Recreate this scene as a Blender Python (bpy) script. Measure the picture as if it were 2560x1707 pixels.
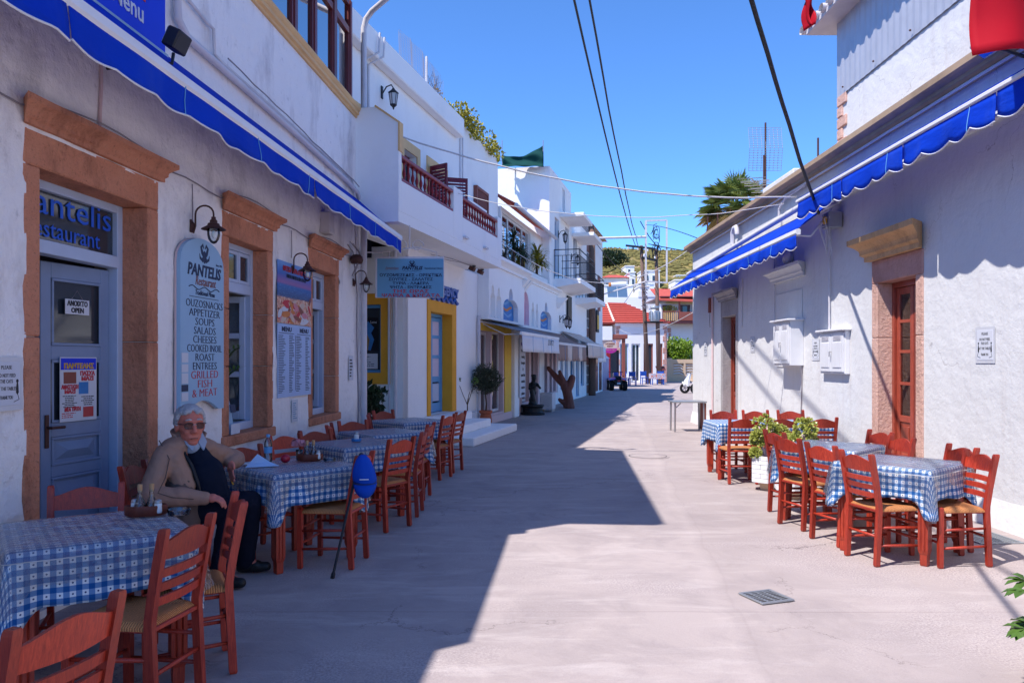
import bpy, bmesh, math, random
from mathutils import Vector, Matrix, noise
from mathutils.geometry import tessellate_polygon
R = math.radians
rnd = random.Random(7)
for o in list(bpy.data.objects):
    bpy.data.objects.remove(o)
sc = bpy.context.scene
COL = sc.collection

# ------------------------------------------------------------------ camera
cam_d = bpy.data.cameras.new('camera')
cam = bpy.data.objects.new('camera', cam_d)
COL.objects.link(cam)
cam.location = (0, 0, 1.6)
cam.rotation_euler = (R(90), 0, 0)
cam_d.sensor_width = 36
cam_d.lens = 27.42
cam_d.shift_y = 0.0193
cam_d.clip_start = 0.05
cam_d.clip_end = 3000
sc.camera = cam

# ------------------------------------------------------------------ sky and sun
SUN_EL, SUN_DX, SUN_DY = R(57), 0.829, 0.559          # shadows fall away to the right of the street
world = bpy.data.worlds.new('World')
sc.world = world
world.use_nodes = True
wn = world.node_tree
bg = wn.nodes['Background']
sky = wn.nodes.new('ShaderNodeTexSky')
sky.sky_type = 'NISHITA'
sky.sun_disc = False
sky.sun_elevation = SUN_EL
sky.sun_rotation = math.atan2(-SUN_DX, -SUN_DY)
sky.altitude = 0
sky.air_density = 0.6
sky.dust_density = 0.0
sky.ozone_density = 6.0
tint = wn.nodes.new('ShaderNodeMix'); tint.data_type = 'RGBA'; tint.blend_type = 'MULTIPLY'
tint.inputs[0].default_value = 1.0
tint.inputs[7].default_value = (0.60, 0.86, 1.08, 1)          # the photograph's strongly saturated blue
wn.links.new(sky.outputs[0], tint.inputs[6])
wn.links.new(tint.outputs[2], bg.inputs[0])
bg.inputs[1].default_value = 0.15
sun_d = bpy.data.lights.new('sun', 'SUN')
sun_d.energy = 3.05
sun_d.angle = R(0.5)
sun_d.color = (1.0, 0.94, 0.88)
sun = bpy.data.objects.new('sun', sun_d)
COL.objects.link(sun)
sun.location = (-8, 0, 18)
sun.rotation_euler = Vector((SUN_DX * math.cos(SUN_EL), SUN_DY * math.cos(SUN_EL), -math.sin(SUN_EL))).to_track_quat('-Z', 'Y').to_euler()
sc.view_settings.view_transform = 'Standard'
sc.view_settings.look = 'None'
sc.view_settings.gamma = 1
sc.view_settings.exposure = 1.1
sc.view_settings.use_curve_mapping = False
sc.render.engine = 'CYCLES'
sc.cycles.max_bounces = 8
sc.cycles.transparent_max_bounces = 12
sc.cycles.diffuse_bounces = 4
sc.cycles.caustics_reflective = False
sc.cycles.caustics_refractive = False
sc.cycles.use_denoising = True

# ------------------------------------------------------------------ helpers
class MB:
    """collects geometry; build() links it as one mesh object"""
    def __init__(self):
        self.v, self.f, self.uv = [], [], None
    def add(self, vs, fs, M=None):
        b = len(self.v)
        if M is not None:
            vs = [M @ Vector(p) for p in vs]
        self.v += [tuple(p) for p in vs]
        self.f += [tuple(i + b for i in f) for f in fs]
        return self
    def box(self, x0, x1, y0, y1, z0, z1, M=None):
        return self.add([(x0,y0,z0),(x1,y0,z0),(x1,y1,z0),(x0,y1,z0),(x0,y0,z1),(x1,y0,z1),(x1,y1,z1),(x0,y1,z1)],
                        [(0,3,2,1),(4,5,6,7),(0,1,5,4),(1,2,6,5),(2,3,7,6),(3,0,4,7)], M)
    def cbox(self, x0, x1, y0, y1, z0, z1, c=0.004, M=None):
        bm = bmesh.new()
        bmesh.ops.create_cube(bm, size=1)
        sx, sy, sz = x1-x0, y1-y0, z1-z0
        for v in bm.verts:
            v.co = ((v.co.x+.5)*sx+x0, (v.co.y+.5)*sy+y0, (v.co.z+.5)*sz+z0)
        c = min(c, abs(sx)*.45, abs(sy)*.45, abs(sz)*.45)
        bmesh.ops.bevel(bm, geom=list(bm.edges), offset=c, segments=1, affect='EDGES')
        bm.verts.index_update()
        self.add([v.co.copy() for v in bm.verts], [[v.index for v in f.verts] for f in bm.faces], M)
        bm.free()
        return self
    def tube(self, path, r, n=8, cap=True, M=None):
        P = [Vector(p) for p in path]
        rs = r if isinstance(r, (list, tuple)) else [r]*len(P)
        vs, fs = [], []
        up = None
        for i, p in enumerate(P):
            t = (P[min(i+1, len(P)-1)] - P[max(i-1, 0)])
            t = t.normalized() if t.length > 1e-9 else Vector((0,0,1))
            if up is None:
                up = Vector((0,0,1)) if abs(t.z) < .9 else Vector((1,0,0))
            a = t.cross(up)
            a = a.normalized() if a.length > 1e-6 else t.orthogonal().normalized()
            b = a.cross(t).normalized()
            up = b
            for k in range(n):
                th = 2*math.pi*k/n
                vs.append(p + (a*math.cos(th) + b*math.sin(th))*rs[i])
        for i in range(len(P)-1):
            for k in range(n):
                fs.append((i*n+k, i*n+(k+1)%n, (i+1)*n+(k+1)%n, (i+1)*n+k))
        if cap:
            fs.append(tuple(range(n))[::-1])
            fs.append(tuple((len(P)-1)*n+k for k in range(n)))
        return self.add(vs, fs, M)
    def sqtube(self, path, w, h, M=None):
        """rectangular bar swept along a path, w sideways, h up"""
        P = [Vector(p) for p in path]
        vs, fs = [], []
        for i, p in enumerate(P):
            t = (P[min(i+1, len(P)-1)] - P[max(i-1, 0)]).normalized()
            a = t.cross(Vector((0,0,1)))
            a = a.normalized() if a.length > .05 else Vector((1,0,0))
            b = a.cross(t).normalized()
            vs += [p-a*w/2-b*h/2, p+a*w/2-b*h/2, p+a*w/2+b*h/2, p-a*w/2+b*h/2]
        for i in range(len(P)-1):
            for k in range(4):
                fs.append((i*4+k, i*4+(k+1)%4, (i+1)*4+(k+1)%4, (i+1)*4+k))
        e = (len(P)-1)*4
        fs += [(3,2,1,0), (e,e+1,e+2,e+3)]
        return self.add(vs, fs, M)
    def lathe(self, prof, n=16, M=None, ang=2*math.pi):
        vs, fs = [], []
        m = len(prof)
        for k in range(n):
            th = ang*k/n
            for r, z in prof:
                vs.append((r*math.cos(th), r*math.sin(th), z))
        for k in range(n):
            for i in range(m-1):
                a, b = k*m+i, ((k+1) % n)*m+i
                fs.append((a, b, b+1, a+1))
        return self.add(vs, fs, M)
    def prism(self, poly, y0, y1, M=None):
        """poly of (x,z) extruded along y"""
        n = len(poly)
        vs = [(x, y0, z) for x, z in poly] + [(x, y1, z) for x, z in poly]
        fs = [tuple(range(n)), tuple(range(2*n-1, n-1, -1))]
        fs += [(i, i+n, (i+1) % n+n, (i+1) % n) for i in range(n)]
        return self.add(vs, fs, M)
    def sphere(self, c, r, n=10, m=8, M=None):
        rx, ry, rz = r if isinstance(r, (list, tuple)) else (r, r, r)
        vs, fs = [], []
        for j in range(m+1):
            ph = math.pi*j/m
            for k in range(n):
                th = 2*math.pi*k/n
                vs.append((c[0]+rx*math.sin(ph)*math.cos(th), c[1]+ry*math.sin(ph)*math.sin(th), c[2]+rz*math.cos(ph)))
        for j in range(m):
            for k in range(n):
                fs.append((j*n+k, (j+1)*n+k, (j+1)*n+(k+1) % n, j*n+(k+1) % n))
        return self.add(vs, fs, M)
    def sheet(self, outer, holes, y0, y1, M=None, back=True):
        """flat wall in x,z with holes: front at y0, reveals back to y1"""
        loops = [outer] + holes
        tris = tessellate_polygon([[Vector((x, z, 0)) for x, z in l] for l in loops])
        flat = [p for l in loops for p in l]
        n = len(flat)
        vs = [(x, y0, z) for x, z in flat] + [(x, y1, z) for x, z in flat]
        fs = []
        for t in tris:
            a, b, c = [Vector(flat[i]) for i in t]
            cr = (b.x-a.x)*(c.y-a.y) - (b.y-a.y)*(c.x-a.x)
            t = tuple(t) if cr > 0 else tuple(t)[::-1]
            fs.append(t)
            if back:
                fs.append(tuple(i+n for i in t[::-1]))
        s = 0
        for l in loops:
            for i in range(len(l)):
                a, b = s+i, s+(i+1) % len(l)
                fs.append((a, a+n, b+n, b))
            s += len(l)
        return self.add(vs, fs, M)
    def mesh(self, name):
        me = bpy.data.meshes.new(name)
        me.from_pydata(self.v, [], self.f)
        return me
    def build(self, name, mat, parent=None, M=None, smooth=False, fix=True, sharp=None):
        me = self.mesh(name)
        if self.uv:
            l = me.uv_layers.new(name='UVMap')
            for lp in me.loops:
                l.data[lp.index].uv = self.uv[lp.vertex_index]
        if fix:
            bm = bmesh.new(); bm.from_mesh(me)
            bmesh.ops.recalc_face_normals(bm, faces=bm.faces)
            bm.to_mesh(me); bm.free()
        if smooth:
            for p in me.polygons: p.use_smooth = True
            if sharp:
                me.set_sharp_from_angle(angle=R(sharp))
        me.materials.append(mat)
        o = bpy.data.objects.new(name, me)
        COL.objects.link(o)
        if parent: o.parent = parent
        if M is not None: o.matrix_local = M
        return o

def tag(o, label, cat, group=None):
    o['label'] = label; o['category'] = cat
    if group: o['group'] = group
    return o
def thing(name, label, cat, M=None, group=None):
    o = bpy.data.objects.new(name, None); COL.objects.link(o)
    o.empty_display_size = .1
    if M is not None: o.matrix_world = M
    return tag(o, label, cat, group)
def kind(o, k):
    o['kind'] = k
    return o
def copy_tree(o, parent=None, M=None):
    c = o.copy(); COL.objects.link(c); c.parent = parent
    if M is not None: c.matrix_local = M
    for ch in o.children:
        copy_tree(ch, c)
    return c
def T(x=0, y=0, z=0): return Matrix.Translation((x, y, z))
def RZ(a): return Matrix.Rotation(a, 4, 'Z')
def RX(a): return Matrix.Rotation(a, 4, 'X')
def RY(a): return Matrix.Rotation(a, 4, 'Y')
def frame(ox, oy, ux, uy):
    """facade frame: x along the wall (to the right when you face it), y into the wall, z up"""
    l = math.hypot(ux, uy); ux /= l; uy /= l
    return Matrix(((ux, -uy, 0, ox), (uy, ux, 0, oy), (0, 0, 1, 0), (0, 0, 0, 1)))
def rect(x0, x1, z0, z1): return [(x0, z0), (x1, z0), (x1, z1), (x0, z1)]

# ------------------------------------------------------------------ materials
MATS = {}
class NT:
    def __init__(self, name):
        self.m = bpy.data.materials.new(name); self.m.use_nodes = True
        self.t = self.m.node_tree; self.n = self.t.nodes
        self.b = self.n['Principled BSDF']; self.out = self.n['Material Output']
        self.tc = None
    def N(self, ty, **kw):
        x = self.n.new(ty)
        for k, v in kw.items(): setattr(x, k, v)
        return x
    def L(self, a, b): self.t.links.new(a, b)
    def co(self, kind='Object'):
        if self.tc is None: self.tc = self.N('ShaderNodeTexCoord')
        return self.tc.outputs[kind]
    def pos(self):
        return self.N('ShaderNodeNewGeometry').outputs['Position']
    def noise(self, scale, detail=4, rough=.55, vec=None, stretch=None, dist=0):
        x = self.N('ShaderNodeTexNoise')
        x.inputs['Scale'].default_value = scale; x.inputs['Detail'].default_value = detail
        x.inputs['Roughness'].default_value = rough; x.inputs['Distortion'].default_value = dist
        v = vec if vec is not None else self.co()
        if stretch:
            mp = self.N('ShaderNodeMapping'); mp.inputs['Scale'].default_value = stretch
            self.L(v, mp.inputs['Vector']); v = mp.outputs[0]
        self.L(v, x.inputs['Vector'])
        return x.outputs['Fac']
    def ramp(self, fac, stops):
        x = self.N('ShaderNodeValToRGB')
        cr = x.color_ramp
        while len(cr.elements) < len(stops): cr.elements.new(.5)
        for e, (p, c) in zip(cr.elements, stops):
            e.position = p
            e.color = (c, c, c, 1) if isinstance(c, (int, float)) else (*c, 1)
        self.L(fac, x.inputs['Fac'])
        return x.outputs['Color']
    def mix(self, fac, a, b, mode='MIX'):
        x = self.N('ShaderNodeMix', data_type='RGBA', blend_type=mode)
        for s, v in ((x.inputs[0], fac), (x.inputs[6], a), (x.inputs[7], b)):
            if isinstance(v, bpy.types.NodeSocket): self.L(v, s)
            elif isinstance(v, (int, float)): s.default_value = v if s.type == 'VALUE' else (v, v, v, 1)
            else: s.default_value = (*v, 1)
        return x.outputs[2]
    def math(self, op, a, b=0.0, c=None):
        x = self.N('ShaderNodeMath', operation=op)
        for i, v in enumerate((a, b, c)):
            if v is None: continue
            if isinstance(v, bpy.types.NodeSocket): self.L(v, x.inputs[i])
            else: x.inputs[i].default_value = v
        return x.outputs[0]
    def bump(self, h, strength=.3, dist=.01, prev=None):
        x = self.N('ShaderNodeBump')
        x.inputs['Strength'].default_value = strength; x.inputs['Distance'].default_value = dist
        self.L(h, x.inputs['Height'])
        if prev is not None: self.L(prev, x.inputs['Normal'])
        return x.outputs[0]
    def set(self, **kw):
        for k, v in kw.items():
            s = self.b.inputs[{'col': 'Base Color', 'rough': 'Roughness', 'metal': 'Metallic', 'spec': 'Specular IOR Level',
                               'nor': 'Normal', 'alpha': 'Alpha', 'trans': 'Transmission Weight', 'coat': 'Coat Weight', 'ior': 'IOR',
                               'sub': 'Subsurface Weight', 'sheen': 'Sheen Weight'}[k]]
            if isinstance(v, bpy.types.NodeSocket): self.L(v, s)
            elif isinstance(v, tuple): s.default_value = (*v, 1)
            else: s.default_value = v
        return self
def hexc(h):
    c = [int(h[i:i+2], 16)/255 for i in (0, 2, 4)]
    return tuple(x/12.92 if x <= .04045 else ((x+.055)/1.055)**2.4 for x in c)
def pm(name, col, rough=.6, spec=.4, metal=0, var=.12, vs=4.0, bump=.0, bs=60, bd=.004, dirt=0, coat=0):
    """plain procedural material: base colour with a little wear, fine relief"""
    if name in MATS: return MATS[name]
    n = NT(name)
    c = n.mix(n.noise(vs, 5), tuple(x*(1-var) for x in col), tuple(min(1, x*(1+var)) for x in col))
    if dirt:
        d = n.ramp(n.noise(vs*.6, 6, .65), [(.5, 0.0), (.72, 1.0)])
        c = n.mix(n.math('MULTIPLY', d, dirt), c, tuple(x*.45 for x in col))
    n.set(col=c, rough=rough, spec=spec, metal=metal, coat=coat)
    if bump:
        n.set(nor=n.bump(n.noise(bs, 3), bump, bd))
    MATS[name] = n.m
    return n.m

def mat_plaster(name, col, stain=.25, rel=.5, scale=1.0, stains=(.45, .42, .43), drips=False):
    n = NT(name)
    p = n.pos()
    big = n.noise(.7*scale, 5, .6, p)
    mid = n.noise(3.2*scale, 6, .62, p)
    c = n.mix(big, tuple(x*.93 for x in col), tuple(min(1, x*1.04) for x in col))
    st = n.ramp(n.noise(1.5*scale, 8, .68, p, (1, 1, .45)), [(.52, 0.0), (.74, 1.0)])
    sp = n.ramp(n.noise(9*scale, 6, .7, p), [(.6, 0.0), (.78, 1.0)])
    c = n.mix(n.math('MULTIPLY', st, stain), c, stains)
    c = n.mix(n.math('MULTIPLY', sp, stain*.8), c, tuple(x*.8 for x in stains))
    if drips:
        d = n.math('MULTIPLY', n.ramp(n.noise(5, 5, .6, p, (1, 1, .09)), [(.55, 0.0), (.75, 1.0)]), .35)
        c = n.mix(d, c, (.50, .44, .42))
        vo = n.N('ShaderNodeTexVoronoi', feature='DISTANCE_TO_EDGE'); vo.inputs['Scale'].default_value = .5
        wob = n.N('ShaderNodeVectorMath', operation='MULTIPLY_ADD'); wn_ = n.N('ShaderNodeTexNoise'); wn_.inputs['Scale'].default_value = 2.5; wn_.inputs['Detail'].default_value = 8
        n.L(p, wn_.inputs['Vector']); n.L(wn_.outputs['Color'], wob.inputs[0]); wob.inputs[1].default_value = (.7, .7, .7); n.L(p, wob.inputs[2]); n.L(wob.outputs[0], vo.inputs['Vector'])
        ck = n.math('MULTIPLY', n.math('LESS_THAN', vo.outputs['Distance'], .0016), n.ramp(n.noise(.7, 2, .5, p), [(.52, 0.0), (.58, 1.0)]))
        c = n.mix(n.math('MULTIPLY', ck, .5), c, (.25, .22, .22))
    b1 = n.bump(mid, .35*rel, .05)
    b2 = n.bump(n.noise(14*scale, 5, .6, p), .35*rel, .012, b1)
    b3 = n.bump(n.noise(90*scale, 3, .6, p), .3*rel, .003, b2)
    n.set(col=c, rough=.88, spec=.2, nor=b3)
    MATS[name] = n.m
    return n.m
mat_plaster('plaster_old', (.90, .87, .86), .75, 2.6, 1.0, (.40, .36, .37))
mat_plaster('plaster_white', (.90, .89, .88), .12, .7)
mat_plaster('plaster_lit', (.70, .70, .70), .22, 1.1, 1.0, (.5, .48, .48), True)
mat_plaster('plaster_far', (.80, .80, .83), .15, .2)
mat_plaster('plaster_grey', (.50, .48, .50), .3, .5)
mat_plaster('plaster_pink', (.70, .52, .52), .15, .4)
mat_plaster('plaster_beige', (.62, .45, .30), .2, .4)
mat_plaster('plaster_lilac', (.62, .55, .66), .2, .4)

def mat_stone(name, a, b, dark, rel=1.0):
    n = NT(name)
    p = n.pos()
    c = n.mix(n.noise(5, 6, .65, p), a, b)
    c = n.mix(n.math('MULTIPLY', n.ramp(n.noise(45, 5, .7, p), [(.55, 0.0), (.72, 1.0)]), .55), c, dark)
    c = n.mix(n.math('MULTIPLY', n.ramp(n.noise(2.2, 8, .75, p, (1, 1, .5)), [(.48, 0.0), (.70, 1.0)]), .65), c, dark)
    b1 = n.bump(n.noise(22, 5, .65, p), .55*rel, .02)
    n.set(col=c, rough=.9, spec=.15, nor=n.bump(n.noise(120, 4, .6, p), .5*rel, .005, b1))
    MATS[name] = n.m
mat_stone('stone_terracotta', (.62, .235, .135), (.78, .36, .22), (.17, .06, .035), 2.6)
mat_stone('stone_rose', (.66, .40, .32), (.74, .50, .42), (.36, .18, .13), 2.2)
mat_stone('stone_ochre', (.62, .36, .17), (.72, .46, .25), (.26, .13, .06), 1.4)
mat_stone('stone_mauve', (.50, .27, .23), (.58, .34, .29), (.28, .14, .11), 1.2)
mat_stone('stone_grey', (.34, .32, .33), (.44, .41, .42), (.18, .16, .16), 1.4)

def mat_wood(name, a, b, rough=.32, coat=.25, scale=1.0, worn=0.0):
    n = NT(name)
    v = n.co()
    oi = n.N('ShaderNodeObjectInfo')
    add = n.N('ShaderNodeVectorMath', operation='ADD')
    n.L(v, add.inputs[0]); n.L(oi.outputs['Random'], add.inputs[1])
    g = n.noise(9*scale, 6, .6, add.outputs[0], (9, 9, .9), 1.2)
    c = n.mix(n.ramp(g, [(.3, 0.0), (.7, 1.0)]), a, b)
    f = n.noise(60*scale, 4, .6, add.outputs[0], (4, 4, .3))
    c = n.mix(n.math('MULTIPLY', n.ramp(f, [(.55, 0.0), (.8, 1.0)]), .5), c, tuple(x*.4 for x in a))
    if worn:
        w = n.ramp(n.noise(7, 7, .72, add.outputs[0]), [(.55, 0.0), (.72, 1.0)])
        c = n.mix(n.math('MULTIPLY', w, worn), c, tuple(min(1, x*1.7+.03) for x in b))
    c = n.mix(1.0, c, n.math('MULTIPLY_ADD', oi.outputs['Random'], .5, .72), 'MULTIPLY')
    n.set(col=c, rough=n.math('MULTIPLY_ADD', g, .25, rough-.1), spec=.5, coat=coat, nor=n.bump(f, .12, .002))
    n.b.inputs['Coat Roughness'].default_value = .18
    MATS[name] = n.m
mat_wood('chair_wood', (.24, .012, .006), (.48, .050, .020), .45, .06, 1.0, .06)
mat_wood('table_wood', (.24, .016, .008), (.48, .058, .024), .45, .06, 1.0, .12)
mat_wood('door_wood', (.20, .030, .018), (.40, .075, .040), .35, .3)
mat_wood('timber_red', (.10, .012, .014), (.17, .022, .022), .45, .15)
mat_wood('pole_wood', (.10, .055, .04), (.19, .115, .085), .85, 0)
mat_wood('trunk_wood', (.10, .028, .018), (.18, .055, .034), .7, .05, .5)

def mat_rush():
    n = NT('rush')
    v = n.co('UV')
    sep = n.N('ShaderNodeSeparateXYZ'); n.L(v, sep.inputs[0])
    ax = n.math('ABSOLUTE', sep.outputs[0]); ay = n.math('ABSOLUTE', sep.outputs[1])
    g = n.math('GREATER_THAN', ax, ay)
    d = n.math('ADD', n.math('MULTIPLY', g, sep.outputs[1]), n.math('MULTIPLY', n.math('SUBTRACT', 1.0, g), sep.outputs[0]))
    d = n.math('ADD', d, n.math('MULTIPLY', n.noise(25, 3), .012))
    w = n.math('SINE', n.math('MULTIPLY', d, 520))
    nz = n.math('MULTIPLY_ADD', n.noise(140, 3, .7, n.co('UV')), .5, n.math('MULTIPLY', n.noise(9, 3), .5))
    c = n.mix(nz, (.50, .15, .045), (.88, .42, .16))
    c = n.mix(n.math('MULTIPLY_ADD', w, .36, .36), c, (.20, .06, .02))
    n.set(col=c, rough=.7, spec=.25, nor=n.bump(w, .6, .004, n.bump(nz, .3, .01)))
    MATS['rush'] = n.m
mat_rush()

def mat_gingham():
    n = NT('gingham')
    v = n.co('UV')
    sep = n.N('ShaderNodeSeparateXYZ'); n.L(v, sep.inputs[0])
    def cell(s, off=0.0):
        return n.math('FRACT', n.math('MULTIPLY_ADD', s, 1/.051, off))
    cx, cy = cell(sep.outputs[0]), cell(sep.outputs[1])
    sx = n.math('GREATER_THAN', cx, .5); sy = n.math('GREATER_THAN', cy, .5)
    k = n.math('MULTIPLY', n.math('ADD', sx, sy), .5)
    weave = n.math('MULTIPLY_ADD', n.noise(400, 2, .5, v), .2, .9)
    c = n.ramp(k, [(0.0, (.76, .78, .80)), (.5, (.13, .25, .46)), (1.0, (.006, .085, .29))])
    # a small dark heart in each white check
    dx = n.math('SUBTRACT', cx, .25); dy = n.math('SUBTRACT', cy, .25)
    r = n.math('SQRT', n.math('ADD', n.math('POWER', dx, 2.0), n.math('POWER', dy, 2.0)))
    heart = n.math('LESS_THAN', r, .085)
    c = n.mix(heart, c, (.03, .05, .16))
    # and a pale one in each dark check
    ex = n.math('SUBTRACT', cx, .75); ey = n.math('SUBTRACT', cy, .75)
    c = n.mix(1.0, c, weave, 'MULTIPLY')
    n.set(col=c, rough=.75, spec=.2, sheen=.1, nor=n.bump(n.noise(25, 4, .6, n.co()), .25, .01))
    MATS['gingham'] = n.m
mat_gingham()

def mat_film():
    n = NT('clear_film')
    tr = n.N('ShaderNodeBsdfTransparent'); tr.inputs[0].default_value = (1, 1, 1, 1)
    gl = n.N('ShaderNodeBsdfGlossy'); gl.inputs['Roughness'].default_value = .07
    fr = n.N('ShaderNodeFresnel'); fr.inputs['IOR'].default_value = 1.4
    nz = n.bump(n.noise(13, 5, .65, n.co(), (1, 1, .45), 1.6), 1.0, .06)
    n.L(nz, gl.inputs['Normal'])
    df = n.N('ShaderNodeBsdfTranslucent'); df.inputs[0].default_value = (.85, .87, .9, 1)
    a = n.N('ShaderNodeMixShader'); a.inputs[0].default_value = .05
    n.L(tr.outputs[0], a.inputs[1]); n.L(df.outputs[0], a.inputs[2])
    m = n.N('ShaderNodeMixShader')
    n.L(n.math('MINIMUM', n.math('MULTIPLY_ADD', fr.outputs[0], 1.5, .10), .65), m.inputs[0]); n.L(a.outputs[0], m.inputs[1]); n.L(gl.outputs[0], m.inputs[2])
    n.L(m.outputs[0], n.out.inputs['Surface'])
    MATS['clear_film'] = n.m
mat_film()

def mat_glass(name, tint, trans=.55, rough=.02):
    """window pane: part see-through, part mirror"""
    n = NT(name)
    tr = n.N('ShaderNodeBsdfTransparent'); tr.inputs[0].default_value = (*tint, 1)
    gl = n.N('ShaderNodeBsdfGlossy'); gl.inputs['Roughness'].default_value = rough
    fr = n.N('ShaderNodeFresnel'); fr.inputs['IOR'].default_value = 1.55
    m = n.N('ShaderNodeMixShader')
    n.L(n.math('ADD', n.math('MULTIPLY', fr.outputs[0], 1.2), 1-trans-.4), m.inputs[0])
    n.L(tr.outputs[0], m.inputs[1]); n.L(gl.outputs[0], m.inputs[2])
    n.L(m.outputs[0], n.out.inputs['Surface'])
    MATS[name] = n.m
mat_glass('glass', (.75, .8, .85), .52)
mat_glass('glass_mirror', (.2, .3, .4), .12)
mat_glass('bottle_glass', (.9, .95, .97), .56)
g = pm('glass_dark', (.03, .04, .055), .06, .8)
pm('glass_brown', (.12, .045, .03), .1, .7)
pm('sleeve', (.60, .61, .65), .25, .5)

def mat_canvas():
    n = NT('awning_blue')
    p = n.pos()
    c = n.mix(n.noise(1.1, 5, .6, p), (.002, .040, .52), (.004, .075, .70))
    c = n.mix(n.math('MULTIPLY', n.ramp(n.noise(3, 6, .7, p, (1, 1, .3)), [(.5, 0.0), (.75, 1.0)]), .22), c, (.10, .20, .55))
    n.set(col=c, rough=.8, spec=.15, nor=n.bump(n.noise(260, 2, .5, p), .15, .002, n.bump(n.noise(4.5, 4, .6, p, (1, 1, 2.5)), .5, .03)))
    tl = n.N('ShaderNodeBsdfTranslucent'); tl.inputs[0].default_value = (.003, .08, .75, 1)
    m = n.N('ShaderNodeMixShader'); m.inputs[0].default_value = .3
    n.L(n.b.outputs[0], m.inputs[1]); n.L(tl.outputs[0], m.inputs[2]); n.L(m.outputs[0], n.out.inputs['Surface'])
    MATS['awning_blue'] = n.m
mat_canvas()
pm('leaf_palm', (.17, .21, .04), .5, .4, var=.5, vs=6)
pm('white_paint', (.76, .76, .78), .45, .4, dirt=.15)
pm('white_metal', (.74, .74, .76), .4, .5, dirt=.1)
pm('offwhite', (.66, .62, .62), .55, dirt=.25)
pm('blue_grey_paint', (.20, .27, .42), .42, .4, dirt=.2, bump=.05)
pm('pale_blue_paint', (.46, .55, .72), .45, .4, dirt=.15)
pm('sky_blue_paint', (.10, .33, .62), .45, .4, dirt=.1)
pm('yellow_paint', (.78, .36, .035), .7, .2, bump=.15, bs=40)
pm('lemon_paint', (.80, .50, .07), .7, .2, bump=.1)
pm('tan_paint', (.74, .46, .20), .6, .3, var=.2, vs=3)
pm('maroon_paint', (.17, .010, .030), .45, .4)
pm('rail_red', (.26, .012, .020), .42, .4, bump=.05)
pm('black_iron', (.015, .015, .02), .5, .4)
pm('rust_iron', (.08, .035, .03), .65, .3, var=.4, vs=20, bump=.3, bs=80)
pm('steel', (.42, .41, .42), .4, .5, .8)
pm('galvanised', (.36, .38, .40), .45, .5, .6, dirt=.3)
pm('pvc', (.62, .60, .64), .5, .4, dirt=.2)
pm('cable_black', (.012, .014, .018), .6)
pm('cable_white', (.60, .58, .58), .6)
pm('cable_grey', (.25, .22, .24), .7)
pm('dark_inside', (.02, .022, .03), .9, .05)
pm('room_wall', (.16, .15, .17), .9, .1)
pm('paper', (.62, .64, .70), .7, .2, var=.04)
pm('sign_blue', (.30, .48, .66), .55, .35, var=.06, vs=3)
pm('sign_blue_deep', (.14, .34, .52), .55, .35, var=.08, vs=6, bump=.1, bs=90)
pm('menu_blue', (.35, .50, .78), .5, .35, var=.12, vs=2)
pm('ink_navy', (.012, .025, .075), .6)
pm('ink_black', (.015, .015, .02), .6)
pm('ink_red', (.55, .03, .05), .6)
pm('ink_blue', (.01, .10, .62), .5)
pm('ink_purple', (.14, .05, .30), .6)
pm('ink_brown', (.25, .07, .05), .6)
pm('banner_blue', (.002, .03, .62), .5, .3, var=.06)
pm('red_cloth', (.42, .003, .014), .75, .2, bump=.15, bs=200)
pm('red_tile', (.50, .095, .07), .75, .25, var=.25, vs=3, bump=.2, bs=20)
pm('terracotta', (.40, .11, .055), .75, .2, var=.2, vs=6, bump=.2, bs=30)
pm('cork', (.52, .30, .15), .85)
pm('leaf_green', (.07, .14, .022), .45, .4, var=.5, vs=9)
pm('leaf_dark', (.022, .045, .016), .5, .4, var=.5, vs=9)
pm('leaf_yellow', (.30, .27, .025), .5, .35, var=.45, vs=12)
pm('leaf_olive', (.060, .070, .040), .55, .3, var=.5, vs=14)
pm('leaf_jade', (.30, .32, .06), .35, .5, var=.5, vs=25)
pm('leaf_dry', (.30, .19, .06), .7, .2, var=.4, vs=10)
pm('leaf_lemon', (.17, .27, .015), .42, .4, var=.5, vs=4)
pm('bark', (.10, .065, .045), .9, .1, var=.3, vs=12, bump=.6, bs=30, bd=.02)
pm('soil', (.05, .032, .022), .95, .1)
pm('skin', (.56, .17, .12), .5, .35, var=.14, vs=14, bump=.12, bs=120)
pm('hair_grey', (.46, .44, .45), .7, .3, var=.25, vs=60, bump=.7, bs=140, bd=.01)
pm('jacket_beige', (.33, .20, .15), .8, .2, var=.15, vs=6, bump=.35, bs=14, bd=.02)
pm('jacket_dark', (.115, .082, .072), .85, .2, var=.15, vs=6, bump=.35, bs=14, bd=.02)
pm('sweater_navy', (.006, .010, .024), .9, .15, bump=.3, bs=160)
pm('trousers_navy', (.008, .010, .022), .85, .15, bump=.3, bs=12, bd=.02)
pm('shirt_blue', (.30, .36, .46), .8, .15)
pm('shoe_black', (.012, .011, .012), .5, .4, bump=.3, bs=40)
pm('cap_blue', (.006, .06, .42), .85, .15, bump=.25, bs=200)
pm('corrugated', (.50, .51, .55), .45, .45, .3, dirt=.12)
pm('roof_cornice', (.42, .30, .20), .75, .2, var=.25, vs=3, dirt=.45, bump=.3, bs=30)
pm('awning_grey', (.22, .22, .25), .8)
pm('awning_brown', (.30, .19, .155), .8, .2, var=.15, vs=3)
pm('awning_beige', (.64, .50, .42), .8, .2, var=.1)
pm('green_net', (.010, .055, .05), .85, .1, var=.4, vs=2)
pm('tyre', (.014, .014, .016), .8, .2, bump=.4, bs=60)
pm('quad_blue', (.01, .04, .36), .35, .5, coat=.3)
pm('plastic_blue', (.01, .08, .40), .4, .5)
pm('bronze', (.018, .020, .022), .5, .4, .3, var=.4, vs=20)
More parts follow.
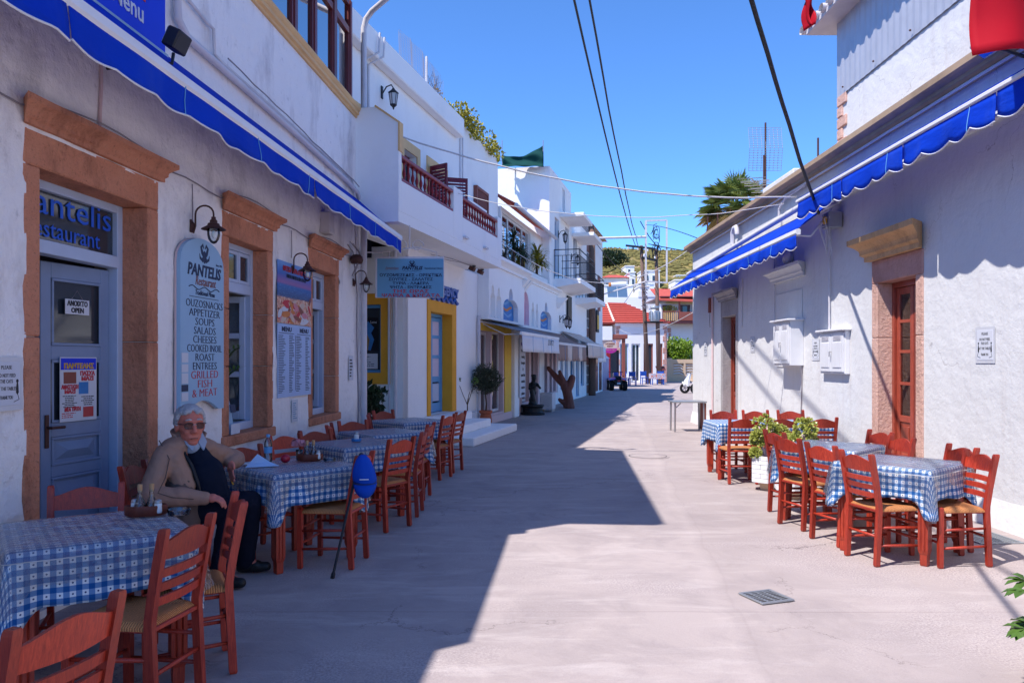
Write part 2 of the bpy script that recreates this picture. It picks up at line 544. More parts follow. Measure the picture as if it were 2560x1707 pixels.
pm('rose_pink', (.62, .24, .28), .6, .3, var=.35, vs=30)
pm('apple_red', (.42, .008, .03), .3, .5)
pm('napkin', (.42, .58, .82), .8, .2, bump=.3, bs=40)
pm('salt_white', (.75, .75, .75), .4, .4)
pm('wood_caddy', (.15, .032, .018), .5, .3, var=.3, vs=15)
pm('ashtray_glass', (.45, .30, .38), .15, .6, var=.4, vs=40)
pm('art_blue', (.04, .20, .50), .6, .3, var=.5, vs=5)
pm('art_orange', (.60, .20, .05), .6, .3, var=.3, vs=8)
pm('art_pink', (.66, .05, .30), .6, .3)
pm('pink_paint', (.70, .40, .46), .7, .2)
pm('lamp_glass', (.55, .50, .50), .12, .6)
pm('solar_blue', (.10, .17, .26), .15, .7, .2)
pm('yellow_sign', (.66, .38, .03), .6)
pm('magenta_sign', (.42, .02, .26), .6)
# ------------------------------------------------------------------ text
def text(body, size, mat, parent, M, width=None, name='lettering', ext=.0015, align='CENTER', shear=0, bold=0.0):
    d = bpy.data.curves.new('txt', 'FONT')
    d.body = body; d.size = size; d.align_x = align; d.extrude = ext; d.shear = shear
    d.resolution_u = 2; d.offset = bold
    o = bpy.data.objects.new('txt', d)
    COL.objects.link(o)
    dg = bpy.context.evaluated_depsgraph_get()
    me = bpy.data.meshes.new_from_object(o.evaluated_get(dg))
    bpy.data.objects.remove(o); bpy.data.curves.remove(d)
    me.name = name
    if width and len(me.vertices):
        xs = [v.co.x for v in me.vertices]
        k = width/max(1e-6, max(xs)-min(xs))
        for v in me.vertices: v.co.x *= k
    for v in me.vertices:                       # stand the letters up: x right, z up, facing -y
        x, y, z = v.co
        v.co = (x, -z, y)
    me.materials.clear(); me.materials.append(MATS[mat])
    ob = bpy.data.objects.new(name, me); COL.objects.link(ob)
    ob.parent = parent; ob.matrix_local = M
    return ob

# ------------------------------------------------------------------ ground, street
def mat_street():
    n = NT('street_concrete')
    p = n.pos()
    big = n.noise(.22, 5, .6, p)
    c = n.mix(n.ramp(big, [(.3, 0.0), (.7, 1.0)]), (.375, .315, .30), (.49, .415, .395))
    mid = n.noise(1.6, 7, .68, p, None, .6)
    c = n.mix(n.math('MULTIPLY', n.ramp(mid, [(.42, 0.0), (.66, 1.0)]), .6), c, (.29, .245, .245))
    streak = n.noise(2.4, 6, .7, p, (.35, 1.6, 1), .5)
    c = n.mix(n.math('MULTIPLY', n.ramp(streak, [(.52, 0.0), (.72, 1.0)]), .5), c, (.64, .57, .545))
    # two pours meet along a worn seam; the far side is rougher
    sp = n.N('ShaderNodeSeparateXYZ'); n.L(p, sp.inputs[0])
    sd = n.math('SUBTRACT', n.math('SUBTRACT', sp.outputs[0], n.math('MULTIPLY', sp.outputs[1], .13)), n.math('MULTIPLY_ADD', n.noise(.7, 6, .6, p), .30, .55))
    rough_side = n.ramp(n.math('MULTIPLY_ADD', sd, 1.2, .5), [(.4, 0.0), (.62, 1.0)])
    c = n.mix(n.math('MULTIPLY', rough_side, .22), c, (.36, .30, .28))
    seam = n.ramp(n.math('ABSOLUTE', sd), [(.0, 1.0), (.10, 0.0)])
    c = n.mix(n.math('MULTIPLY', seam, .16), c, (.62, .53, .50))
    c = n.mix(n.math('MULTIPLY', n.ramp(n.math('ABSOLUTE', n.math('ADD', sd, -.10)), [(.0, 1.0), (.016, 0.0)]), .14), c, (.26, .21, .21))
    # saw-cut joints across the street
    jt = None
    for yj in (5.0, 8.9, 12.7, 17.0, 22.5):
        q = n.math('LESS_THAN', n.math('ABSOLUTE', n.math('ADD', sp.outputs[1], n.math('MULTIPLY_ADD', n.noise(1.3, 3, .5, p), .03, -yj))), .006)
        jt = q if jt is None else n.math('MAXIMUM', jt, q)
    c = n.mix(n.math('MULTIPLY', jt, .38), c, (.20, .16, .16))
    # gritty aggregate where the skim has worn off
    pm_ = n.ramp(n.noise(.5, 6, .62, p, None, .5), [(.50, 0.0), (.62, 1.0)])
    grit = n.noise(75, 5, .8, p)
    gr = n.ramp(grit, [(.36, (.17, .14, .15)), (.50, (.44, .37, .36)), (.64, (.70, .62, .58))])
    c = n.mix(n.math('MULTIPLY', pm_, .6), c, gr)
    blot = n.ramp(n.noise(3.2, 8, .75, p, None, 1.0), [(.60, 0.0), (.74, 1.0)])
    c = n.mix(n.math('MULTIPLY', blot, .4), c, (.24, .20, .21))
    spot = n.ramp(n.noise(14, 3, .6, p), [(.73, 0.0), (.77, 1.0)])
    c = n.mix(n.math('MULTIPLY', spot, .55), c, (.15, .12, .12))
    fine = n.noise(160, 3, .7, p)
    c = n.mix(n.math('MULTIPLY', n.ramp(fine, [(.35, 1.0), (.55, 0.0)]), .22), c, (.22, .18, .19))
    # hairline cracks
    vo = n.N('ShaderNodeTexVoronoi', feature='DISTANCE_TO_EDGE'); vo.inputs['Scale'].default_value = .33
    wob = n.N('ShaderNodeTexNoise'); wob.inputs['Scale'].default_value = 1.8; wob.inputs['Detail'].default_value = 8; wob.inputs['Roughness'].default_value = .7
    n.L(p, wob.inputs['Vector'])
    ad = n.N('ShaderNodeVectorMath', operation='MULTIPLY_ADD'); n.L(wob.outputs['Color'], ad.inputs[0]); ad.inputs[1].default_value = (1.1, 1.1, 0); n.L(p, ad.inputs[2])
    n.L(ad.outputs[0], vo.inputs['Vector'])
    ck = n.math('MULTIPLY', n.math('LESS_THAN', vo.outputs['Distance'], .0022), n.ramp(n.noise(.8, 3, .5, p), [(.5, 0.0), (.56, 1.0)]))
    c = n.mix(n.math('MULTIPLY', ck, .55), c, (.10, .08, .085))
    h = n.bump(grit, .3, .004, n.bump(mid, .35, .03))
    n.set(col=c, rough=.86, spec=.25, nor=n.bump(fine, .4, .002, h))
    MATS['street_concrete'] = n.m
mat_street()
def mat_earth():
    n = NT('earth')
    p = n.pos()
    c = n.mix(n.noise(.05, 8, .65, p), (.20, .15, .09), (.34, .27, .19))
    n.set(col=c, rough=.95, spec=.1)
    MATS['earth'] = n.m
mat_earth()
m = MB(); m.add([(-900, -400, -.01), (900, -400, -.01), (900, 1500, -.01), (-900, 1500, -.01)], [(0, 1, 2, 3)])
kind(m.build('ground', MATS['earth']), 'structure')
# the street: one subdivided sheet with a little unevenness
m = MB()
nx, ny = 46, 130
X0, X1, Y0, Y1 = -7.0, 16.0, -6.0, 66.0
for j in range(ny+1):
    for i in range(nx+1):
        x, y = X0+(X1-X0)*i/nx, Y0+(Y1-Y0)*j/ny
        z = .006*noise.noise((x*.35, y*.35, 0)) + .003*noise.noise((x*1.1, y*1.1, 3))
        m.v.append((x, y, z))
for j in range(ny):
    for i in range(nx):
        a = j*(nx+1)+i
        m.f.append((a, a+1, a+nx+2, a+nx+1))
kind(m.build('street', MATS['street_concrete'], smooth=True, fix=False), 'structure')
# ------------------------------------------------------------------ wall frames
LW = frame(-3.293, 0, .0762, .9971)        # the restaurant wall
L2 = frame(-5.48, 0, .2389, .971)          # the houses after it, where the street bends
RW = frame(4.65, 0, -.005, -1)             # the wall across the street (x = -y of the world)

def window_unit(parent, x0, x1, z0, z1, y, fm, gm, cols=2, rows=1, fw=.05, dep=.05, name='window', proud=0):
    """frame as one part, each pane a sub-part"""
    m = MB()
    m.cbox(x0, x0+fw, y, y+dep, z0, z1); m.cbox(x1-fw, x1, y, y+dep, z0, z1)
    m.cbox(x0+fw, x1-fw, y+.001, y+dep-.001, z1-fw, z1); m.cbox(x0+fw, x1-fw, y+.001, y+dep-.001, z0, z0+fw)
    bw = fw*.55
    cw = (x1-x0-2*fw)/cols; rh = (z1-z0-2*fw)/rows
    for i in range(1, cols):
        m.box(x0+fw+i*cw-bw/2, x0+fw+i*cw+bw/2, y+.004, y+dep-.004, z0+fw, z1-fw)
    for j in range(1, rows):
        m.box(x0+fw, x1-fw, y+.007, y+dep-.007, z0+fw+j*rh-bw/2, z0+fw+j*rh+bw/2)
    w = m.build(name, MATS[fm], parent)
    for i in range(cols):
        for j in range(rows):
            a, b = x0+fw+i*cw+bw/2, x0+fw+(i+1)*cw-bw/2
            c, d = z0+fw+j*rh+bw/2, z0+fw+(j+1)*rh-bw/2
            MB().box(a-.006, b+.006, y+dep*.45, y+dep*.55, c-.006, d+.006).build('pane', MATS[gm], w)
    return w

CORNICE = [(0, 0), (.035, 0), (.035, .03), (.055, .045), (.055, .06), (.06, .075), (.085, .10), (.115, .115), (.115, .15), (0, .15)]
def cornice_piece(x0, x1, z, prof, mat, parent, name='cornice', ends=True, nseg=8, k=1.0, wob=.0):
    """moulding that runs along the wall and returns at its ends; prof = (out, up)"""
    m = MB()
    st = []
    for i in range(nseg+1):
        st.append(x0+(x1-x0)*i/nseg)
    np_ = len(prof)
    for i, x in enumerate(st):
        for o_, u_ in prof:
            e = -o_*k if i == 0 else (o_*k if i == nseg else 0)
            w_ = wob*noise.noise((x*9, u_*20, o_*20)) if o_ > 0 else 0
            m.v.append((x+(e if ends else 0), -o_*k+w_, z+u_*k+w_))
    for i in range(nseg):
        for j in range(np_-1):
            a = i*np_+j
            m.f.append((a, a+np_, a+np_+1, a+1))
    m.f.append(tuple(range(np_))); m.f.append(tuple(nseg*np_+j for j in range(np_))[::-1])
    return m.build(name, mat, parent)

def stone_surround(parent, x0, x1, z0, z1, jamb, lint, mats, depth=.2, split=(1.45,), proud=.025, sill=None, cor=1.0):
    """jamb stones, lintel and cornice round an opening"""
    ja, li, co = mats
    for side in (0, 1):
        zs = [z0]+[s for s in split if z0 < s < z1]+[z1]
        for a, b in zip(zs[:-1], zs[1:]):
            xa, xb = (x0-jamb, x0) if side == 0 else (x1, x1+jamb)
            MB().cbox(xa, xb, -proud, depth, a+.003, b-.003, .008).build('jamb_stone', MATS[ja], parent)
    MB().cbox(x0-jamb, x1+jamb, -proud-.002, depth, z1, z1+lint, .01).build('lintel_stone', MATS[li], parent)
    M = T(0, -proud, 0)
    c = cornice_piece(x0-jamb, x1+jamb, z1+lint, CORNICE, MATS[co], parent, 'cornice_stone', True, 14, cor, .006)
    c.matrix_local = M
    if sill:
        MB().cbox(x0-jamb-.01, x1+jamb+.01, -proud-.03, depth, sill, z0, .01).build('sill_stone', MATS[ja], parent)

# ------------------------------------------------------------------ the restaurant
rest = thing('restaurant_building', 'long whitewashed restaurant with terracotta stone door and window surrounds', 'building', LW)
D0, D1, OT = 4.815, 6.04, 2.79
m = MB()
m.sheet([(-2, 0), (12.15, 0), (12.15, 5.3), (5.3, 5.3), (5.3, 5.0), (-2, 5.0)],
        [rect(D0-.02, D1+.02, .0501, OT+.02), rect(7.45, 8.44, .86, OT+.02), rect(9.86, 10.86, .86, OT+.02)], 0, .42)
m.build('wall', MATS['plaster_old'], rest)
# thick hand-thrown render over the rubble, swelling and sinking, ragged round the stonework
m = MB(); DX_ = .055
ni, nj = int((12.13-3.2)/DX_), int((4.0-.6)/DX_)
def lump(x, z):
    v = noise.noise((x*1.3, z*1.6, 1)) + .55*noise.noise((x*4, z*4.4, 7)) + .35*noise.noise((x*10, z*11, 3))
    pit = max(0, noise.noise((x*2.6, z*3.2, 11))-.25)*noise.noise((x*16, z*16, 4))*(1 if z > 2.6 else .4)
    return -.022-.019*v+.09*pit
for i in range(ni+1):
    for j in range(nj+1):
        x, z = 3.2+(12.13-3.2)*i/ni, .6+3.4*j/nj
        m.v.append((x, lump(x, z) if 0 < j < nj else .01, z))
for i in range(ni):
    for j in range(nj):
        x, z = 3.2+(i+.5)*DX_, .6+(j+.5)*DX_
        if any(a-.125 < x < b+.125 and c < z < 2.79+.2 for a, b, c in ((D0, D1, 0), (7.47, 8.42, .82), (9.88, 10.84, .82))): continue
        a = i*(nj+1)+j; m.f.append((a, a+nj+1, a+nj+2, a+1))
m.build('render_coat', MATS['plaster_old'], rest, smooth=True, fix=False)
m = MB()
m.box(-2, 12.149, 4.9, 5.1, 0, 5.0); m.box(-2.2, -2.001, .001, 5.1, 0, 5.0); m.box(11.95, 12.149, .421, 4.899, 0, 5.0)
m.build('rear_wall', MATS['room_wall'], rest)
MB().box(-2.2, 5.29, .421, 5.1, 4.9, 4.999).build('terrace', MATS['plaster_white'], rest)
MB().box(-2, 11.94, .421, 4.89, -.02, .045).build('room_floor', MATS['room_wall'], rest)
MB().box(-2, 11.94, .421, 4.89, 3.2, 3.25).build('room_ceiling', MATS['room_wall'], rest)
# uneven rubble base along the foot of the wall
m = MB()
for a, b in ((-2, D0-.16), (D1+.16, 12.14)):
    k = int((b-a)/.25)
    st = len(m.v)
    for i in range(k+1):
        x = a+(b-a)*i/k
        m.v += [(x, -.05-.03*noise.noise((x*2, 0, 0)), 0), (x, -.045-.03*noise.noise((x*2.2, 1, 0)), .55+.05*noise.noise((x*1.7, 5, 0))), (x, .01, .64+.05*noise.noise((x*1.7, 5, 0)))]
    for i in range(k):
        for j in range(2):
            q = st+i*3+j
            m.f.append((q, q+3, q+4, q+1))
m.build('plinth', MATS['plaster_grey'], rest, smooth=True)
ST = ('stone_terracotta',)*3
stone_surround(rest, D0, D1, 0, OT, .15, .23, ST, .21, (.55, 1.75,))
stone_surround(rest, 7.47, 8.42, .89, OT, .15, .23, ST, .2, (1.55, 2.1), sill=.79)
stone_surround(rest, 9.88, 10.84, .89, OT, .15, .23, ST, .2, (1.4, 2.2), sill=.79)
# upper glazed storey in dark red timber
MB().box(5.3, 12.0, .3, 5.1, 5.3, 7.05).build('upper_storey', MATS['dark_inside'], rest)
LEDGE = [(0, 0), (.03, 0), (.03, .03), (.06, .045), (.06, .085), (.075, .10), (.09, .13), (.09, .15), (0, .16)]
cornice_piece(5.3, 12.2, 5.302, LEDGE, MATS['tan_paint'], rest, 'ledge', False, 4)
posts = [5.4, 6.2, 7.0, 7.8, 8.60, 9.42, 10.15, 11.0, 11.78]
for i, s in enumerate(posts):
    w = .085 if i not in (7,) else .13
    MB().cbox(s-w/2, s+w/2, .02, .14, 5.455, 7.02, .006).build('timber_post', MATS['timber_red'], rest)
for a, b in zip(posts[:-1], posts[1:]):
    f = MB()
    f.cbox(a+.06, b-.06, .035, .11, 5.456, 5.53); f.cbox(a+.06, b-.06, .035, .11, 6.50, 6.60); f.cbox(a+.06, b-.06, .035, .11, 6.93, 7.01)
    f.cbox(a+.05, a+.1, .037, .108, 5.53, 6.5); f.cbox(b-.1, b-.05, .037, .108, 5.53, 6.5)
    fr = f.build('window', MATS['timber_red'], rest)
    MB().box(a+.09, b-.09, .07, .08, 5.52, 6.51).build('pane', MATS['glass_mirror'], fr)
    MB().box(a+.06, b-.06, .07, .08, 6.59, 6.94).build('pane', MATS['glass_mirror'], fr)
MB().cbox(5.1, 11.45, -.52, 5.3, 7.055, 7.16, .01).build('eave', MATS['timber_red'], rest)
MB().add([(5.1, -.55, 7.165), (11.45, -.55, 7.165), (11.45, 5.3, 7.165), (5.1, 5.3, 7.165), (5.1, 2.4, 8.0), (11.45, 2.4, 8.0)],
         [(0, 3, 2, 1), (0, 1, 5, 4), (2, 3, 4, 5), (1, 2, 5), (3, 0, 4)]).build('roof', MATS['red_tile'], rest)

# door leaf, ajar, with its light above
fr = MB()
fr.cbox(D0, D0+.05, .18, .27, .046, OT); fr.cbox(D1-.07, D1, .18, .27, .046, OT); fr.cbox(D0+.05, D1-.07, .181, .269, OT-.06, OT); fr.cbox(D0+.05, D1-.07, .175, .275, 2.31, 2.40)
frm = fr.build('door_frame', MATS['pale_blue_paint'], rest)
MB().box(D0+.05, D1-.07, .22, .23, 2.40, OT-.06).build('transom_pane', MATS['glass_dark'], rest)
text('Pantelis', .25, 'ink_blue', rest, T(5.43, .212, 2.58), 1.0)
text('Restaurant', .17, 'ink_blue', rest, T(5.38, .212, 2.43), .82)
leaf = bpy.data.objects.new('door', None); COL.objects.link(leaf); leaf.parent = rest
W, H = .64, 2.24
LEAFL = T(D1-.08, .26, .05) @ RZ(R(180-9))
leaf.matrix_local = LEAFL                                     # hinged on the far jamb, swung a little inwards
m = MB()
for (x0, x1, z0, z1) in ((0, .09, 0, H), (W-.09, W, 0, H), (.09, W-.09, 0, .12), (.09, W-.09, .74, .82), (.09, W-.09, 1.02, 1.12), (.09, W-.09, 1.56, 1.66), (.09, W-.09, 2.13, H)): m.cbox(x0, x1, -.022, .022, z0, z1, .004)
m.build('leaf_frame', MATS['blue_grey_paint'], leaf)
for a, b in ((.12, .74), (.82, 1.02)):
    p = MB(); x0, x1 = .09, W-.09
    p.box(x0, x1, -.008, .008, a, b)
    p.add([(x0+.05, .009, a+.04), (x1-.05, .009, a+.04), (x1-.05, .009, b-.04), (x0+.05, .009, b-.04), (x0+.14, .035, (a+b)/2), (x1-.14, .035, (a+b)/2)], [(0, 1, 5, 4), (2, 3, 4, 5), (1, 2, 5), (3, 0, 4)])
    p.build('raised_panel', MATS['blue_grey_paint'], leaf)
for a, b in ((1.12, 1.56), (1.66, 2.13)):
    MB().box(.09, W-.09, -.006, .006, a, b).build('glass_panel', MATS['glass_dark'], leaf)
for a, b in ((.12, .74), (.82, 1.02), (1.12, 1.56), (1.66, 2.13)):
    g_ = MB()
    for z in (a, b-.02): g_.cbox(.09, W-.09, .022, .03, z, z+.02)
    for x in (.09, W-.11): g_.cbox(x, x+.02, .022, .03, a+.02, b-.02)
    g_.build('moulding', MATS['blue_grey_paint'], leaf)
hd = MB(); hd.cbox(W-.065, W-.03, .022, .034, .95, 1.18); hd.tube([(W-.047, .03, 1.09), (W-.047, .07, 1.09), (W-.15, .08, 1.09)], .010, 8)
hd.build('handle', MATS['rust_iron'], leaf)

def notice(name, label, cat, M, w, h, mat='paper', group=None, th=.004):
    o = MB().cbox(-w/2, w/2, -th, 0, -h/2, h/2, .001).build(name, MATS[mat])
    o.matrix_world = M
    return tag(o, label, cat, group)
LEAFM = LW @ LEAFL
FLIP = RZ(math.pi)
op = notice('open_sign', 'small white sign reading ANOIXTO OPEN hung inside the blue-grey restaurant door', 'sign', LEAFM @ T(.33, .034, 1.94) @ FLIP @ Matrix.Scale(.9, 4), .25, .12)
text('ΑΝΟΙΧΤΟ', .055, 'ink_black', op, T(0, -.006, .008), .21, bold=.002)
text('OPEN', .055, 'ink_black', op, T(0, -.006, -.045), .13, bold=.002)
MB().tube([(-.06, -.002, .06), (0, -.002, .13), (.06, -.002, .06)], .002, 4).build('string', MATS['cable_grey'], op)
po = notice('door_poster', 'printed Easter poster with blue heading taped to the restaurant door glass', 'poster', LEAFM @ T(.32, .036, 1.35) @ FLIP @ Matrix.Scale(.82, 4), .42, .56)
MB().box(-.2, .2, -.007, -.0045, .17, .27).build('heading_band', MATS['banner_blue'], po)
text('ΠΑΝΤΕΛΗΣ', .06, 'yellow_sign', po, T(0, -.0085, .182), .34, bold=.003)
text('ΠΑΣΧΑ', .05, 'ink_red', po, T(.1, -.006, .12), .17, bold=.003); text('ΜΑΖΙ', .05, 'ink_red', po, T(.1, -.006, .075), .14, bold=.003)
text('ΑΝΑΣΤΑΣΗ', .045, 'ink_red', po, T(-.1, -.006, .005), .19, bold=.003); text('ΜΑΖΙ', .045, 'ink_red', po, T(-.1, -.006, -.035), .12, bold=.003)
text('ΝΕΑ ΤΡΙΤΗ', .045, 'ink_red', po, T(-.07, -.006, -.19), .18, bold=.003)
MB().box(-.17, -.03, -.006, -.0045, .05, .15).build('photo', MATS['ink_brown'], po)
MB().box(.0, .11, -.006, -.0045, -.045, .06).build('photo', MATS['art_blue'], po)
MB().box(.05, .17, -.006, -.0045, -.25, -.16).build('photo', MATS['apple_red'], po)
def printed_lines(parent, x0, x1, z0, z1, n, mat='ink_black', th=.45, y=-.006, seed=1, ragged=.5, align='L'):
    r = random.Random(seed); m = MB(); st = (z1-z0)/n
    for i in range(n):
        z = z1-(i+.5)*st; x = x0; e = x1-(x1-x0)*ragged*r.random()
        off = (x1-e)/2 if align == 'C' else 0
        while x < e-.004:
            w = min(e-x, (.012+.03*r.random())*(x1-x0)/.2)
            m.box(x+off, x+off+w, y, y+.0012, z-st*th/2, z+st*th/2)
            x += w+.007*(x1-x0)/.2
    return m.build('print_lines', MATS[mat], parent)
printed_lines(po, -.19, -.02, -.16, -.05, 7, seed=3, align='C'); printed_lines(po, .02, .19, -.15, -.06, 5, seed=4, align='C'); printed_lines(po, -.19, .03, -.25, -.2, 3, 'ink_red', seed=5)

# notice with cats at the left edge
def cat_notice(M, label, w=.26, h=.30, full=True):
    o = notice('cat_notice', label, 'notice', M, w, h, 'paper', 'notices asking guests not to feed the cats')
    k = w/.26
    for s, t_, ww in ((.10, 'PLEASE', .10), (.045, 'DO NOT FEED', .17), (.005, 'THE CATS', .12), (-.045, 'AT THE TABLES', .19), (-.105, 'THANK YOU', .12)):
        text(t_, .036*k, 'ink_black', o, T(0, -.005, s*k), ww*k, ext=.0006)
    for sx in (-1, 1):
        c = MB(); c.lathe([(.001, 0), (.012, .01), (.009, .05), (.004, .08), (.001, .085)], 8, T(sx*.105*k, -.004, -.075*k) @ Matrix.Diagonal((1, .15, 1, 1)))
        c.sphere((sx*.105*k, -.004, .018*k), (.011, .002, .011), 8, 6)
        c.tube([(sx*.105*k, -.005, -.07*k), (sx*.12*k, -.005, -.11*k), (sx*.07*k, -.005, -.125*k)], .002, 4)
        c.build('cat_drawing', MATS['ink_black'], o)
    m = MB(); m.box(-w/2-.03, w/2+.03, -.0012, -.0004, -h/2-.03, h/2+.03)
    m.build('plastic_sleeve', MATS['sleeve'], o)
    return o
cat_notice(LW @ T(4.50, -.04, 1.47), 'taped cat notice beside the restaurant door, cut off by the picture edge', .22, .25)

# interior hints: a dark curtain and shelf
MB().box(2, 11.9, 3.4, 3.45, .05, 3.15).build('inner_partition', MATS['room_wall'], rest)

# windows with open sashes
for i, (a, b, ang) in enumerate(((7.47, 8.42, 62), (9.88, 10.84, 66))):
    m = MB()
    m.cbox(a, a+.06, .14, .21, .89, OT); m.cbox(b-.06, b, .14, .21, .89, OT); m.cbox(a+.06, b-.06, .141, .209, OT-.06, OT)
    m.cbox(a+.06, b-.06, .141, .209, 2.30, 2.40); m.cbox(a+.06, b-.06, .135, .215, .89, .97)
    w = m.build('window', MATS['pale_blue_paint'], rest)
    cw = (b-a-.12)/3
    for j in range(3):
        p = MB(); x0 = a+.06+j*cw
        p.cbox(x0+.004, x0+.04, .15, .19, 2.404, OT-.064); p.cbox(x0+cw-.04, x0+cw-.004, .15, .19, 2.404, OT-.064)
        p.cbox(x0+.04, x0+cw-.04, .151, .189, 2.404, 2.44); p.cbox(x0+.04, x0+cw-.04, .151, .189, OT-.10, OT-.064)
        q = p.build('transom_sash', MATS['pale_blue_paint'], w)
        MB().box(x0+.035, x0+cw-.035, .168, .174, 2.436, OT-.096).build('pane', MATS['glass_dark'], q)
    for side in (0, 1):
        sw = (b-a-.13)/2
        s = MB()
        s.cbox(0, .06, -.02, .02, 0, 1.31); s.cbox(sw-.06, sw, -.02, .02, 0, 1.31)
        for z0_, z1_ in ((0, .09), (.45, .51), (.86, .92), (1.24, 1.31)): s.cbox(.06, sw-.06, -.019, .019, z0_, z1_)
        q = s.build('open_sash', MATS['pale_blue_paint' if side else 'blue_grey_paint'], w)
        for z0_, z1_ in ((.09, .45), (.51, .86), (.92, 1.24)):
            MB().box(.05, sw-.05, -.004, .004, z0_, z1_).build('pane', MATS['glass'], q)
        if side: q.matrix_local = T(b-.065, .20, .98) @ RZ(R(180-ang-18))
        else: q.matrix_local = T(a+.065, .20, .98) @ RZ(R(ang))

# leaflet display on the first sill
lf = MB(); lf.cbox(-.07, .07, -.012, .012, 0, .32, .003, RX(R(-10)))
lf = lf.build('leaflet_stand', MATS['sign_blue']); lf.matrix_world = LW @ T(7.60, .02, .895)
tag(lf, 'pale blue leaflet holder standing on the sill of the first restaurant window', 'leaflet holder')
MB().cbox(-.10, .10, -.05, -.045, .0, .10, .001).build('price_card', MATS['paper'], lf)
MB().box(-.055, .055, -.066, -.060, .2, .28, RX(R(-10))).build('cover_print', MATS['ink_navy'], lf)

# ------------------------------------------------------------------ wall lamps
def wall_lamp(label, s, z):
    t = thing('wall_lamp', label, 'lamp', LW @ T(s, -.02, z) @ Matrix.Scale(.62, 4), 'swan-neck lamps on the restaurant wall')
    m = MB(); m.cbox(-.035, .035, -.025, 0, -.09, .09, .008); m.sphere((0, -.03, .0), (.045, .03, .06)); m.build('wall_plate', MATS['rust_iron'], t)
    path = [(0, -.04, -.10)] + [(0, -.07, .0)] + [(0, -.07, .16)] + [(0, -.07-.13*(1-math.cos(a)), .16+.12*math.sin(a)) for a in [R(x) for x in range(20, 181, 20)]] + [(0, -.33, .10)]
    MB().tube(path, .013, 8).build('arm', MATS['rust_iron'], t, smooth=True)
    m = MB(); m.lathe([(0, .12), (.03, .12), (.03, .09), (.05, .07), (.05, .04), (.075, .03), (.085, 0), (.16, -.045), (.165, -.055), (.15, -.05), (.07, -.02), (0, -.02)], 20, T(0, -.33, 0))
    m.build('shade', MATS['rust_iron'], t, smooth=True, sharp=40)
    m = MB(); m.lathe([(.075, -.03), (.085, -.08), (.085, -.13), (.07, -.19), (.04, -.235), (.012, -.25), (0, -.252)], 18, T(0, -.33, 0))
    m.build('globe', MATS['bottle_glass'], t, smooth=True)
    m = MB(); m.sphere((0, -.33, -.12), (.03, .03, .055)); m.build('bulb', MATS['salt_white'], t, smooth=True)
    return t
wall_lamp('rusty swan-neck lamp between the restaurant door and its first window', 6.72, 2.76)
wall_lamp('rusty swan-neck lamp above the menu board between two restaurant windows', 9.10, 2.68)
wall_lamp('rusty swan-neck lamp near the restaurant corner, left of the hanging blue sign', 11.70, 2.78)

# ------------------------------------------------------------------ signboard with the list of dishes
sg = thing('signboard', 'tall pale blue board listing dishes in English beside the restaurant door', 'signboard', LW @ T(6.82, -.04, 1.17))
out = [(-.40, .02)]
for i in range(0, 13):
    a = i/12
    out.append((-.40+.80*a, .02 + (.0 if i in (0, 12) else .13*math.sin(math.pi*a)**.8)))
out = [(-.40, .0)] + [(-.40+.8*i/16, .09*max(0, math.sin(math.pi*(i-2)/12)) if 2 <= i <= 14 else .0) for i in range(17)] + [(.40, 0)]
top = [(.40, 1.25)] + [(.40*math.cos(R(a)), 1.25+.24*math.sin(R(a))**.9) for a in range(15, 166, 10)] + [(-.40, 1.25)]
poly = []
for p in out+top:
    if not poly or (abs(p[0]-poly[-1][0])+abs(p[1]-poly[-1][1])) > 1e-4: poly.append(p)
m = MB(); m.sheet(poly, [], -.045, -.008); m.build('board', MATS['sign_blue'], sg)
m = MB(); m.sheet([(x*1.03, z*1.005-.004) for x, z in poly], [], -.012, .0); m.build('board_edge', MATS['plaster_pink'], sg)
def anchor_mark(parent, cx, cz, k, y, mat='ink_navy'):
    m = MB()
    for s in (-1, 1):
        m.tube([(cx+s*.005*k, y, cz+.0*k), (cx+s*.07*k, y, cz+.06*k), (cx+s*.10*k, y, cz+.13*k), (cx+s*.05*k, y, cz+.17*k), (cx+s*.02*k, y, cz+.12*k)], [.034*k, .035*k, .03*k, .024*k, .012*k], 6, M=None)
        m.tube([(cx+s*.01*k, y, cz+.02*k), (cx+s*.06*k, y, cz-.05*k), (cx+s*.13*k, y, cz-.02*k), (cx+s*.15*k, y, cz+.04*k)], [.03*k, .034*k, .022*k, .006*k], 6)
    m.sphere((cx, y, cz), (.05*k, .01, .09*k))
    for i, v in enumerate(m.v):
        m.v[i] = (v[0], y+(v[1]-y)*.08, v[2])
    return m.build('emblem', MATS[mat], parent)
def wave_mark(parent, x0, x1, z, y, mat, amp=.012, n=3, r=.004):
    MB().tube([(x0+(x1-x0)*i/40, y, z+amp*math.sin(i/40*2*math.pi*n)) for i in range(41)], r, 5).build('wave_line', MATS[mat], parent)
Y = -.047
anchor_mark(sg, .02, 1.335, .62, Y)
text('PANTELIS', .14, 'ink_navy', sg, T(.02, Y, 1.165), .62, shear=.18, bold=.004)
text('Since 1981', .03, 'ink_navy', sg, T(.30, Y, 1.285), .12, ext=.0006)
text('Restaurant', .11, 'ink_brown', sg, T(.04, Y, 1.085), .38, shear=.25)
wave_mark(sg, -.26, .30, 1.06, Y-.001, 'ink_navy', .014, 2.5)
text('Traditional Menu', .06, 'ink_navy', sg, T(.03, Y, 1.0), .36, shear=.25)
MB().box(-.25, .29, Y-.001, Y+.001, .978, .983).build('rule_line', MATS['ink_navy'], sg)
zz = .893
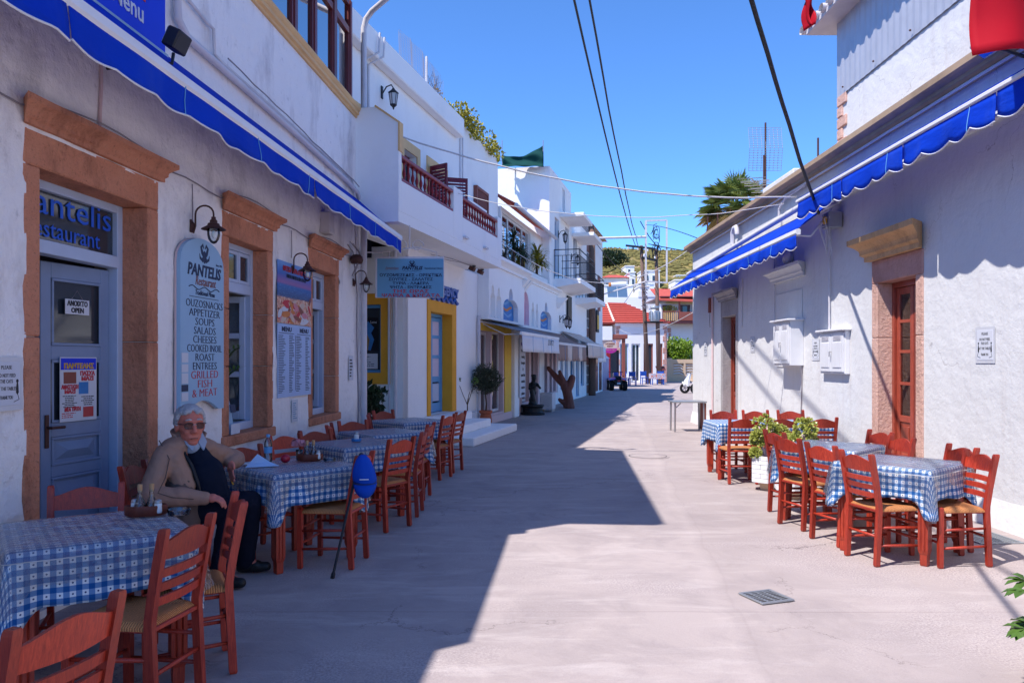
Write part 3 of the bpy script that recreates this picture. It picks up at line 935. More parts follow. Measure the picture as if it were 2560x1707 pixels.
for t_, w_ in (('OUZOSNACKS', .68), ('APPETIZER', .57), ('SOUPS', .35), ('SALADS', .40), ('CHEESES', .43), ('COOKED INOIL', .64), ('ROAST', .35), ('ENTREES', .44)):
    text(t_, .093, 'ink_navy', sg, T(.03, Y, zz), w_, bold=-.0012); zz -= .0765
for t_, w_ in (('GRILLED', .50), ('FISH', .26), ('& MEAT', .46)):
    text(t_, .098, 'ink_red', sg, T(.03, Y, zz), w_, bold=-.0015); zz -= .079
for i, (z0_, z1_, c_) in enumerate(((.42, .50, 'paper'), (.34, .405, 'paper'), (.245, .33, 'paper'), (.18, .235, 'ink_navy'), (.10, .17, 'paper'))):
    MB().box(-.385, -.275, Y-.002, Y, z0_, z1_).build('sticker', MATS[c_], sg)

# ------------------------------------------------------------------ menu board with a picture of fish
mb = thing('menu_board', 'printed menu board with a sea and seafood picture between the restaurant windows', 'menu board', LW @ T(9.21, -.036, 1.24))
def mat_seaview():
    n = NT('seafood_print')
    v = n.co(); sep = n.N('ShaderNodeSeparateXYZ'); n.L(v, sep.inputs[0])
    z = sep.outputs[2]
    c = n.ramp(n.math('MULTIPLY_ADD', z, 1/.70, 0.0), [(0.0, (.42, .12, .06)), (.40, (.55, .25, .12)), (.44, (.01, .05, .18)), (.62, (.01, .12, .42)), (.66, (.30, .12, .36)), (.80, (.05, .14, .50)), (1.0, (.18, .36, .72))])
    f = n.noise(16, 3, .55, v, (1.6, .1, .7), 2.2)
    food = n.ramp(f, [(.34, (.05, .01, .01)), (.44, (.45, .04, .02)), (.50, (.85, .60, .38)), (.55, (.55, .06, .04)), (.62, (.85, .75, .62))])
    low = n.math('LESS_THAN', n.math('ADD', z, n.math('MULTIPLY', n.noise(9, 3), -.09)), .245)
    c = n.mix(low, c, food)
    wv = n.math('MULTIPLY', n.ramp(n.noise(30, 3, .6, v, (.6, 1, 3)), [(.5, 0.0), (.7, 1.0)]), n.math('MULTIPLY', n.math('GREATER_THAN', z, .28), n.math('LESS_THAN', z, .44)))
    c = n.mix(n.math('MULTIPLY', wv, .5), c, (.10, .30, .65))
    n.set(col=c, rough=.4, spec=.4); MATS['seafood_print'] = n.m
mat_seaview()
ph = MB().cbox(-.56, .56, -.006, 0, 0, .70, .001).build('picture', MATS['seafood_print'], mb, T(0, 0, .79))
r_ = random.Random(31)
for k in range(46):
    cx, cz = r_.uniform(-.5, .5), r_.uniform(.03, .26)*(1 if k < 34 else .9); a_ = r_.uniform(-.9, .9); l_, w_ = r_.uniform(.06, .15), r_.uniform(.02, .045)
    pts = [(cx+l_*math.cos(t)*math.cos(a_)-w_*math.sin(t)*math.sin(a_), cz+l_*math.cos(t)*math.sin(a_)+w_*math.sin(t)*math.cos(a_)) for t in [i/9*2*math.pi for i in range(9)]]
    pts = [(max(-.555, min(.555, x)), max(.004, z)) for x, z in pts]
    q = MB(); q.add([(x, -.0065-.00008*k, z) for x, z in pts], [tuple(range(9))]); q.build('printed_fish', MATS[('ink_red', 'awning_beige', 'art_orange', 'rose_pink', 'ink_brown', 'paper')[k % 6]], ph)
text('ΦΡΕΣΚΑ ΨΑΡΙΑ & ΘΑΛΑΣΣΙΝΑ', .075, 'ink_red', mb, T(.03, -.0115, 1.385), .88, bold=.003)
text('FRESH FISHES & SEA FOOD', .055, 'ink_navy', mb, T(.03, -.0115, 1.315), .64, bold=.002)
MB().cbox(-.555, .555, -.005, 0, -.05, .785, .001).build('menu_panel', MATS['menu_blue'], mb)
for sx in (-.28, .30):
    text('MENU', .072, 'ink_navy', mb, T(sx, -.007, .70), .30, bold=.002)
    MB().box(sx-.24, sx+.23, -.007, -.0055, .675, .682).build('rule_line', MATS['ink_navy'], mb)
for i, (xa, xb) in enumerate(((-.53, -.31), (-.20, -.03), (.03, .22), (.35, .50))):
    printed_lines(mb, xa, xb, .0 if i < 2 else .0, .66, 34, 'ink_navy', .42, -.007, 10+i, .55)
MB().box(-.003, .003, -.007, -.0055, .02, .66).build('rule_line', MATS['ink_navy'], mb)
pf = notice('paper_note', 'small taped paper under the menu board with the seafood picture', 'notice', LW @ T(9.2, -.036, 1.02), .2, .26)
printed_lines(pf, -.07, .07, -.1, .1, 8, 'sign_blue_deep', .4, -.006, 9)
pf2 = notice('paper_note', 'small printed paper on the wall by the restaurant corner downpipe', 'notice', LW @ T(11.55, -.036, 1.5), .22, .36)
printed_lines(pf2, -.08, .08, -.14, .14, 6, 'ink_black', .5, -.006, 12)

# ------------------------------------------------------------------ left awning
def scallop_valance(m, x0, x1, y, ztop, drop, pitch=.30, amp=.035, n_per=8, lean=0.0, wav=.03, seed=0):
    """hanging strip with a wavy foot"""
    n = max(2, int((x1-x0)/pitch*n_per))
    b = len(m.v)
    rows = 4
    for i in range(n+1):
        x = x0+(x1-x0)*i/n
        low = drop + amp*(abs(math.sin(math.pi*(x-x0)/pitch))-.5)
        for j in range(rows+1):
            q = j/rows
            yy = y + lean*q + wav*q*noise.noise((x*1.7, seed, q)) + .5*wav*q*math.sin(x*2*math.pi/pitch*.5)
            m.v.append((x, yy, ztop-low*q))
    for i in range(n):
        for j in range(rows):
            a = b+i*(rows+1)+j
            m.f.append((a, a+1, a+rows+2, a+rows+1))
    return n
def solid(o, th):
    md = o.modifiers.new('thickness', 'SOLIDIFY'); md.thickness = th; md.offset = 0
    return o
def awning(Fm, label, x0, x1, proj, zwall, zbar, drop, pitch=.30, segs=(), seed=0, barm='white_paint', fabm='awning_blue', valm='awning_blue', bar=True, amp=.035, trim=True, name='awning', sag=.01):
    t = thing(name, label, 'awning', Fm)
    n = max(4, int((x1-x0)/.4))
    m = MB()
    rows = 4
    for i in range(n+1):
        x = x0+(x1-x0)*i/n
        for j in range(rows+1):
            q = j/rows
            m.v.append((x, -.06-(proj-.06)*q, zwall+(zbar+.045-zwall)*q - sag*math.sin(math.pi*q)*(1+.5*noise.noise((x, seed, 0)))))
    for i in range(n):
        for j in range(rows):
            a = i*(rows+1)+j
            m.f.append((a, a+1, a+rows+2, a+rows+1))
    solid(m.build('canopy', MATS[fabm], t, smooth=True), .004)
    if bar:
        b = MB()
        prof = [(-.035, -.04), (.02, -.045), (.035, -.02), (.03, .035), (-.01, .045), (-.035, .03)]
        for x in (x0-.02, x1+.02):
            for a, z in prof: b.v.append((x, -proj-a, zbar+z))
        k = len(prof)
        for i in range(k): b.f.append((i, (i+1) % k, k+(i+1) % k, k+i))
        b.f.append(tuple(range(k))); b.f.append(tuple(range(k, 2*k))[::-1])
        b.build('front_bar', MATS[barm], t)
    cuts = [x0]+list(segs)+[x1]
    for q, (a, b_) in enumerate(zip(cuts[:-1], cuts[1:])):
        v = MB()
        nn = scallop_valance(v, a+.01, b_-.01, -proj-.02, zbar-.03, drop, pitch, amp, lean=-.01, seed=seed+q*7)
        solid(v.build('valance', MATS[valm], t, smooth=True), .004)
        for xs in range(1, int((b_-a)/1.25)+1):
            i = min(nn-1, int(nn*xs*1.25/(b_-a))); col = [v.v[i*5+j] for j in range(5)]
            MB().tube([(p_[0], p_[1]-.006, p_[2]) for p_ in col], .004, 4).build('seam', MATS['sky_blue_paint'], t)
        if trim:
            e = MB()
            pts = [v.v[i*5+4] for i in range(nn+1)]
            e.tube([(p[0], p[1], p[2]-.002) for p in pts], .0065, 5)
            e.build('piping', MATS['white_paint'], t)
    r = MB(); r.tube([(x0, -.04, zwall-.05), (x1, -.04, zwall-.05)], .03, 10)
    r.build('roller', MATS['white_metal'], t, smooth=True, sharp=50)
    na = max(2, int((x1-x0)/3)+1)
    for i in range(na):
        x = x0+.25+(x1-x0-.5)*i/(na-1)
        MB().tube([(x, -.03, zwall-.10), (x, -proj*.55, zbar-.02), (x, -proj, zbar-.01)], .016, 6).build('arm', MATS['white_metal'], t)
    return t
aw = awning(LW, 'blue awning with white front bar above the restaurant door and windows', -1.5, 12.05, .66, 4.04, 3.485, .195, .42, (4.1, 8.0), 3, amp=.022)

# blue menu sign above it
bs = thing('banner_sign', 'blue sign reading Menu above the restaurant awning, cut by the picture top', 'sign', LW @ T(4.4, -.06, 4.0))
MB().cbox(-1.8, 1.72, -.06, 0, 0, 1.1, .004).build('panel', MATS['banner_blue'], bs)
MB().cbox(-1.83, 1.74, -.075, -.002, -.03, -.002, .003).build('rim', MATS['steel'], bs)
text('Traditional', .26, 'ink_red', bs, T(.86, -.063, .27), 1.15, bold=.003)
text('Menu', .19, 'paper', bs, T(1.2, -.063, .10), .40, bold=.003)
fl = thing('floodlight', 'small black floodlight on an arm beside the blue Menu sign', 'floodlight', LW @ T(5.56, -.05, 3.70))
MB().tube([(-.1, 0, -.06), (-.1, -.35, -.04), (.0, -.42, .0), (.02, -.42, .08)], .012, 6).build('arm', MATS['black_iron'], fl)
MB().cbox(-.09, .09, -.05, .05, -.07, .07, .01, T(.03, -.44, .17) @ RX(R(25))).build('housing', MATS['black_iron'], fl)
MB().box(-.075, .075, .051, .056, -.055, .055, T(.03, -.44, .17) @ RX(R(25))).build('lens', MATS['lamp_glass'], fl)

# ------------------------------------------------------------------ pipes and cables on the restaurant wall
def pipe(name, label, cat, pts, r, mat, F=None, n=8, group=None):
    o = MB().tube(pts, r, n).build(name, MATS[mat], smooth=True, sharp=50)
    if F is not None: o.matrix_world = F
    return tag(o, label, cat, group)
pipe('conduit_pipe', 'long white conduit pipe running along the restaurant wall above the awning', 'pipe', [(5.6, -.04, 5.0), (6.42, -.04, 4.9), (6.45, -.05, 4.42), (6.6, -.05, 4.33), (9, -.05, 4.28), (11.3, -.05, 4.2), (11.85, -.05, 4.15), (12.0, -.06, 4.0)], .035, 'pvc', LW)
pipe('conduit_pipe', 'thinner white conduit with a bend running above the long pipe', 'pipe', [(6.1, -.035, 4.75), (7.0, -.035, 4.62), (7.12, -.035, 4.62), (7.14, -.035, 4.4), (7.3, -.035, 4.38), (11.6, -.035, 4.30), (11.8, -.04, 4.0), (11.85, -.04, 3.0)], .016, 'pvc', LW)
pipe('wall_cable', 'loose dark cable following the white conduit above the blue awning', 'cable', [(7.3+i*.3, -.09-.01*noise.noise((i, 0, 0)), 4.42-.012*i+.03*noise.noise((i*.7, 3, 0))) for i in range(16)], .007, 'cable_grey', LW, 5)
pipe('downpipe', 'white downpipe at the restaurant corner bending up to the red eave', 'pipe', [(11.62, -.66, 7.4), (11.62, -.66, 7.16), (11.65, -.6, 7.02), (11.95, -.25, 6.94), (12.02, -.14, 6.85), (12.02, -.10, 6.7), (12.02, -.10, 5.5), (12.02, -.16, 5.25)], .045, 'pvc', LW)
pipe('downpipe', 'thick white pipe beside the balcony side wall ending in a bend', 'pipe', [(12.1, -.1, 5.40), (12.1, -.16, 5.42), (12.18, -.22, 5.30), (12.2, -.22, 4.05), (12.15, -.18, 3.92), (12.05, -.12, 3.88), (12.02, -.10, 3.7), (12.02, -.10, .1)], .05, 'pvc', LW)
m = [(11.4, -.03, 3.3), (11.6, -.05, 3.22), (11.75, -.04, 3.0), (11.83, -.05, 2.6), (11.85, -.04, 2.0), (11.9, -.05, 1.0), (11.88, -.04, .3)]
pipe('wall_cable', 'grey cable hanging down the restaurant corner beside the downpipe', 'cable', m, .009, 'cable_grey', LW, 5)
pts = []
for s in [i*.22 for i in range(0, 54)]:
    inside = any(a-.17 < s < b+.17 for a, b in ((D0, D1), (7.47, 8.42), (9.88, 10.84)))
    pts.append((s, -.12 if inside else -.04, (3.185 if inside else 3.13)+.018*math.sin(s*5)))
pipe('light_string', 'thin cable strung over the stone cornices of the restaurant', 'cable', pts, .006, 'cable_grey', LW, 5)
pipe('wall_conduit', 'thin brown conduit dropping from the awning to the door cornice', 'pipe', [(5.42, -.035, 3.95), (5.42, -.035, 3.5), (5.40, -.035, 3.19)], .013, 'plaster_pink', LW, 6)
for s, z1_ in ((6.72, 3.12), (9.10, 3.12)):
    pipe('wall_cable', 'thin cable dropping to the swan-neck lamp ' + ('by the door' if s < 8 else 'above the menu board'), 'cable', [(s, -.035, 2.8), (s+.01, -.035, 2.9), (s, -.035, z1_)], .005, 'cable_grey', LW, 5)
bx = thing('alarm_box', 'white plastic box under the restaurant awning above the menu board', 'box', LW @ T(10.25, -.02, 3.28))
MB().cbox(-.10, .10, -.14, 0, -.02, .26, .012).build('cover', MATS['offwhite'], bx)
MB().cbox(-.085, .085, -.146, -.139, .0, .06, .004).build('grille', MATS['pvc'], bx)
ns = thing('junction_lamp', 'rusty round wall fitting tangled with wires under the awning end', 'wall fitting', LW @ T(11.55, -.02, 3.1))
MB().lathe([(0, .0), (.08, .0), (.10, .05), (.09, .10), (.05, .13), (0, .14)], 12, T(0, -.1, -.06)).build('casing', MATS['rust_iron'], ns, smooth=True)
m = MB()
for k in range(5):
    r_ = random.Random(k); m.tube([(-.1+.2*r_.random(), -.02, .25), (.1*r_.random(), -.12, .12), (-.05+.1*r_.random(), -.16, .02), (-.1+.2*r_.random(), -.05, -.25)], .005, 4)
m.build('wire_tangle', MATS['cable_grey'], ns)
# ------------------------------------------------------------------ hanging sign in Greek
hs = thing('hanging_sign', 'blue double-sided sign in Greek hung across the pavement by the restaurant corner', 'sign', T(-1.58, 12.05, 2.58))
MB().cbox(-.53, .53, -.03, .03, 0, .63, .006).build('board_frame', MATS['pvc'], hs)
MB().box(-.497, .525, -.034, -.031, .005, .598).build('board_face', MATS['sign_blue_deep'], hs)
Y = -.036
anchor_mark(hs, .04, .505, .34, Y)
text('PANTELIS', .075, 'ink_navy', hs, T(.04, Y, .43), .32, shear=.25, bold=.003)
text('Εστιατόριο', .06, 'ink_brown', hs, T(-.27, Y, .43), .20, shear=.3)
text('Παραδοσιακό Μενού', .04, 'ink_navy', hs, T(.37, Y, .435), .29, shear=.3)
wave_mark(hs, -.1, .18, .405, Y, 'ink_navy', .005, 4, .002)
for t_, z_, w_, s_, c_ in (('ΟΥΖΟΜΕΖΕΔΕΣ - ΟΡΕΚΤΙΚΑ', .325, .96, .062, 'ink_navy'), ('ΣΟΥΠΕΣ - ΣΑΛΑΤΕΣ', .262, .68, .058, 'ink_navy'), ('ΤΥΡΙΑ - ΛΑΔΕΡΑ', .202, .56, .055, 'ink_navy'),
                           ('ΨΗΤΑ - ΕΝΤΡΑΔΕΣ', .142, .64, .055, 'ink_navy'), ('ΤΗΣ ΩΡΑΣ', .075, .56, .068, 'ink_red'), ('ΨΑΡΙΑ & ΚΡΕΑΤΑ', .01, .90, .068, 'ink_red')):
    text(t_, s_, c_, hs, T(.02, Y, z_), w_, bold=.0012)
m = MB()
m.tube([(-.42, 0, .63), (-.42, 0, .70), (.1, 0, .78), (.42, 0, .70), (.42, 0, .63)], .008, 6)
for sx in (-1, 1):
    m.tube([(sx*(.12+.10*math.cos(a)*(1-a/12)), 0, .80+.10*math.sin(a)*(1-a/12)) for a in [i*.5 for i in range(14)]], .006, 5)
m.tube([(-.85, 0, .70), (-.42, 0, .70)], .010, 6); m.tube([(0, 0, .77), (0, 0, 1.12)], .008, 6)
m.build('scroll_bracket', MATS['offwhite'], hs)

# ------------------------------------------------------------------ house with the red balcony
hb = thing('balcony_house', 'white two-storey house with red balustrade balcony next to the restaurant', 'building', L2)
G0, G1 = 14.62, 19.45
m = MB()
m.sheet([(G0, 0), (G1, 0), (G1, 3.7), (G0, 3.7)], [rect(16.05, 17.4, .515, 2.6)], 0, .3)
m.build('ground_floor_wall', MATS['plaster_white'], hb)
m = MB()
m.sheet([(0, 0), (3, 0), (3, 3.7), (0, 3.7)], [rect(2.0, 2.58, 1.39, 2.64)], 0, .25)
ew = m.build('end_wall', MATS['plaster_white'], hb, T(G0, 0, 0) @ RZ(R(-90)) @ T(-3.0, 0, 0))
EWM = T(G0+.001, 3.0, 0) @ RZ(R(-90))
ew.matrix_local = EWM
MB().box(G0+.26, G1-.01, .31, 4, 0, 3.69).build('core', MATS['dark_inside'], hb)
# yellow window frame on the end wall
m = MB(); m.sheet(rect(1.78, 2.76, 1.18, 2.84), [rect(2.0, 2.58, 1.39, 2.64)], -.03, .1); m.build('window_surround', MATS['yellow_paint'], hb, EWM)
m = MB()
m.cbox(2.0, 2.58, .05, .09, 2.58, 2.64); m.cbox(2.0, 2.58, .05, .09, 1.39, 1.44); m.cbox(2.53, 2.58, .051, .089, 1.44, 2.58); m.cbox(2.0, 2.05, .051, .089, 1.44, 2.58)
w = m.build('window', MATS['sky_blue_paint'], hb, EWM)
MB().box(2.05, 2.53, .07, .075, 1.44, 2.58).build('pane', MATS['glass_dark'], w)
ps = notice('map_poster', 'island map poster behind the yellow framed window', 'poster', L2 @ EWM @ T(2.29, .068, 2.1), .40, .62, 'dark_inside')
m = MB(); m.sheet([(-.14, -.28), (.05, -.3), (.12, -.1), (.06, .02), (.12, .12), (0, .24), (-.1, .15), (-.12, 0)], [], -.0085, -.006); m.build('map_print', MATS['art_blue'], ps)
m = MB(); m.sheet([(-.14, -.28), (.0, -.3), (.03, -.1), (-.02, .0), (-.1, .02)], [], -.0105, -.0088); m.build('land_print', MATS['leaf_dry'], ps)
text('Leros', .07, 'paper', ps, T(.11, -.009, .2), .12)
pw = notice('timetable_sheet', 'pale printed sheet below the island map in the yellow framed window', 'notice', L2 @ EWM @ T(2.27, .066, 1.6), .42, .28)
printed_lines(pw, -.17, .17, -.1, .1, 6, 'ink_navy', .35, -.006, 5)
# yellow door frame, blue double door
m = MB(); m.sheet(rect(15.88, 17.69, .515, 2.83), [rect(16.05, 17.4, .5151, 2.6)], -.03, -.001); m.build('door_surround', MATS['yellow_paint'], hb)
m = MB(); m.box(16.03, 16.0501, -.0005, .26, .515, 2.6); m.box(17.3999, 17.42, -.0005, .26, .515, 2.6); m.box(16.05, 17.4, -.0005, .26, 2.5999, 2.62); m.build('door_reveal', MATS['yellow_paint'], hb)
m = MB(); m.cbox(16.05, 16.11, .2, .27, .515, 2.6); m.cbox(17.34, 17.4, .2, .27, .515, 2.6); m.cbox(16.11, 17.34, .201, .269, 2.53, 2.6)
m.build('door_frame', MATS['sky_blue_paint'], hb)
for k, a in enumerate((16.115, 16.73)):
    d = MB(); b = a+.605
    for z0_, z1_ in ((.53, .72), (1.16, 1.28), (1.66, 1.73), (2.08, 2.15), (2.44, 2.52)): d.cbox(a+.08, b-.08, .211, .249, z0_, z1_)
    d.cbox(a, a+.08, .21, .25, .53, 2.52); d.cbox(b-.08, b, .21, .25, .53, 2.52)
    q = d.build('door', MATS['sky_blue_paint'], hb)
    for z0_, z1_ in ((1.28, 1.66), (1.73, 2.08), (2.15, 2.44)): MB().box(a+.07, b-.07, .228, .234, z0_, z1_).build('pane', MATS['plaster_lilac'], q)
    MB().cbox(a+.1, b-.1, .215, .24, .75, 1.13, .02).build('panel', MATS['pale_blue_paint'], q)
# steps
MB().cbox(15.3, 18.75, -1.15, -.001, 0, .17, .02).build('step', MATS['plaster_white'], hb)
MB().cbox(15.5, 17.95, -.75, -.001, .1701, .34, .02).build('step', MATS['plaster_white'], hb)
MB().cbox(15.7, 17.75, -.38, -.001, .3401, .51, .02).build('step', MATS['plaster_white'], hb)
# balcony
B0, B1, BO = 12.28, 18.40, .865
MB().box(B0, B1, -BO, .3, 3.7, 3.86).build('balcony_slab', MATS['plaster_pink'].copy() if False else MATS['plaster_white'], hb)
for a, b in ((B0+.12, 14.95), (15.5, B1-.3)): MB().cbox(a, b, -BO-.001, -BO+.12, 3.86, 4.34, .008).build('parapet', MATS['plaster_white'], hb)
for a, b in ((14.95, 15.5), (B1-.3, B1)): MB().cbox(a, b, -BO-.002, -BO+.14, 3.861, 4.82, .008).build('parapet_pier', MATS['plaster_white'], hb)
m = MB(); m.add([(B0, -BO-.002, 3.862), (B0+.12, -BO-.002, 3.862), (B0, 0, 3.862), (B0+.12, 0, 3.862), (B0, -BO-.002, 5.18), (B0+.12, -BO-.002, 5.18), (B0, -BO+.38, 5.45), (B0+.12, -BO+.38, 5.45), (B0, 0, 5.45), (B0+.12, 0, 5.45)],
               [(0, 1, 5, 4), (4, 5, 7, 6), (6, 7, 9, 8), (0, 4, 6, 8, 2), (1, 3, 9, 7, 5), (2, 8, 9, 3)])
m.build('side_screen', MATS['plaster_white'], hb)
m = MB(); m.sqtube([(B0+.06, -BO-.01, 4.76), (B0+.06, -BO-.01, 5.19), (B0+.06, -BO+.38, 5.465)], .14, .03); m.build('screen_trim', MATS['tan_paint'], hb)
BAL = [(.0, 0), (.022, 0), (.022, .03), (.012, .045), (.028, .09), (.030, .13), (.014, .19), (.013, .24), (.022, .27), (.022, .295), (0, .295)]
balm = MB().lathe(BAL, 8).mesh('baluster'); balm.materials.append(MATS['rail_red'])
for p_ in balm.polygons: p_.use_smooth = True
for a, b in ((B0+.13, 14.94), (15.51, B1-.31)):
    MB().cbox(a, b, -BO+.01, -BO+.11, 4.345, 4.39, .006).build('bottom_rail', MATS['rail_red'], hb)
    MB().cbox(a, b, -BO, -BO+.12, 4.685, 4.745, .012).build('top_rail', MATS['rail_red'], hb)
    n = int((b-a)/.19)
    for i in range(n+1):
        o = bpy.data.objects.new('baluster', balm); COL.objects.link(o); o.parent = hb
        o.matrix_local = T(a+.06+(b-a-.12)*i/n, -BO+.06, 4.39)
# upper wall with windows
U0, U1 = 12.1, 22.35
wins = [(12.65, 13.35, 4.0, 5.72), (15.4, 16.1, 3.9, 5.7), (16.85, 17.85, 3.9, 5.7)]
m = MB(); m.sheet([(U0, 3.861), (U1, 3.861), (U1, 7.2), (U0, 7.2)], [rect(*w_) for w_ in wins], .302, .6)
m.build('upper_wall', MATS['plaster_white'], hb)
m = MB(); m.box(U0, U1, .61, 5, 3.5, 7.19); m.build('upper_core', MATS['dark_inside'], hb)
m = MB(); m.box(U0-.15, U0-.001, .302, 5, 3.861, 7.2); m.box(U1+.001, U1+.15, .302, 5, 3.861, 7.2); m.box(U0, U1, 4.9, 5.1, 3.5, 7.2); m.build('end_gable', MATS['plaster_white'], hb)
MB().box(U0-.15, U1+.15, .3, 5.1, 7.201, 7.26).build('flat_roof', MATS['plaster_white'], hb)
MB().cbox(U0-.16, 18.7, .10, .301, 6.80, 7.24, .02).build('roof_band', MATS['plaster_white'], hb)
for (a, b, c, d) in wins:
    m = MB(); m.sheet(rect(a-.17, b+.17, c, d+.19), [rect(a, b, c+.0001, d)], .275, .301); m.build('window_surround', MATS['tan_paint'], hb)
    window_unit(hb, a, b, c, d, .45, 'maroon_paint', 'glass_dark', 1, 3, .07)
def shutter(parent, x, y, z0, z1, w, ang, mat='maroon_paint'):
    m = MB(); m.cbox(0, .05, -.018, .018, z0, z1); m.cbox(w-.05, w, -.018, .018, z0, z1)
    for z in (z0, (z0+z1)/2-.025, z1-.06): m.cbox(.05, w-.05, -.017, .017, z, z+.06)
    s = m.build('shutter', MATS[mat], parent, T(x, y, 0) @ RZ(ang))
    l = MB(); n = int((z1-z0)/.07)
    for i in range(n): l.box(.05, w-.05, -.012, .012, z0+.03+i*.07, z0+.075+i*.07, None)
    l.build('louvres', MATS[mat], s)
shutter(hb, 13.35, .27, 4.9, 5.72, .45, R(-62)); shutter(hb, 16.85, .27, 4.1, 5.7, .48, R(-115)); shutter(hb, 17.85, .27, 4.1, 5.7, .5, R(-60))
m = MB(); m.cbox(20.1, 21.2, .20, .301, 5.35, 5.42); m.cbox(20.1, 21.2, .20, .301, 5.95, 6.02); m.cbox(20.1, 20.17, .2, .301, 5.42, 5.95); m.cbox(21.13, 21.2, .2, .301, 5.42, 5.95)
for i in range(9): m.box(20.2+i*.105, 20.25+i*.105, .22, .30, 5.42, 5.95)
m.build('vent_window', MATS['ink_brown'], hb)
MB().cbox(18.75, 20.3, .0, .3, 5.28, 5.40, .01).build('wall_ledge', MATS['plaster_white'], hb)
for x in (15.6, 17.0): MB().cbox(x-.1, x+.1, -BO-.07, -BO, 3.94, 3.98).build('drain_spout', MATS['pvc'], hb)
# letters of the agency over the door
for t_, xx, ww in (('AGENCY', 17.05, 1.35),):
    text(t_, .26, 'plastic_blue', hb, T(xx, -.05, 2.98), ww, ext=.03, bold=.012)
m = MB(); m.tube([(15.9+i*.045, -.04, 2.90+.045*math.sin(i*.9)) for i in range(42)], .035, 6); m.build('wave_trim', MATS['plastic_blue'], hb)
pipe('rain_pipe', 'white downpipe at the corner of the yellow-framed window wall', 'pipe', [(14.55, .12, 0.1), (14.55, .12, 3.6)], .04, 'pvc', L2)
pipe('rain_pipe', 'thin white pipe left of the corner downpipe, beside the yellow window', 'pipe', [(14.55, .24, 0.1), (14.55, .24, 3.6)], .022, 'pvc', L2)
pipe('rain_pipe', 'white downpipe on the corner between balcony house and arched shops', 'pipe', [(19.35, -.06, .2), (19.35, -.06, 2.7)], .04, 'pvc', L2)
for i, x in enumerate((13.55, 13.75)):
    pipe('roof_conduit', ('left' if i == 0 else 'right') + ' of two pale conduits climbing the balcony house wall to the roof', 'pipe', [(x, .28, 5.3), (x, .28, 6.7), (x+.1, .05, 6.85), (x+.15, .05, 7.2)], .02, 'pvc', L2)
for i, x in enumerate((18.95, 19.15)):
    pipe('roof_conduit', ('left' if i == 0 else 'right') + ' of two thin conduits below the rooftop bush', 'pipe', [(x, .28, 5.5), (x, .28, 7.2)], .016, 'pvc', L2)
pipe('wall_cable', 'thin loose cable hanging in front of the balcony house upper wall', 'cable', [(12.35, .1, 6.4), (12.4, .05, 6.0), (12.38, .08, 5.5)], .007, 'cable_grey', L2, 5)

def lantern(label, F, x, z, k=1.0, y0=0.0):
    t = thing('wall_lantern', label, 'lantern', F @ T(x, y0, z), 'black wall lanterns')
    m = MB(); m.cbox(-.04*k, .04*k, -.02, 0, -.12*k, .12*k, .006); m.build('wall_plate', MATS['black_iron'], t)
    m = MB(); m.tube([(0, -.02, -.02*k), (0, -.10*k, .10*k), (0, -.20*k, .13*k), (0, -.24*k, .06*k)], .012*k, 6); m.build('arm', MATS['black_iron'], t)
    m = MB(); m.lathe([(0, .10*k), (.02*k, .08*k), (.03*k, .06*k), (.10*k, .0), (.10*k, -.015*k), (.085*k, -.02*k)], 6, T(0, -.24*k, -.02*k))
    for i in range(6):
        a = math.pi*i/3
        m.tube([(.085*k*math.cos(a), -.24*k+.085*k*math.sin(a), -.04*k), (.055*k*math.cos(a), -.24*k+.055*k*math.sin(a), -.26*k)], .007*k, 4)
    m.lathe([(.06*k, -.24*k), (.065*k, -.26*k), (.02*k, -.30*k), (.01*k, -.34*k), (0, -.34*k)], 6, T(0, -.24*k, -.0))
    m.build('cage', MATS['black_iron'], t)
    m = MB(); m.lathe([(.08*k, -.04*k), (.052*k, -.25*k)], 6, T(0, -.24*k, 0)); m.build('glass_body', MATS['lamp_glass'], t)
    return t
lantern('black wall lantern high on the balcony house beside its conduits', L2, 14.35, 6.42, .95, .30)

# ------------------------------------------------------------------ arched shop building
sh = thing('arched_shops', 'white shop building with keyhole niches and painted arches in its parapet', 'building', L2)
def keyhole(x0, x1, z0, z1, kind_='key'):
    w = x1-x0; c = (x0+x1)/2; pts = [(x0, z0), (x1, z0)]
    if kind_ == 'key':
        h = z1-z0; r = min(.27*w, .24*h); zc = z1-r
        for a in range(0, 91, 15): pts.append((c+r*.9+(w/2-r*.9)*math.cos(R(a)), z0+.40*h+.26*h*math.sin(R(a))))
        for a in range(-15, 196, 15): pts.append((c+r*math.cos(R(a)), zc+r*math.sin(R(a))))
        for a in range(90, 181, 15): pts.append((c-r*.9+(w/2-r*.9)*math.cos(R(a)), z0+.40*h+.26*h*math.sin(R(a))))
    elif kind_ == 'slim':
        zs = z0+(z1-z0)*.62
        pts += [(x1, zs), (c+w*.28, zs+(z1-z0)*.1), (c+w*.2, z1-.08), (c, z1), (c-w*.2, z1-.08), (c-w*.28, zs+(z1-z0)*.1), (x0, zs)]
    else:
        zs = z1-w*.5
        for a in range(0, 181, 15): pts.append((c+w/2*math.cos(R(a)), zs+w*.5*math.sin(R(a))))
    out_ = []
    for p in pts:
        if not out_ or abs(p[0]-out_[-1][0])+abs(p[1]-out_[-1][1]) > 1e-4: out_.append(p)
    return out_
A0, A1, B9 = 19.46, 23.3, 30.0
nA = [keyhole(19.62, 20.05, 2.68, 3.5, 'slim'), keyhole(20.18, 20.66, 2.68, 3.48, 'slim'), keyhole(20.86, 22.5, 2.68, 3.55)]
nB = [keyhole(23.95, 24.95, 2.7, 3.72, 'arch'), keyhole(25.3, 25.75, 2.7, 3.5, 'slim'), keyhole(25.95, 26.35, 2.7, 3.5, 'slim'), keyhole(26.7, 28.6, 2.7, 3.62)]
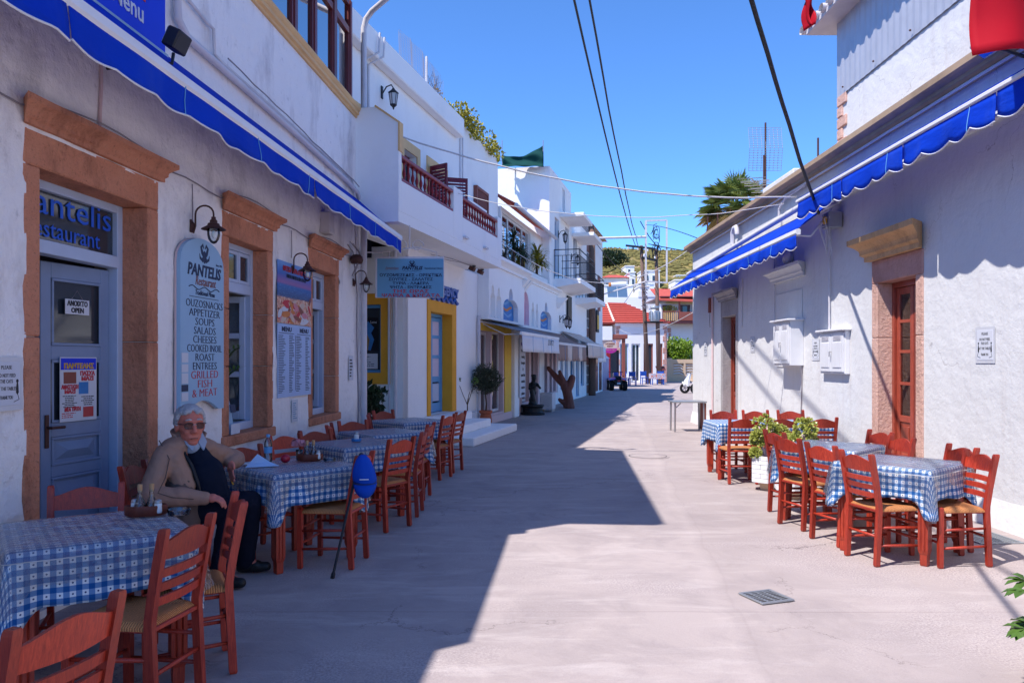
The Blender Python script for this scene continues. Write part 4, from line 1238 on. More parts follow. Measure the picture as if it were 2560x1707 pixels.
m = MB(); m.sheet(rect(A0, A1, 2.62, 3.95), nA, -.28, -.14); m.build('parapet_wall', MATS['plaster_white'], sh)
m = MB(); m.sheet(rect(A1+.001, B9, 2.62, 4.05), nB, -.05, .09); m.build('parapet_wall', MATS['plaster_white'], sh)
MB().box(A0, A1, -.139, .3, 2.62, 3.95).build('niche_back', MATS['plaster_white'], sh)
MB().box(A1+.002, B9, .091, .45, 2.62, 4.05).build('niche_back', MATS['plaster_white'], sh)
def niche_paint(pts, y, c1, parent, band=None):
    cx = sum(p[0] for p in pts)/len(pts)
    q = [(cx+(p[0]-cx)*.985, p[1]+.004) for p in pts]
    a = MB(); a.sheet(q, [], y, y+.01); o = a.build('niche_painting', MATS[c1], parent)
    if band:
        zc = min(p[1] for p in pts)
        for k in range(3):
            z = zc+.15+.16*k
            b = MB(); x0, x1 = min(p[0] for p in pts)+.12, max(p[0] for p in pts)-.25
            pp = [(x0+(x1-x0)*i/10, z+.05*math.sin(i*.7+k)) for i in range(11)] + [(x0+(x1-x0)*i/10, z+.06+.05*math.sin(i*.7+k+.3)) for i in range(10, -1, -1)]
            b.sheet(pp, [], y-.006, y-.001); b.build('brush_stroke', MATS[band if k % 2 else 'sky_blue_paint'], o)
niche_paint(nA[2], -.152, 'art_blue', sh, 'art_orange'); niche_paint(nB[0], .078, 'art_pink', sh); niche_paint(nB[3], .078, 'art_blue', sh, 'art_orange')
PC = [(0, 0), (.05, 0), (.05, .05), (.10, .09), (.16, .12), (.16, .18), (.12, .20), (0, .20)]
c = cornice_piece(A0+.05, A1-.02, 3.951, PC, MATS['plaster_white'], sh, 'coping', True, 2, 1.3); c.matrix_local = T(0, -.28, 0)
c = cornice_piece(A1+.25, B9-.2, 4.051, PC, MATS['plaster_white'], sh, 'coping', True, 2, 1.0); c.matrix_local = T(0, -.05, 0)
for x in (A1-.12, A1+.3, B9-.3):
    m = MB(); m.add([(x-.14, -.30, 3.75), (x+.14, -.30, 3.75), (x+.14, -.05, 3.75), (x-.14, -.05, 3.75), (x-.14, -.45, 3.93), (x+.14, -.45, 3.93), (x+.14, -.05, 3.93), (x-.14, -.05, 3.93), (x-.05, -.15, 3.55), (x+.05, -.15, 3.55), (x+.05, -.05, 3.55), (x-.05, -.05, 3.55)],
                    [(4, 5, 6, 7), (0, 1, 5, 4), (1, 2, 6, 5), (3, 0, 4, 7), (8, 9, 1, 0), (9, 10, 2, 1), (11, 8, 0, 3), (8, 11, 10, 9)])
    m.build('corbel', MATS['plaster_white'], sh)
# ground floor: lemon shop, pink shop, striped shop
m = MB(); m.sheet(rect(A0, B9, 0, 2.62), [rect(19.65, 20.62, .25, 2.35), rect(20.78, 21.9, .25, 2.4), rect(24.2, 25.2, .35, 2.2), rect(25.5, 26.5, .12, 2.2), rect(27.6, 28.1, .5, 2.1), rect(28.5, 28.95, .1, 2.1), rect(29.2, 29.7, .5, 2.1)], 0, .25)
m.build('shop_wall', MATS['plaster_pink'], sh)
MB().box(A0, B9, .251, 5, 0, 4.6).build('core', MATS['dark_inside'], sh)
for (a, b, c_, d, fm, n_) in ((19.66, 20.61, .26, 2.34, 'offwhite', 2), (20.79, 21.89, .26, 2.39, 'offwhite', 1), (24.21, 25.19, .36, 2.19, 'offwhite', 1), (25.51, 26.49, .13, 2.19, 'plaster_pink', 2), (27.61, 28.09, .51, 2.09, 'sky_blue_paint', 1), (28.51, 28.94, .11, 2.09, 'sky_blue_paint', 1), (29.21, 29.69, .51, 2.09, 'sky_blue_paint', 1)):
    window_unit(sh, a, b, c_, d, .12, fm, 'glass', n_, 1, .07)
for a, b in ((22.02, 22.75),): MB().cbox(a, b, -.03, -.001, .05, 2.6, .01).build('pilaster', MATS['lemon_paint'], sh)
MB().cbox(19.47, 22.0, -.02, -.001, 2.36, 2.61, .01).build('fascia', MATS['lemon_paint'], sh)
MB().cbox(22.8, 23.35, -.12, -.001, 0, 2.6, .02).build('pilaster', MATS['plaster_white'], sh)
MB().cbox(27.0, 29.99, -.02, -.001, 0, .45, .01).build('base_band', MATS['plaster_white'], sh)
MB().cbox(26.7, 27.5, -.021, -.002, .46, 2.3, .01).build('pilaster', MATS['plaster_white'], sh)
MB().cbox(19.47, 22.75, -.06, -.031, 0, .2, .02).build('base_band', MATS['plaster_pink'], sh)
# upper storey with window ribbon and tiled eave
V0, V1 = 22.7, 28.6
m = MB(); m.sheet([(V0, 4.06), (V1, 4.06), (V1, 6.0), (V0, 6.0)], [rect(22.85, 26.6, 4.5, 5.85)], .27, .45); m.build('upper_wall', MATS['plaster_white'], sh)
MB().box(V0, V1, .46, 5, 4.3, 5.95).build('upper_core', MATS['dark_inside'], sh)
MB().cbox(V0, V1, .05, .27, 4.36, 4.48, .01).build('window_ledge', MATS['plaster_white'], sh)
for i in range(4):
    window_unit(sh, 22.86+i*.935, 22.86+(i+1)*.935-.01, 4.5, 5.85, .34, 'white_paint', 'glass_mirror', 1, 2, .05)
# tiled eave
m = MB(); n = 30
rows = [(.55, 6.42), (-.16, 6.02)]
for i in range(n*4+1):
    x = V0-.1+(V1-V0+.2)*i/(n*4)
    h = .035*abs(math.sin(math.pi*i/4))
    for y, z in rows: m.v.append((x, y, z+h))
for i in range(n*4): m.f.append((i*2, i*2+1, i*2+3, i*2+2))
solid(m.build('eave_tiles', MATS['red_tile'], sh, smooth=True), .02)
MB().tube([(V0-.1, -.2, 5.99), (V1+.1, -.2, 5.97)], .06, 8).build('gutter', MATS['pvc'], sh, smooth=True)

# shop awnings
awning(L2, 'dark grey shop awning with pale lettered valance over the yellow shopfront', 19.6, 24.5, 1.05, 2.62, 2.28, .42, .4, (), 5, 'white_paint', 'awning_grey', 'paper', True, .0, False, sag=.03)
awning(L2, 'brown shop awning with ragged beige valance beyond the arched niches', 24.6, 30.4, 1.0, 2.62, 2.15, .50, .16, (26.4, 27.3, 28.7, 29.5), 9, 'offwhite', 'awning_brown', 'awning_brown', True, .05, False, sag=.05)
for k, o in enumerate([c_ for c_ in bpy.data.objects if c_.name.startswith('valance') and c_.parent and 'brown shop awning' in c_.parent.get('label', '')]):
    if k % 2: o.data.materials[0] = MATS['awning_beige']
awning(L2, 'pale striped shop awning hanging past the brown one', 30.6, 35.2, 1.05, 2.75, 2.25, .48, .2, (33.0,), 11, 'white_paint', 'awning_beige', 'awning_beige', True, .05, False, sag=.04)
awning(L2, 'white hanging shop awning farthest along the row of shops', 35.5, 38.2, .8, 2.7, 2.2, .6, .2, (), 13, 'white_paint', 'white_paint', 'white_paint', True, .05, False, sag=.04)
vt = L2 @ T(23.2, -1.085, 2.05)
ob = text('ΣΤΑΤΖ', .2, 'ink_black', None, vt @ RZ(0), .8, name='awning_lettering'); tag(ob, 'dark letters on the pale valance of the grey shop awning', 'lettering')
# tall white board with purple lettering
wb = thing('shop_board', 'tall white lettered board standing beside the pink shop door', 'signboard', L2 @ T(23.55, -.16, .55))
MB().cbox(-.33, .33, -.02, .02, 0, 1.72, .004).build('board', MATS['paper'], wb)
for i, (t_, c_, w_) in enumerate((('MARO', 'ink_purple', .5), ('Makeup', 'ink_black', .44), ('waxing', 'ink_black', .42), ('therapies', 'ink_black', .48), ('by', 'ink_black', .1), ('natural line', 'ink_black', .5), ('cosmetics', 'ink_black', .46), ('manicure', 'ink_black', .44), ('pedicure', 'ink_black', .40))):
    text(t_, .15 if i == 0 else .12, c_, wb, T(0, -.023, 1.5-i*.178), w_, bold=.003)

# ------------------------------------------------------------------ tall white house with dark balcony
tw = thing('tall_house', 'tall white house with black balcony railing and overhanging slabs', 'building', L2)
Q0, Q1, QH = 28.4, 37.4, 8.5
wq = [(29.4, 30.3, 4.75, 6.9), (31.6, 32.5, 4.75, 6.9), (33.6, 34.6, 4.75, 6.9), (31.0, 31.6, 7.4, 8.3), (35.0, 35.8, 4.75, 6.6)]
m = MB(); m.sheet([(Q0, 4.06), (30.0, 4.06), (30.0, 2.7), (Q1, 2.7), (Q1, 7.6), (33, 7.6), (33, QH), (Q0, QH)], [rect(*w_) for w_ in wq], -.02, .3)
m.build('street_wall', MATS['plaster_white'], tw)
MB().box(Q0-.001, Q0+.25, .301, 6, 4.0, QH).build('side_wall', MATS['plaster_white'], tw)
MB().box(Q0+.26, Q1-.01, .31, 6, 2.0, 7.59).build('core', MATS['dark_inside'], tw)
MB().box(Q0+.26, 33, .31, 6, 7.6, QH-.01).build('roof_storey', MATS['plaster_white'], tw)
for w_ in wq: window_unit(tw, *w_, .1, 'pale_blue_paint', 'glass_dark', 2, 1, .07)
MB().cbox(30.4, 32.7, -.95, -.021, 7.05, 7.2, .02).build('canopy_slab', MATS['plaster_white'], tw)
MB().cbox(33.2, 35.8, -.95, -.021, 6.75, 6.9, .02).build('canopy_slab', MATS['plaster_white'], tw)
m = MB(); m.add([(29.2, -.021, 4.28), (33.2, -.021, 4.28), (33.2, -1.0, 4.42), (29.2, -1.0, 4.42), (29.2, -.021, 4.6), (33.2, -.021, 4.6), (33.2, -1.0, 4.6), (29.2, -1.0, 4.6)], [(0, 1, 2, 3), (4, 7, 6, 5), (3, 2, 6, 7), (0, 3, 7, 4), (1, 5, 6, 2)])
m.build('balcony_slab', MATS['plaster_white'], tw)
m = MB(); m.add([(34.2, -.021, 4.0), (37.3, -.021, 4.0), (37.3, -.9, 4.12), (34.2, -.9, 4.12), (34.2, -.021, 4.3), (37.3, -.021, 4.3), (37.3, -.9, 4.3), (34.2, -.9, 4.3)], [(0, 1, 2, 3), (4, 7, 6, 5), (3, 2, 6, 7), (0, 3, 7, 4), (1, 5, 6, 2)])
m.build('balcony_slab', MATS['plaster_white'], tw)
def iron_rail(x0, x1, out, z, h, step=.13):
    def bar(p, q, w=.018): MB().sqtube([p, q], w, w).build('railing_bar', MATS['black_iron'], tw)
    bar((x0, -.02, z+h), (x0, -out, z+h), .03); bar((x0, -out, z+h), (x1, -out, z+h), .03); bar((x1, -out, z+h), (x1, -.02, z+h), .03)
    bar((x0, -.02, z+.1), (x0, -out, z+.1)); bar((x0, -out, z+.1), (x1, -out, z+.1)); bar((x0, -.02, z+h*.8), (x0, -out, z+h*.8)); bar((x0, -out, z+h*.8), (x1, -out, z+h*.8))
    n = 6
    for i in range(n+1): bar((x0, -.03-(out-.03)*i/n, z), (x0, -.03-(out-.03)*i/n, z+h*(1 if i in (0, n) else .8)))
    n = int((x1-x0)/step/1.6)
    for i in range(1, n+1): bar((x0+(x1-x0)*i/n, -out, z), (x0+(x1-x0)*i/n, -out, z+h*(1 if i == n else .8)))
    for q in (.35, .6): bar((x0, -.3, z+h*q), (x0, -out, z+h*q))
iron_rail(29.25, 33.15, .95, 4.6, 1.05)
iron_rail(34.25, 37.2, .85, 4.3, 1.0, .1)
lantern('black lantern on the tall white house under its upper canopy', L2, 30.1, 6.35, 1.1, -.02)
lantern('black lantern on the tall white house farther from the camera, lower down', L2, 33.1, 5.9, 1.1, -.02)
for x, lb in ((30.4, 'nearer'), (31.1, 'farther')):
    lantern(lb + ' of the paired black lanterns above the brown shop awning', L2, x, 3.2, 1.1, -.02)
sn = notice('framed_sign', 'dark framed picture sign on the tall white house', 'sign', L2 @ T(32.3, -.05, 3.7), .9, 1.0, 'bronze', th=.05)
# ground floor below it
gf = thing('blue_shop', 'ground floor shopfront with blue posts under the pale awnings', 'building', L2)
m = MB(); m.sheet(rect(30.05, 37.4, 0, 2.69), [rect(30.6, 31.2, .5, 2.1), rect(31.6, 32.3, .08, 2.1), rect(32.9, 33.9, .5, 2.1), rect(34.4, 35.2, .08, 2.1), rect(35.7, 36.7, .5, 2.1)], -.01, .2)
m.build('shop_wall', MATS['plaster_white'], gf)
MB().box(30.05, 37.4, .25, 5, 0, 2.6).build('core', MATS['dark_inside'], gf)
for r_ in ((30.6, 31.2, .5, 2.1), (31.6, 32.3, .08, 2.1), (32.9, 33.9, .5, 2.1), (34.4, 35.2, .08, 2.1), (35.7, 36.7, .5, 2.1)):
    window_unit(gf, *r_, .08, 'sky_blue_paint', 'glass_dark', 2, 1, .08)

# ------------------------------------------------------------------ quoined house beyond
qh = thing('quoined_house', 'white house with rough stone corner blocks behind the leaning brown post', 'building', L2)
MB().box(37.6, 43.0, -.05, 6, 0, 8.0).build('wall', MATS['plaster_white'], qh)
for k in range(18):
    w_ = .55 if k % 2 else .35
    MB().cbox(37.585, 37.585+w_, -.08, .4 if k % 2 else .6, .1+k*.44, .1+k*.44+.40, .03).build('quoin_stone', MATS['stone_grey' if k % 3 else 'stone_mauve'], qh)
MB().add([(37.4, -.3, 8.0), (43.2, -.3, 8.0), (43.2, 6, 8.0), (37.4, 6, 8.0), (37.4, 2.5, 9.0), (43.2, 2.5, 9.0)], [(0, 1, 5, 4), (2, 3, 4, 5), (1, 2, 5), (3, 0, 4), (0, 3, 2, 1)]).build('roof', MATS['roof_cornice'], qh)
for (a, b, c_, d) in ((39, 39.9, 4.2, 6), (41, 41.9, 4.2, 6)):
    m = MB(); m.cbox(a, b, -.09, -.051, c_, d, .01); m.build('shutter', MATS['ink_brown'], qh)
for (a, b) in ((38.2, 39.0), (40.0, 40.9), (41.6, 42.4)):
    m = MB(); m.cbox(a, b, -.09, -.051, .1, 2.4, .01); w = m.build('door', MATS['timber_red'], qh)
    MB().box(a+.1, b-.1, -.1, -.092, 1.1, 2.2).build('pane', MATS['glass_dark'], w)
sn = notice('framed_sign', 'black framed yellow sign on the quoined house', 'sign', L2 @ T(40.3, -.12, 3.6), .8, 1.1, 'ink_black', th=.05)
MB().box(-.3, .3, -.06, -.052, -.4, .3).build('sign_face', MATS['yellow_sign'], sn)
# brown post with the empty sign frame
pf = thing('wooden_post', 'brown wooden post against the quoined house carrying an empty sign frame', 'post', T(3.75, 36.5, 0))
MB().tube([(0, 0, 0), (.01, 0, 3.9), (0, 0, 7.9)], [.17, .155, .14], 10).build('shaft', MATS['pole_wood'], pf, smooth=True)
m = MB(); m.tube([(0, 0, 7.35), (2.55, .2, 7.45)], .06, 6); m.tube([(.1, 0, 4.6), (2.55, .2, 5.35)], .035, 6); m.build('bracket_arm', MATS['offwhite'], pf)
m = MB(); m.sqtube([(2.55, .2, 5.35), (2.55, .2, 8.2)], .08, .08); m.sqtube([(3.55, .3, 5.3), (3.55, .3, 8.25)], .07, .07); m.sqtube([(2.55, .2, 8.2), (3.55, .3, 8.25)], .07, .07); m.sqtube([(2.55, .2, 5.35), (3.55, .3, 5.3)], .07, .07)
m.build('empty_frame', MATS['offwhite'], pf)

for k, (x, lb) in enumerate(((17.6, 'nearer'), (18.25, 'farther'))):
    t = thing('soffit_spotlight', lb + ' small spotlight fixed under the red balcony', 'spotlight', L2 @ T(x, -.45, 3.68))
    MB().lathe([(0, 0), (.05, 0), (.05, -.03), (0, -.03)], 10).build('mount', MATS['black_iron'], t)
    MB().cbox(-.08, .08, -.06, .06, -.12, -.03, .012, RX(R(25))).build('housing', MATS['rust_iron'], t)
    MB().tube([(0, 0, -.02), (-1.2, .1, .0), (-2.6, .05, -.1)], .006, 4).build('flex', MATS['cable_grey'], t)
# ------------------------------------------------------------------ the building across the street (x = -world y)
rb = thing('corner_building', 'sunlit white building with stone door surround and brown roof cornice across the street', 'building', RW)
d1 = (-10.0, -9.04, .0501, 2.6); d2 = (-17.5, -16.45, .0501, 2.58)
m = MB(); m.sheet(rect(-20.5, 3, 0, 4.42), [rect(d1[0]-.02, d1[1]+.02, .0501, d1[3]+.02), rect(d2[0]-.02, d2[1]+.02, .0501, d2[3]+.02)], 0, .4); m.build('wall', MATS['plaster_lit'], rb)
m = MB(); m.box(-20.5, -20.3, .401, 6, 0, 4.42); m.box(-20.5, 3, 5.9, 6.1, 0, 4.42); m.build('rear_wall', MATS['plaster_lit'], rb)
MB().box(-20.29, 3, .41, 5.89, 4.3, 4.40).build('flat_roof', MATS['plaster_lit'], rb)
MB().box(-20, 3, .9, .95, 0, 4.3).build('inner_wall', MATS['dark_inside'], rb)
RC = [(0, 0), (.06, 0), (.06, .03), (.11, .05), (.11, .09), (.16, .12), (.20, .13), (.20, .20), (.17, .21), (0, .21)]
cornice_piece(-20.5, 3, 4.421, RC, MATS['roof_cornice'], rb, 'roof_cornice', True, 6, 1.0)
m = MB(); m.add([(-20.75, -.05, 4.632), (3, -.05, 4.632), (3, 2.6, 5.0), (-20.75, 2.6, 5.0)], [(0, 1, 2, 3)]); m.build('roof_edge', MATS['roof_cornice'], rb)
# plaster foot
m = MB()
k = 60
for i in range(k+1):
    x = -20.55+23.5*i/k
    m.v += [(x, -.06-.02*noise.noise((x, 0, 0)), 0), (x, -.035-.015*noise.noise((x*1.3, 2, 0)), .16), (x, .005, .30+.04*noise.noise((x, 4, 0)))]
for i in range(k):
    for j in range(2):
        q = i*3+j
        xm = (m.v[q][0]+m.v[q+3][0])/2
        if d1[0]-.2 < xm < d1[1]+.2 or d2[0]-.2 < xm < d2[1]+.2: continue
        m.f.append((q, q+3, q+4, q+1))
m.build('wall_foot', MATS['plaster_lit'], rb, smooth=True)
# near stone doorway
stone_surround(rb, d1[0], d1[1], 0, d1[3], .15, .29, ('stone_rose', 'stone_mauve', 'stone_ochre'), .22, (.42, 1.9), .02, cor=2.0)
def red_door(parent, a, b, z1, y=.2):
    m = MB(); m.cbox(a, a+.06, y-.03, y+.06, .05, z1); m.cbox(b-.06, b, y-.03, y+.06, .05, z1); m.cbox(a+.06, b-.06, y-.029, y+.059, z1-.07, z1)
    m.build('door_frame', MATS['door_wood'], parent)
    c = (a+b)/2
    for (p, q) in ((a+.065, c-.004), (c+.004, b-.065)):
        d = MB(); zs = [.06, .22, .50, .56, .84, .92, 1.3, 1.34, 1.70, 1.74, 2.08, 2.12, 2.44, z1-.075]
        d.cbox(p, p+.075, y, y+.045, .06, z1-.075); d.cbox(q-.075, q, y, y+.045, .06, z1-.075)
        for i in range(0, len(zs), 2): d.cbox(p+.075, q-.075, y+.001, y+.044, zs[i], zs[i+1])
        o = d.build('door', MATS['door_wood'], parent)
        for z0_, z1_ in ((.22, .50), (.56, .84)):
            MB().cbox(p+.06, q-.06, y+.015, y+.03, z0_, z1_, .003).build('panel', MATS['door_wood'], o)
            MB().cbox(p+.11, q-.11, y+.002, y+.02, z0_+.05, z1_-.05, .012).build('raised_field', MATS['door_wood'], o)
        for z0_, z1_ in ((.92, 1.3), (1.34, 1.7), (1.74, 2.08), (2.12, 2.44)):
            MB().box(p+.065, q-.065, y+.02, y+.026, z0_-.006, z1_+.006).build('pane', MATS['glass'], o)
            if z1_ < 1.8: MB().box(p+.065, q-.065, y+.05, y+.055, z0_, z1_).build('curtain', MATS['paper'], o)
red_door(rb, d1[0], d1[1], 2.6); red_door(rb, d2[0], d2[1], 2.58)
MB().cbox(d1[0]-.05, d1[1]+.05, -.12, .5, .0, .05, .01).build('doorstep', MATS['stone_grey'], rb)
stone_surround(rb, d2[0], d2[1], 0, d2[3], .13, .35, ('stone_grey',)*3, .22, (), .02, cor=1.4)
# blocked window, painted over
cb = cornice_piece(-14.0, -12.55, 2.98, CORNICE, MATS['plaster_lit'], rb, 'blind_cornice', True, 6, 1.5)
MB().cbox(-13.9, -12.65, -.015, .0, 1.5, 2.78, .006).build('blocked_window', MATS['plaster_lit'], rb)
# upper storey near the camera with quoins and metal sheet
up = MB(); up.box(-11.33, 3, .05, 6, 4.64, 5.43); up.build('upper_wall', MATS['plaster_lit'], rb)
m = MB(); n = 360
for i in range(n+1):
    x = -11.36+14.3*i/n
    y = .03-.004*math.cos(i*math.pi/2)
    m.v += [(x, y, 5.42), (x, y, 6.5)]
for i in range(n): m.f.append((i*2, i*2+2, i*2+3, i*2+1))
m.build('metal_sheet', MATS['corrugated'], rb)
MB().box(-11.33, 3, .06, 6, 5.431, 6.5).build('loft_wall', MATS['plaster_lit'], rb)
for i in range(8):
    MB().sphere((-11.1+i*.95, .0, 5.50), .014, 6, 4).build('bolt', MATS['rust_iron'], rb)
for k, z in enumerate((4.645, 4.80, 4.96, 5.12, 5.28)):
    MB().cbox(-11.36, -11.36+(.30 if k % 2 == 0 else .17), .02, .4, z, z+.15, .012).build('quoin_stone', MATS['stone_rose'], rb)
m = MB(); m.cbox(-11.75, 3, -.28, 6, 6.5, 6.58, .01); m.build('eave', MATS['offwhite'], rb)
m = MB()
for i in range(60):
    x = -11.8+i*.25
    m.lathe([(.09, -.33), (.085, .4)], 8, T(x, 0, 6.60) @ RX(R(90)) @ Matrix.Diagonal((1, .7, -1, 1)), )
m.build('eave_tiles', MATS['offwhite'], rb, smooth=True)

# awnings
awning(RW, 'blue scalloped awning over the stone doorway of the sunlit wall', -11.25, 3, .56, 3.99, 3.91, .235, .42, (-9.75, -8.2, -6.6), 21, amp=.06, bar=False)
m = MB(); m.cbox(-11.3, 3, -.60, -.50, 3.885, 3.93, .01); o = m.build('awning_rail', MATS['white_paint']); o.matrix_world = RW
tag(o, 'white rail along the top edge of the scalloped blue awning', 'rail')
awning(RW, 'far blue awning in two lengths along the sunlit wall', -20.2, -11.15, .62, 3.93, 3.45, .19, .38, (-17.2,), 31, amp=.05)
# junction clutter where the awnings meet
jc = thing('junction_cluster', 'tangle of wires and a yellow box where the two blue awnings meet', 'junction box', RW @ T(-11.15, -.12, 3.62))
MB().cbox(-.14, .10, -.1, .1, -.12, .10, .01).build('box', MATS['galvanised'], jc)
MB().cbox(-.03, .06, -.14, -.101, -.06, .04, .01).build('yellow_tape', MATS['yellow_sign'], jc)
m = MB()
for k in range(12):
    r_ = random.Random(40+k); a = [(.25*(r_.random()-.5), -.1+.2*(r_.random()-.5), .2*(r_.random()-.5)) for _ in range(3)]
    m.tube([a[0], a[1], (a[2][0], -.05, -.3-.25*r_.random())], .006, 4)
m.build('wires', MATS['cable_white'], jc)

# meter boxes
def meter_box(label, x0, x1, z0, z1, dep):
    t = thing('meter_box', label, 'meter box', RW @ T((x0+x1)/2, 0, z0))
    w, h = x1-x0, z1-z0
    MB().cbox(-w/2, w/2, -dep, 0, 0, h, .006).build('case', MATS['white_metal'], t)
    MB().cbox(-w/2-.05, w/2+.05, -dep-.06, .0, h, h+.03, .008).build('cover_slab', MATS['white_metal'], t)
    for sx in (-1, 1):
        a, b = (-w/2+.03, -.006) if sx < 0 else (.006, w/2-.03)
        d = MB().cbox(a, b, -dep-.018, -dep-.001, .03, h-.03, .004).build('door', MATS['white_metal'], t)
        MB().cbox(a+.06, b-.06, -dep-.028, -dep-.0185, .09, h-.16, .012).build('panel', MATS['white_metal'], d)
        m = MB()
        for i in range(4): m.box(a+.08, b-.08, -dep-.026, -dep-.019, h-.13+i*.018, h-.122+i*.018)
        m.build('vent_slots', MATS['pvc'], d)
    m = MB(); m.tube([(0.015, -dep-.02, h*.52), (.015, -dep-.05, h*.52), (.015, -dep-.05, h*.40)], .008, 6); m.build('latch', MATS['steel'], t)
    return t
meter_box('deep white double-door meter box with overhanging top on the sunlit wall', -13.4, -12.6, 1.53, 2.26, .22)
meter_box('shallow white double-door meter box nearer the stone doorway', -11.74, -10.85, 1.42, 2.03, .07)
for (x, z, w_, lab) in ((-7.72, 1.76, .26, 'cat notice on the plain wall to the right of the stone doorway'), (-12.08, 1.78, .24, 'cat notice between the two white meter boxes'), (-15.3, 1.93, .22, 'cat notice between the grey doorway and the deep meter box'), (-19.1, 1.9, .24, 'bluish cat notice near the far corner of the sunlit wall')):
    cat_notice(RW @ T(x, -.006, z), lab, w_, w_*1.15)
# pipes
pipe('drain_pipe', 'white drainpipe running along the sunlit wall above the far awning', 'pipe', [(-20.55, -.12, 3.88), (-16, -.12, 3.98), (-11.3, -.12, 4.08), (-11.1, -.1, 4.0)], .05, 'pvc', RW)
pipe('drain_elbow', 'short white elbow pipe standing on the drainpipe of the sunlit wall', 'pipe', [(-16.3, -.12, 4.02), (-16.3, -.12, 4.28), (-16.2, -.12, 4.36), (-16.02, -.12, 4.36), (-15.97, -.12, 4.25), (-15.97, -.12, 4.2)], .05, 'pvc', RW)
pipe('vent_hose', 'bent thin white pipe rising from the drainpipe to the cornice', 'pipe', [(-13.6, -.06, 4.05), (-13.6, -.06, 4.25), (-13.3, -.06, 4.38), (-12.4, -.06, 4.4)], .022, 'pvc', RW)
pipe('wall_conduit', 'thin white conduit dropping from the awning junction to the shallow meter box', 'pipe', [(-11.5, -.03, 3.6), (-11.5, -.03, 2.06)], .014, 'pvc', RW, 6)
pipe('wall_conduit', 'thin white conduit beside the blocked window above the deep meter box', 'pipe', [(-13.95, -.03, 3.5), (-13.95, -.03, 2.28)], .012, 'pvc', RW, 6)
pipe('wall_conduit', 'brown stained conduit near the far corner of the sunlit wall', 'pipe', [(-18.35, -.03, 3.2), (-18.35, -.03, .4)], .022, 'plaster_pink', RW, 6)
pipe('wall_conduit', 'white conduit left of the grey doorway down the sunlit wall', 'pipe', [(-15.95, -.02, 3.3), (-16.0, -.02, 2.3)], .014, 'pvc', RW, 6)
pipe('wall_cable', 'thin slack cable below the deep meter box', 'cable', [(-12.62, -.02, 1.53), (-12.66, -.015, 1.0), (-12.7, -.02, .5)], .008, 'cable_grey', RW, 5)
pipe('cornice_cable', 'white cable fixed under the brown roof cornice', 'cable', [(-20.3+i*.6, -.10-.02*noise.noise((i, 2, 0)), 4.40+.015*noise.noise((i*.8, 0, 0))) for i in range(36)], .016, 'cable_white', RW, 5)
bl = thing('bulkhead_lamp', 'round bulkhead lamp under the far blue awning', 'lamp', RW @ T(-13.2, -.01, 3.35))
m = MB(); m.lathe([(.14, 0), (.13, .06), (.08, .11), (0, .125)], 16, RX(R(90))); m.build('globe', MATS['offwhite'], bl, smooth=True)
m = MB(); m.lathe([(.16, 0), (.16, .03), (.14, .04)], 16, RX(R(90))); m.build('ring', MATS['galvanised'], bl, smooth=True)
sb = thing('switch_box', 'small brown box with hanging wires left of the grey doorway', 'junction box', RW @ T(-18.5, 0, 2.75))
MB().cbox(-.07, .07, -.08, 0, 0, .35, .006).build('case', MATS['ink_brown'], sb)
MB().tube([(0, -.05, 0), (.02, -.06, -.2), (-.02, -.04, -.35)], .008, 5).build('wire', MATS['cable_grey'], sb)
# roof things
def antenna(label, x, y, z, h, typ):
    t = thing('tv_antenna', label, 'antenna', T(x, y, z))
    MB().tube([(0, 0, 0), (0, 0, h)], .022, 6).build('mast', MATS['rust_iron'], t)
    m = MB()
    if typ == 'grid':
        for i in range(19): m.tube([(-.38, -.05+.012*abs(i-9), h-.1-i*.055), (.38, -.05+.012*abs(i-9), h-.1-i*.055)], .005, 4)
        for i in range(9): m.tube([(-.38+i*.095, .05, h-.1), (-.38+i*.095, -.05, h-.6), (-.38+i*.095, .05, h-1.09)], .005, 4)
    else:
        m.tube([(-.45, -.5, h*.62), (.5, .5, h*.45)], .014, 5)
        for i in range(9):
            q = i/8; c_ = Vector((-.45+.95*q, -.5+q, h*.62-(h*.17)*q))
            for s in (-1, 1): m.tube([c_+Vector((-.28, .1, .0)) + Vector((0, 0, s*.10*q)), c_+Vector((.30, -.1, 0))+Vector((0, 0, s*.10*q))], .008, 4)
    m.build('elements', MATS['galvanised'], t)
    return t
antenna('tall grid TV antenna on the roof behind the brown cornice', 5.85, 18.0, 4.6, 2.5, 'grid')
antenna('comb-shaped TV antenna below the grid antenna on the roof', 5.75, 17.8, 4.6, 1.7, 'yagi')
cp = thing('chimney_pot', 'brown clay chimney pot poking above the roof cornice', 'chimney', T(5.3, 17.1, 4.6))
MB().lathe([(0, 0), (.14, 0), (.12, .28), (.13, .3), (.13, .34), (.05, .52), (0, .54)], 12).build('pot', MATS['terracotta'], cp, smooth=True, sharp=50)
MB().cbox(-.07, .07, -.135, -.1, .3, .42, .004).build('smoke_opening', MATS['dark_inside'], cp)
wk = thing('roof_box', 'low white masonry box on the roof near the antennas', 'roof box', T(5.9, 15.6, 4.62))
MB().cbox(-.6, .6, -.9, .9, 0, .62, .02).build('body', MATS['plaster_lit'], wk)
MB().tube([(.3, .2, .62), (.3, .2, 1.5)], .02, 6).build('rod', MATS['rust_iron'], wk)
wt = thing('roof_solar_heater', 'blue and grey solar water heater edge on the near roof', 'solar heater', T(5.6, 11.9, 4.75))
MB().tube([(-.4, 0, .35), (.5, 0, .35)], .16, 12).build('tank', MATS['solar_blue'], wt, smooth=True, sharp=50)
MB().cbox(-.3, .4, -.1, .1, 0, .2, .01).build('cradle', MATS['steel'], wt)
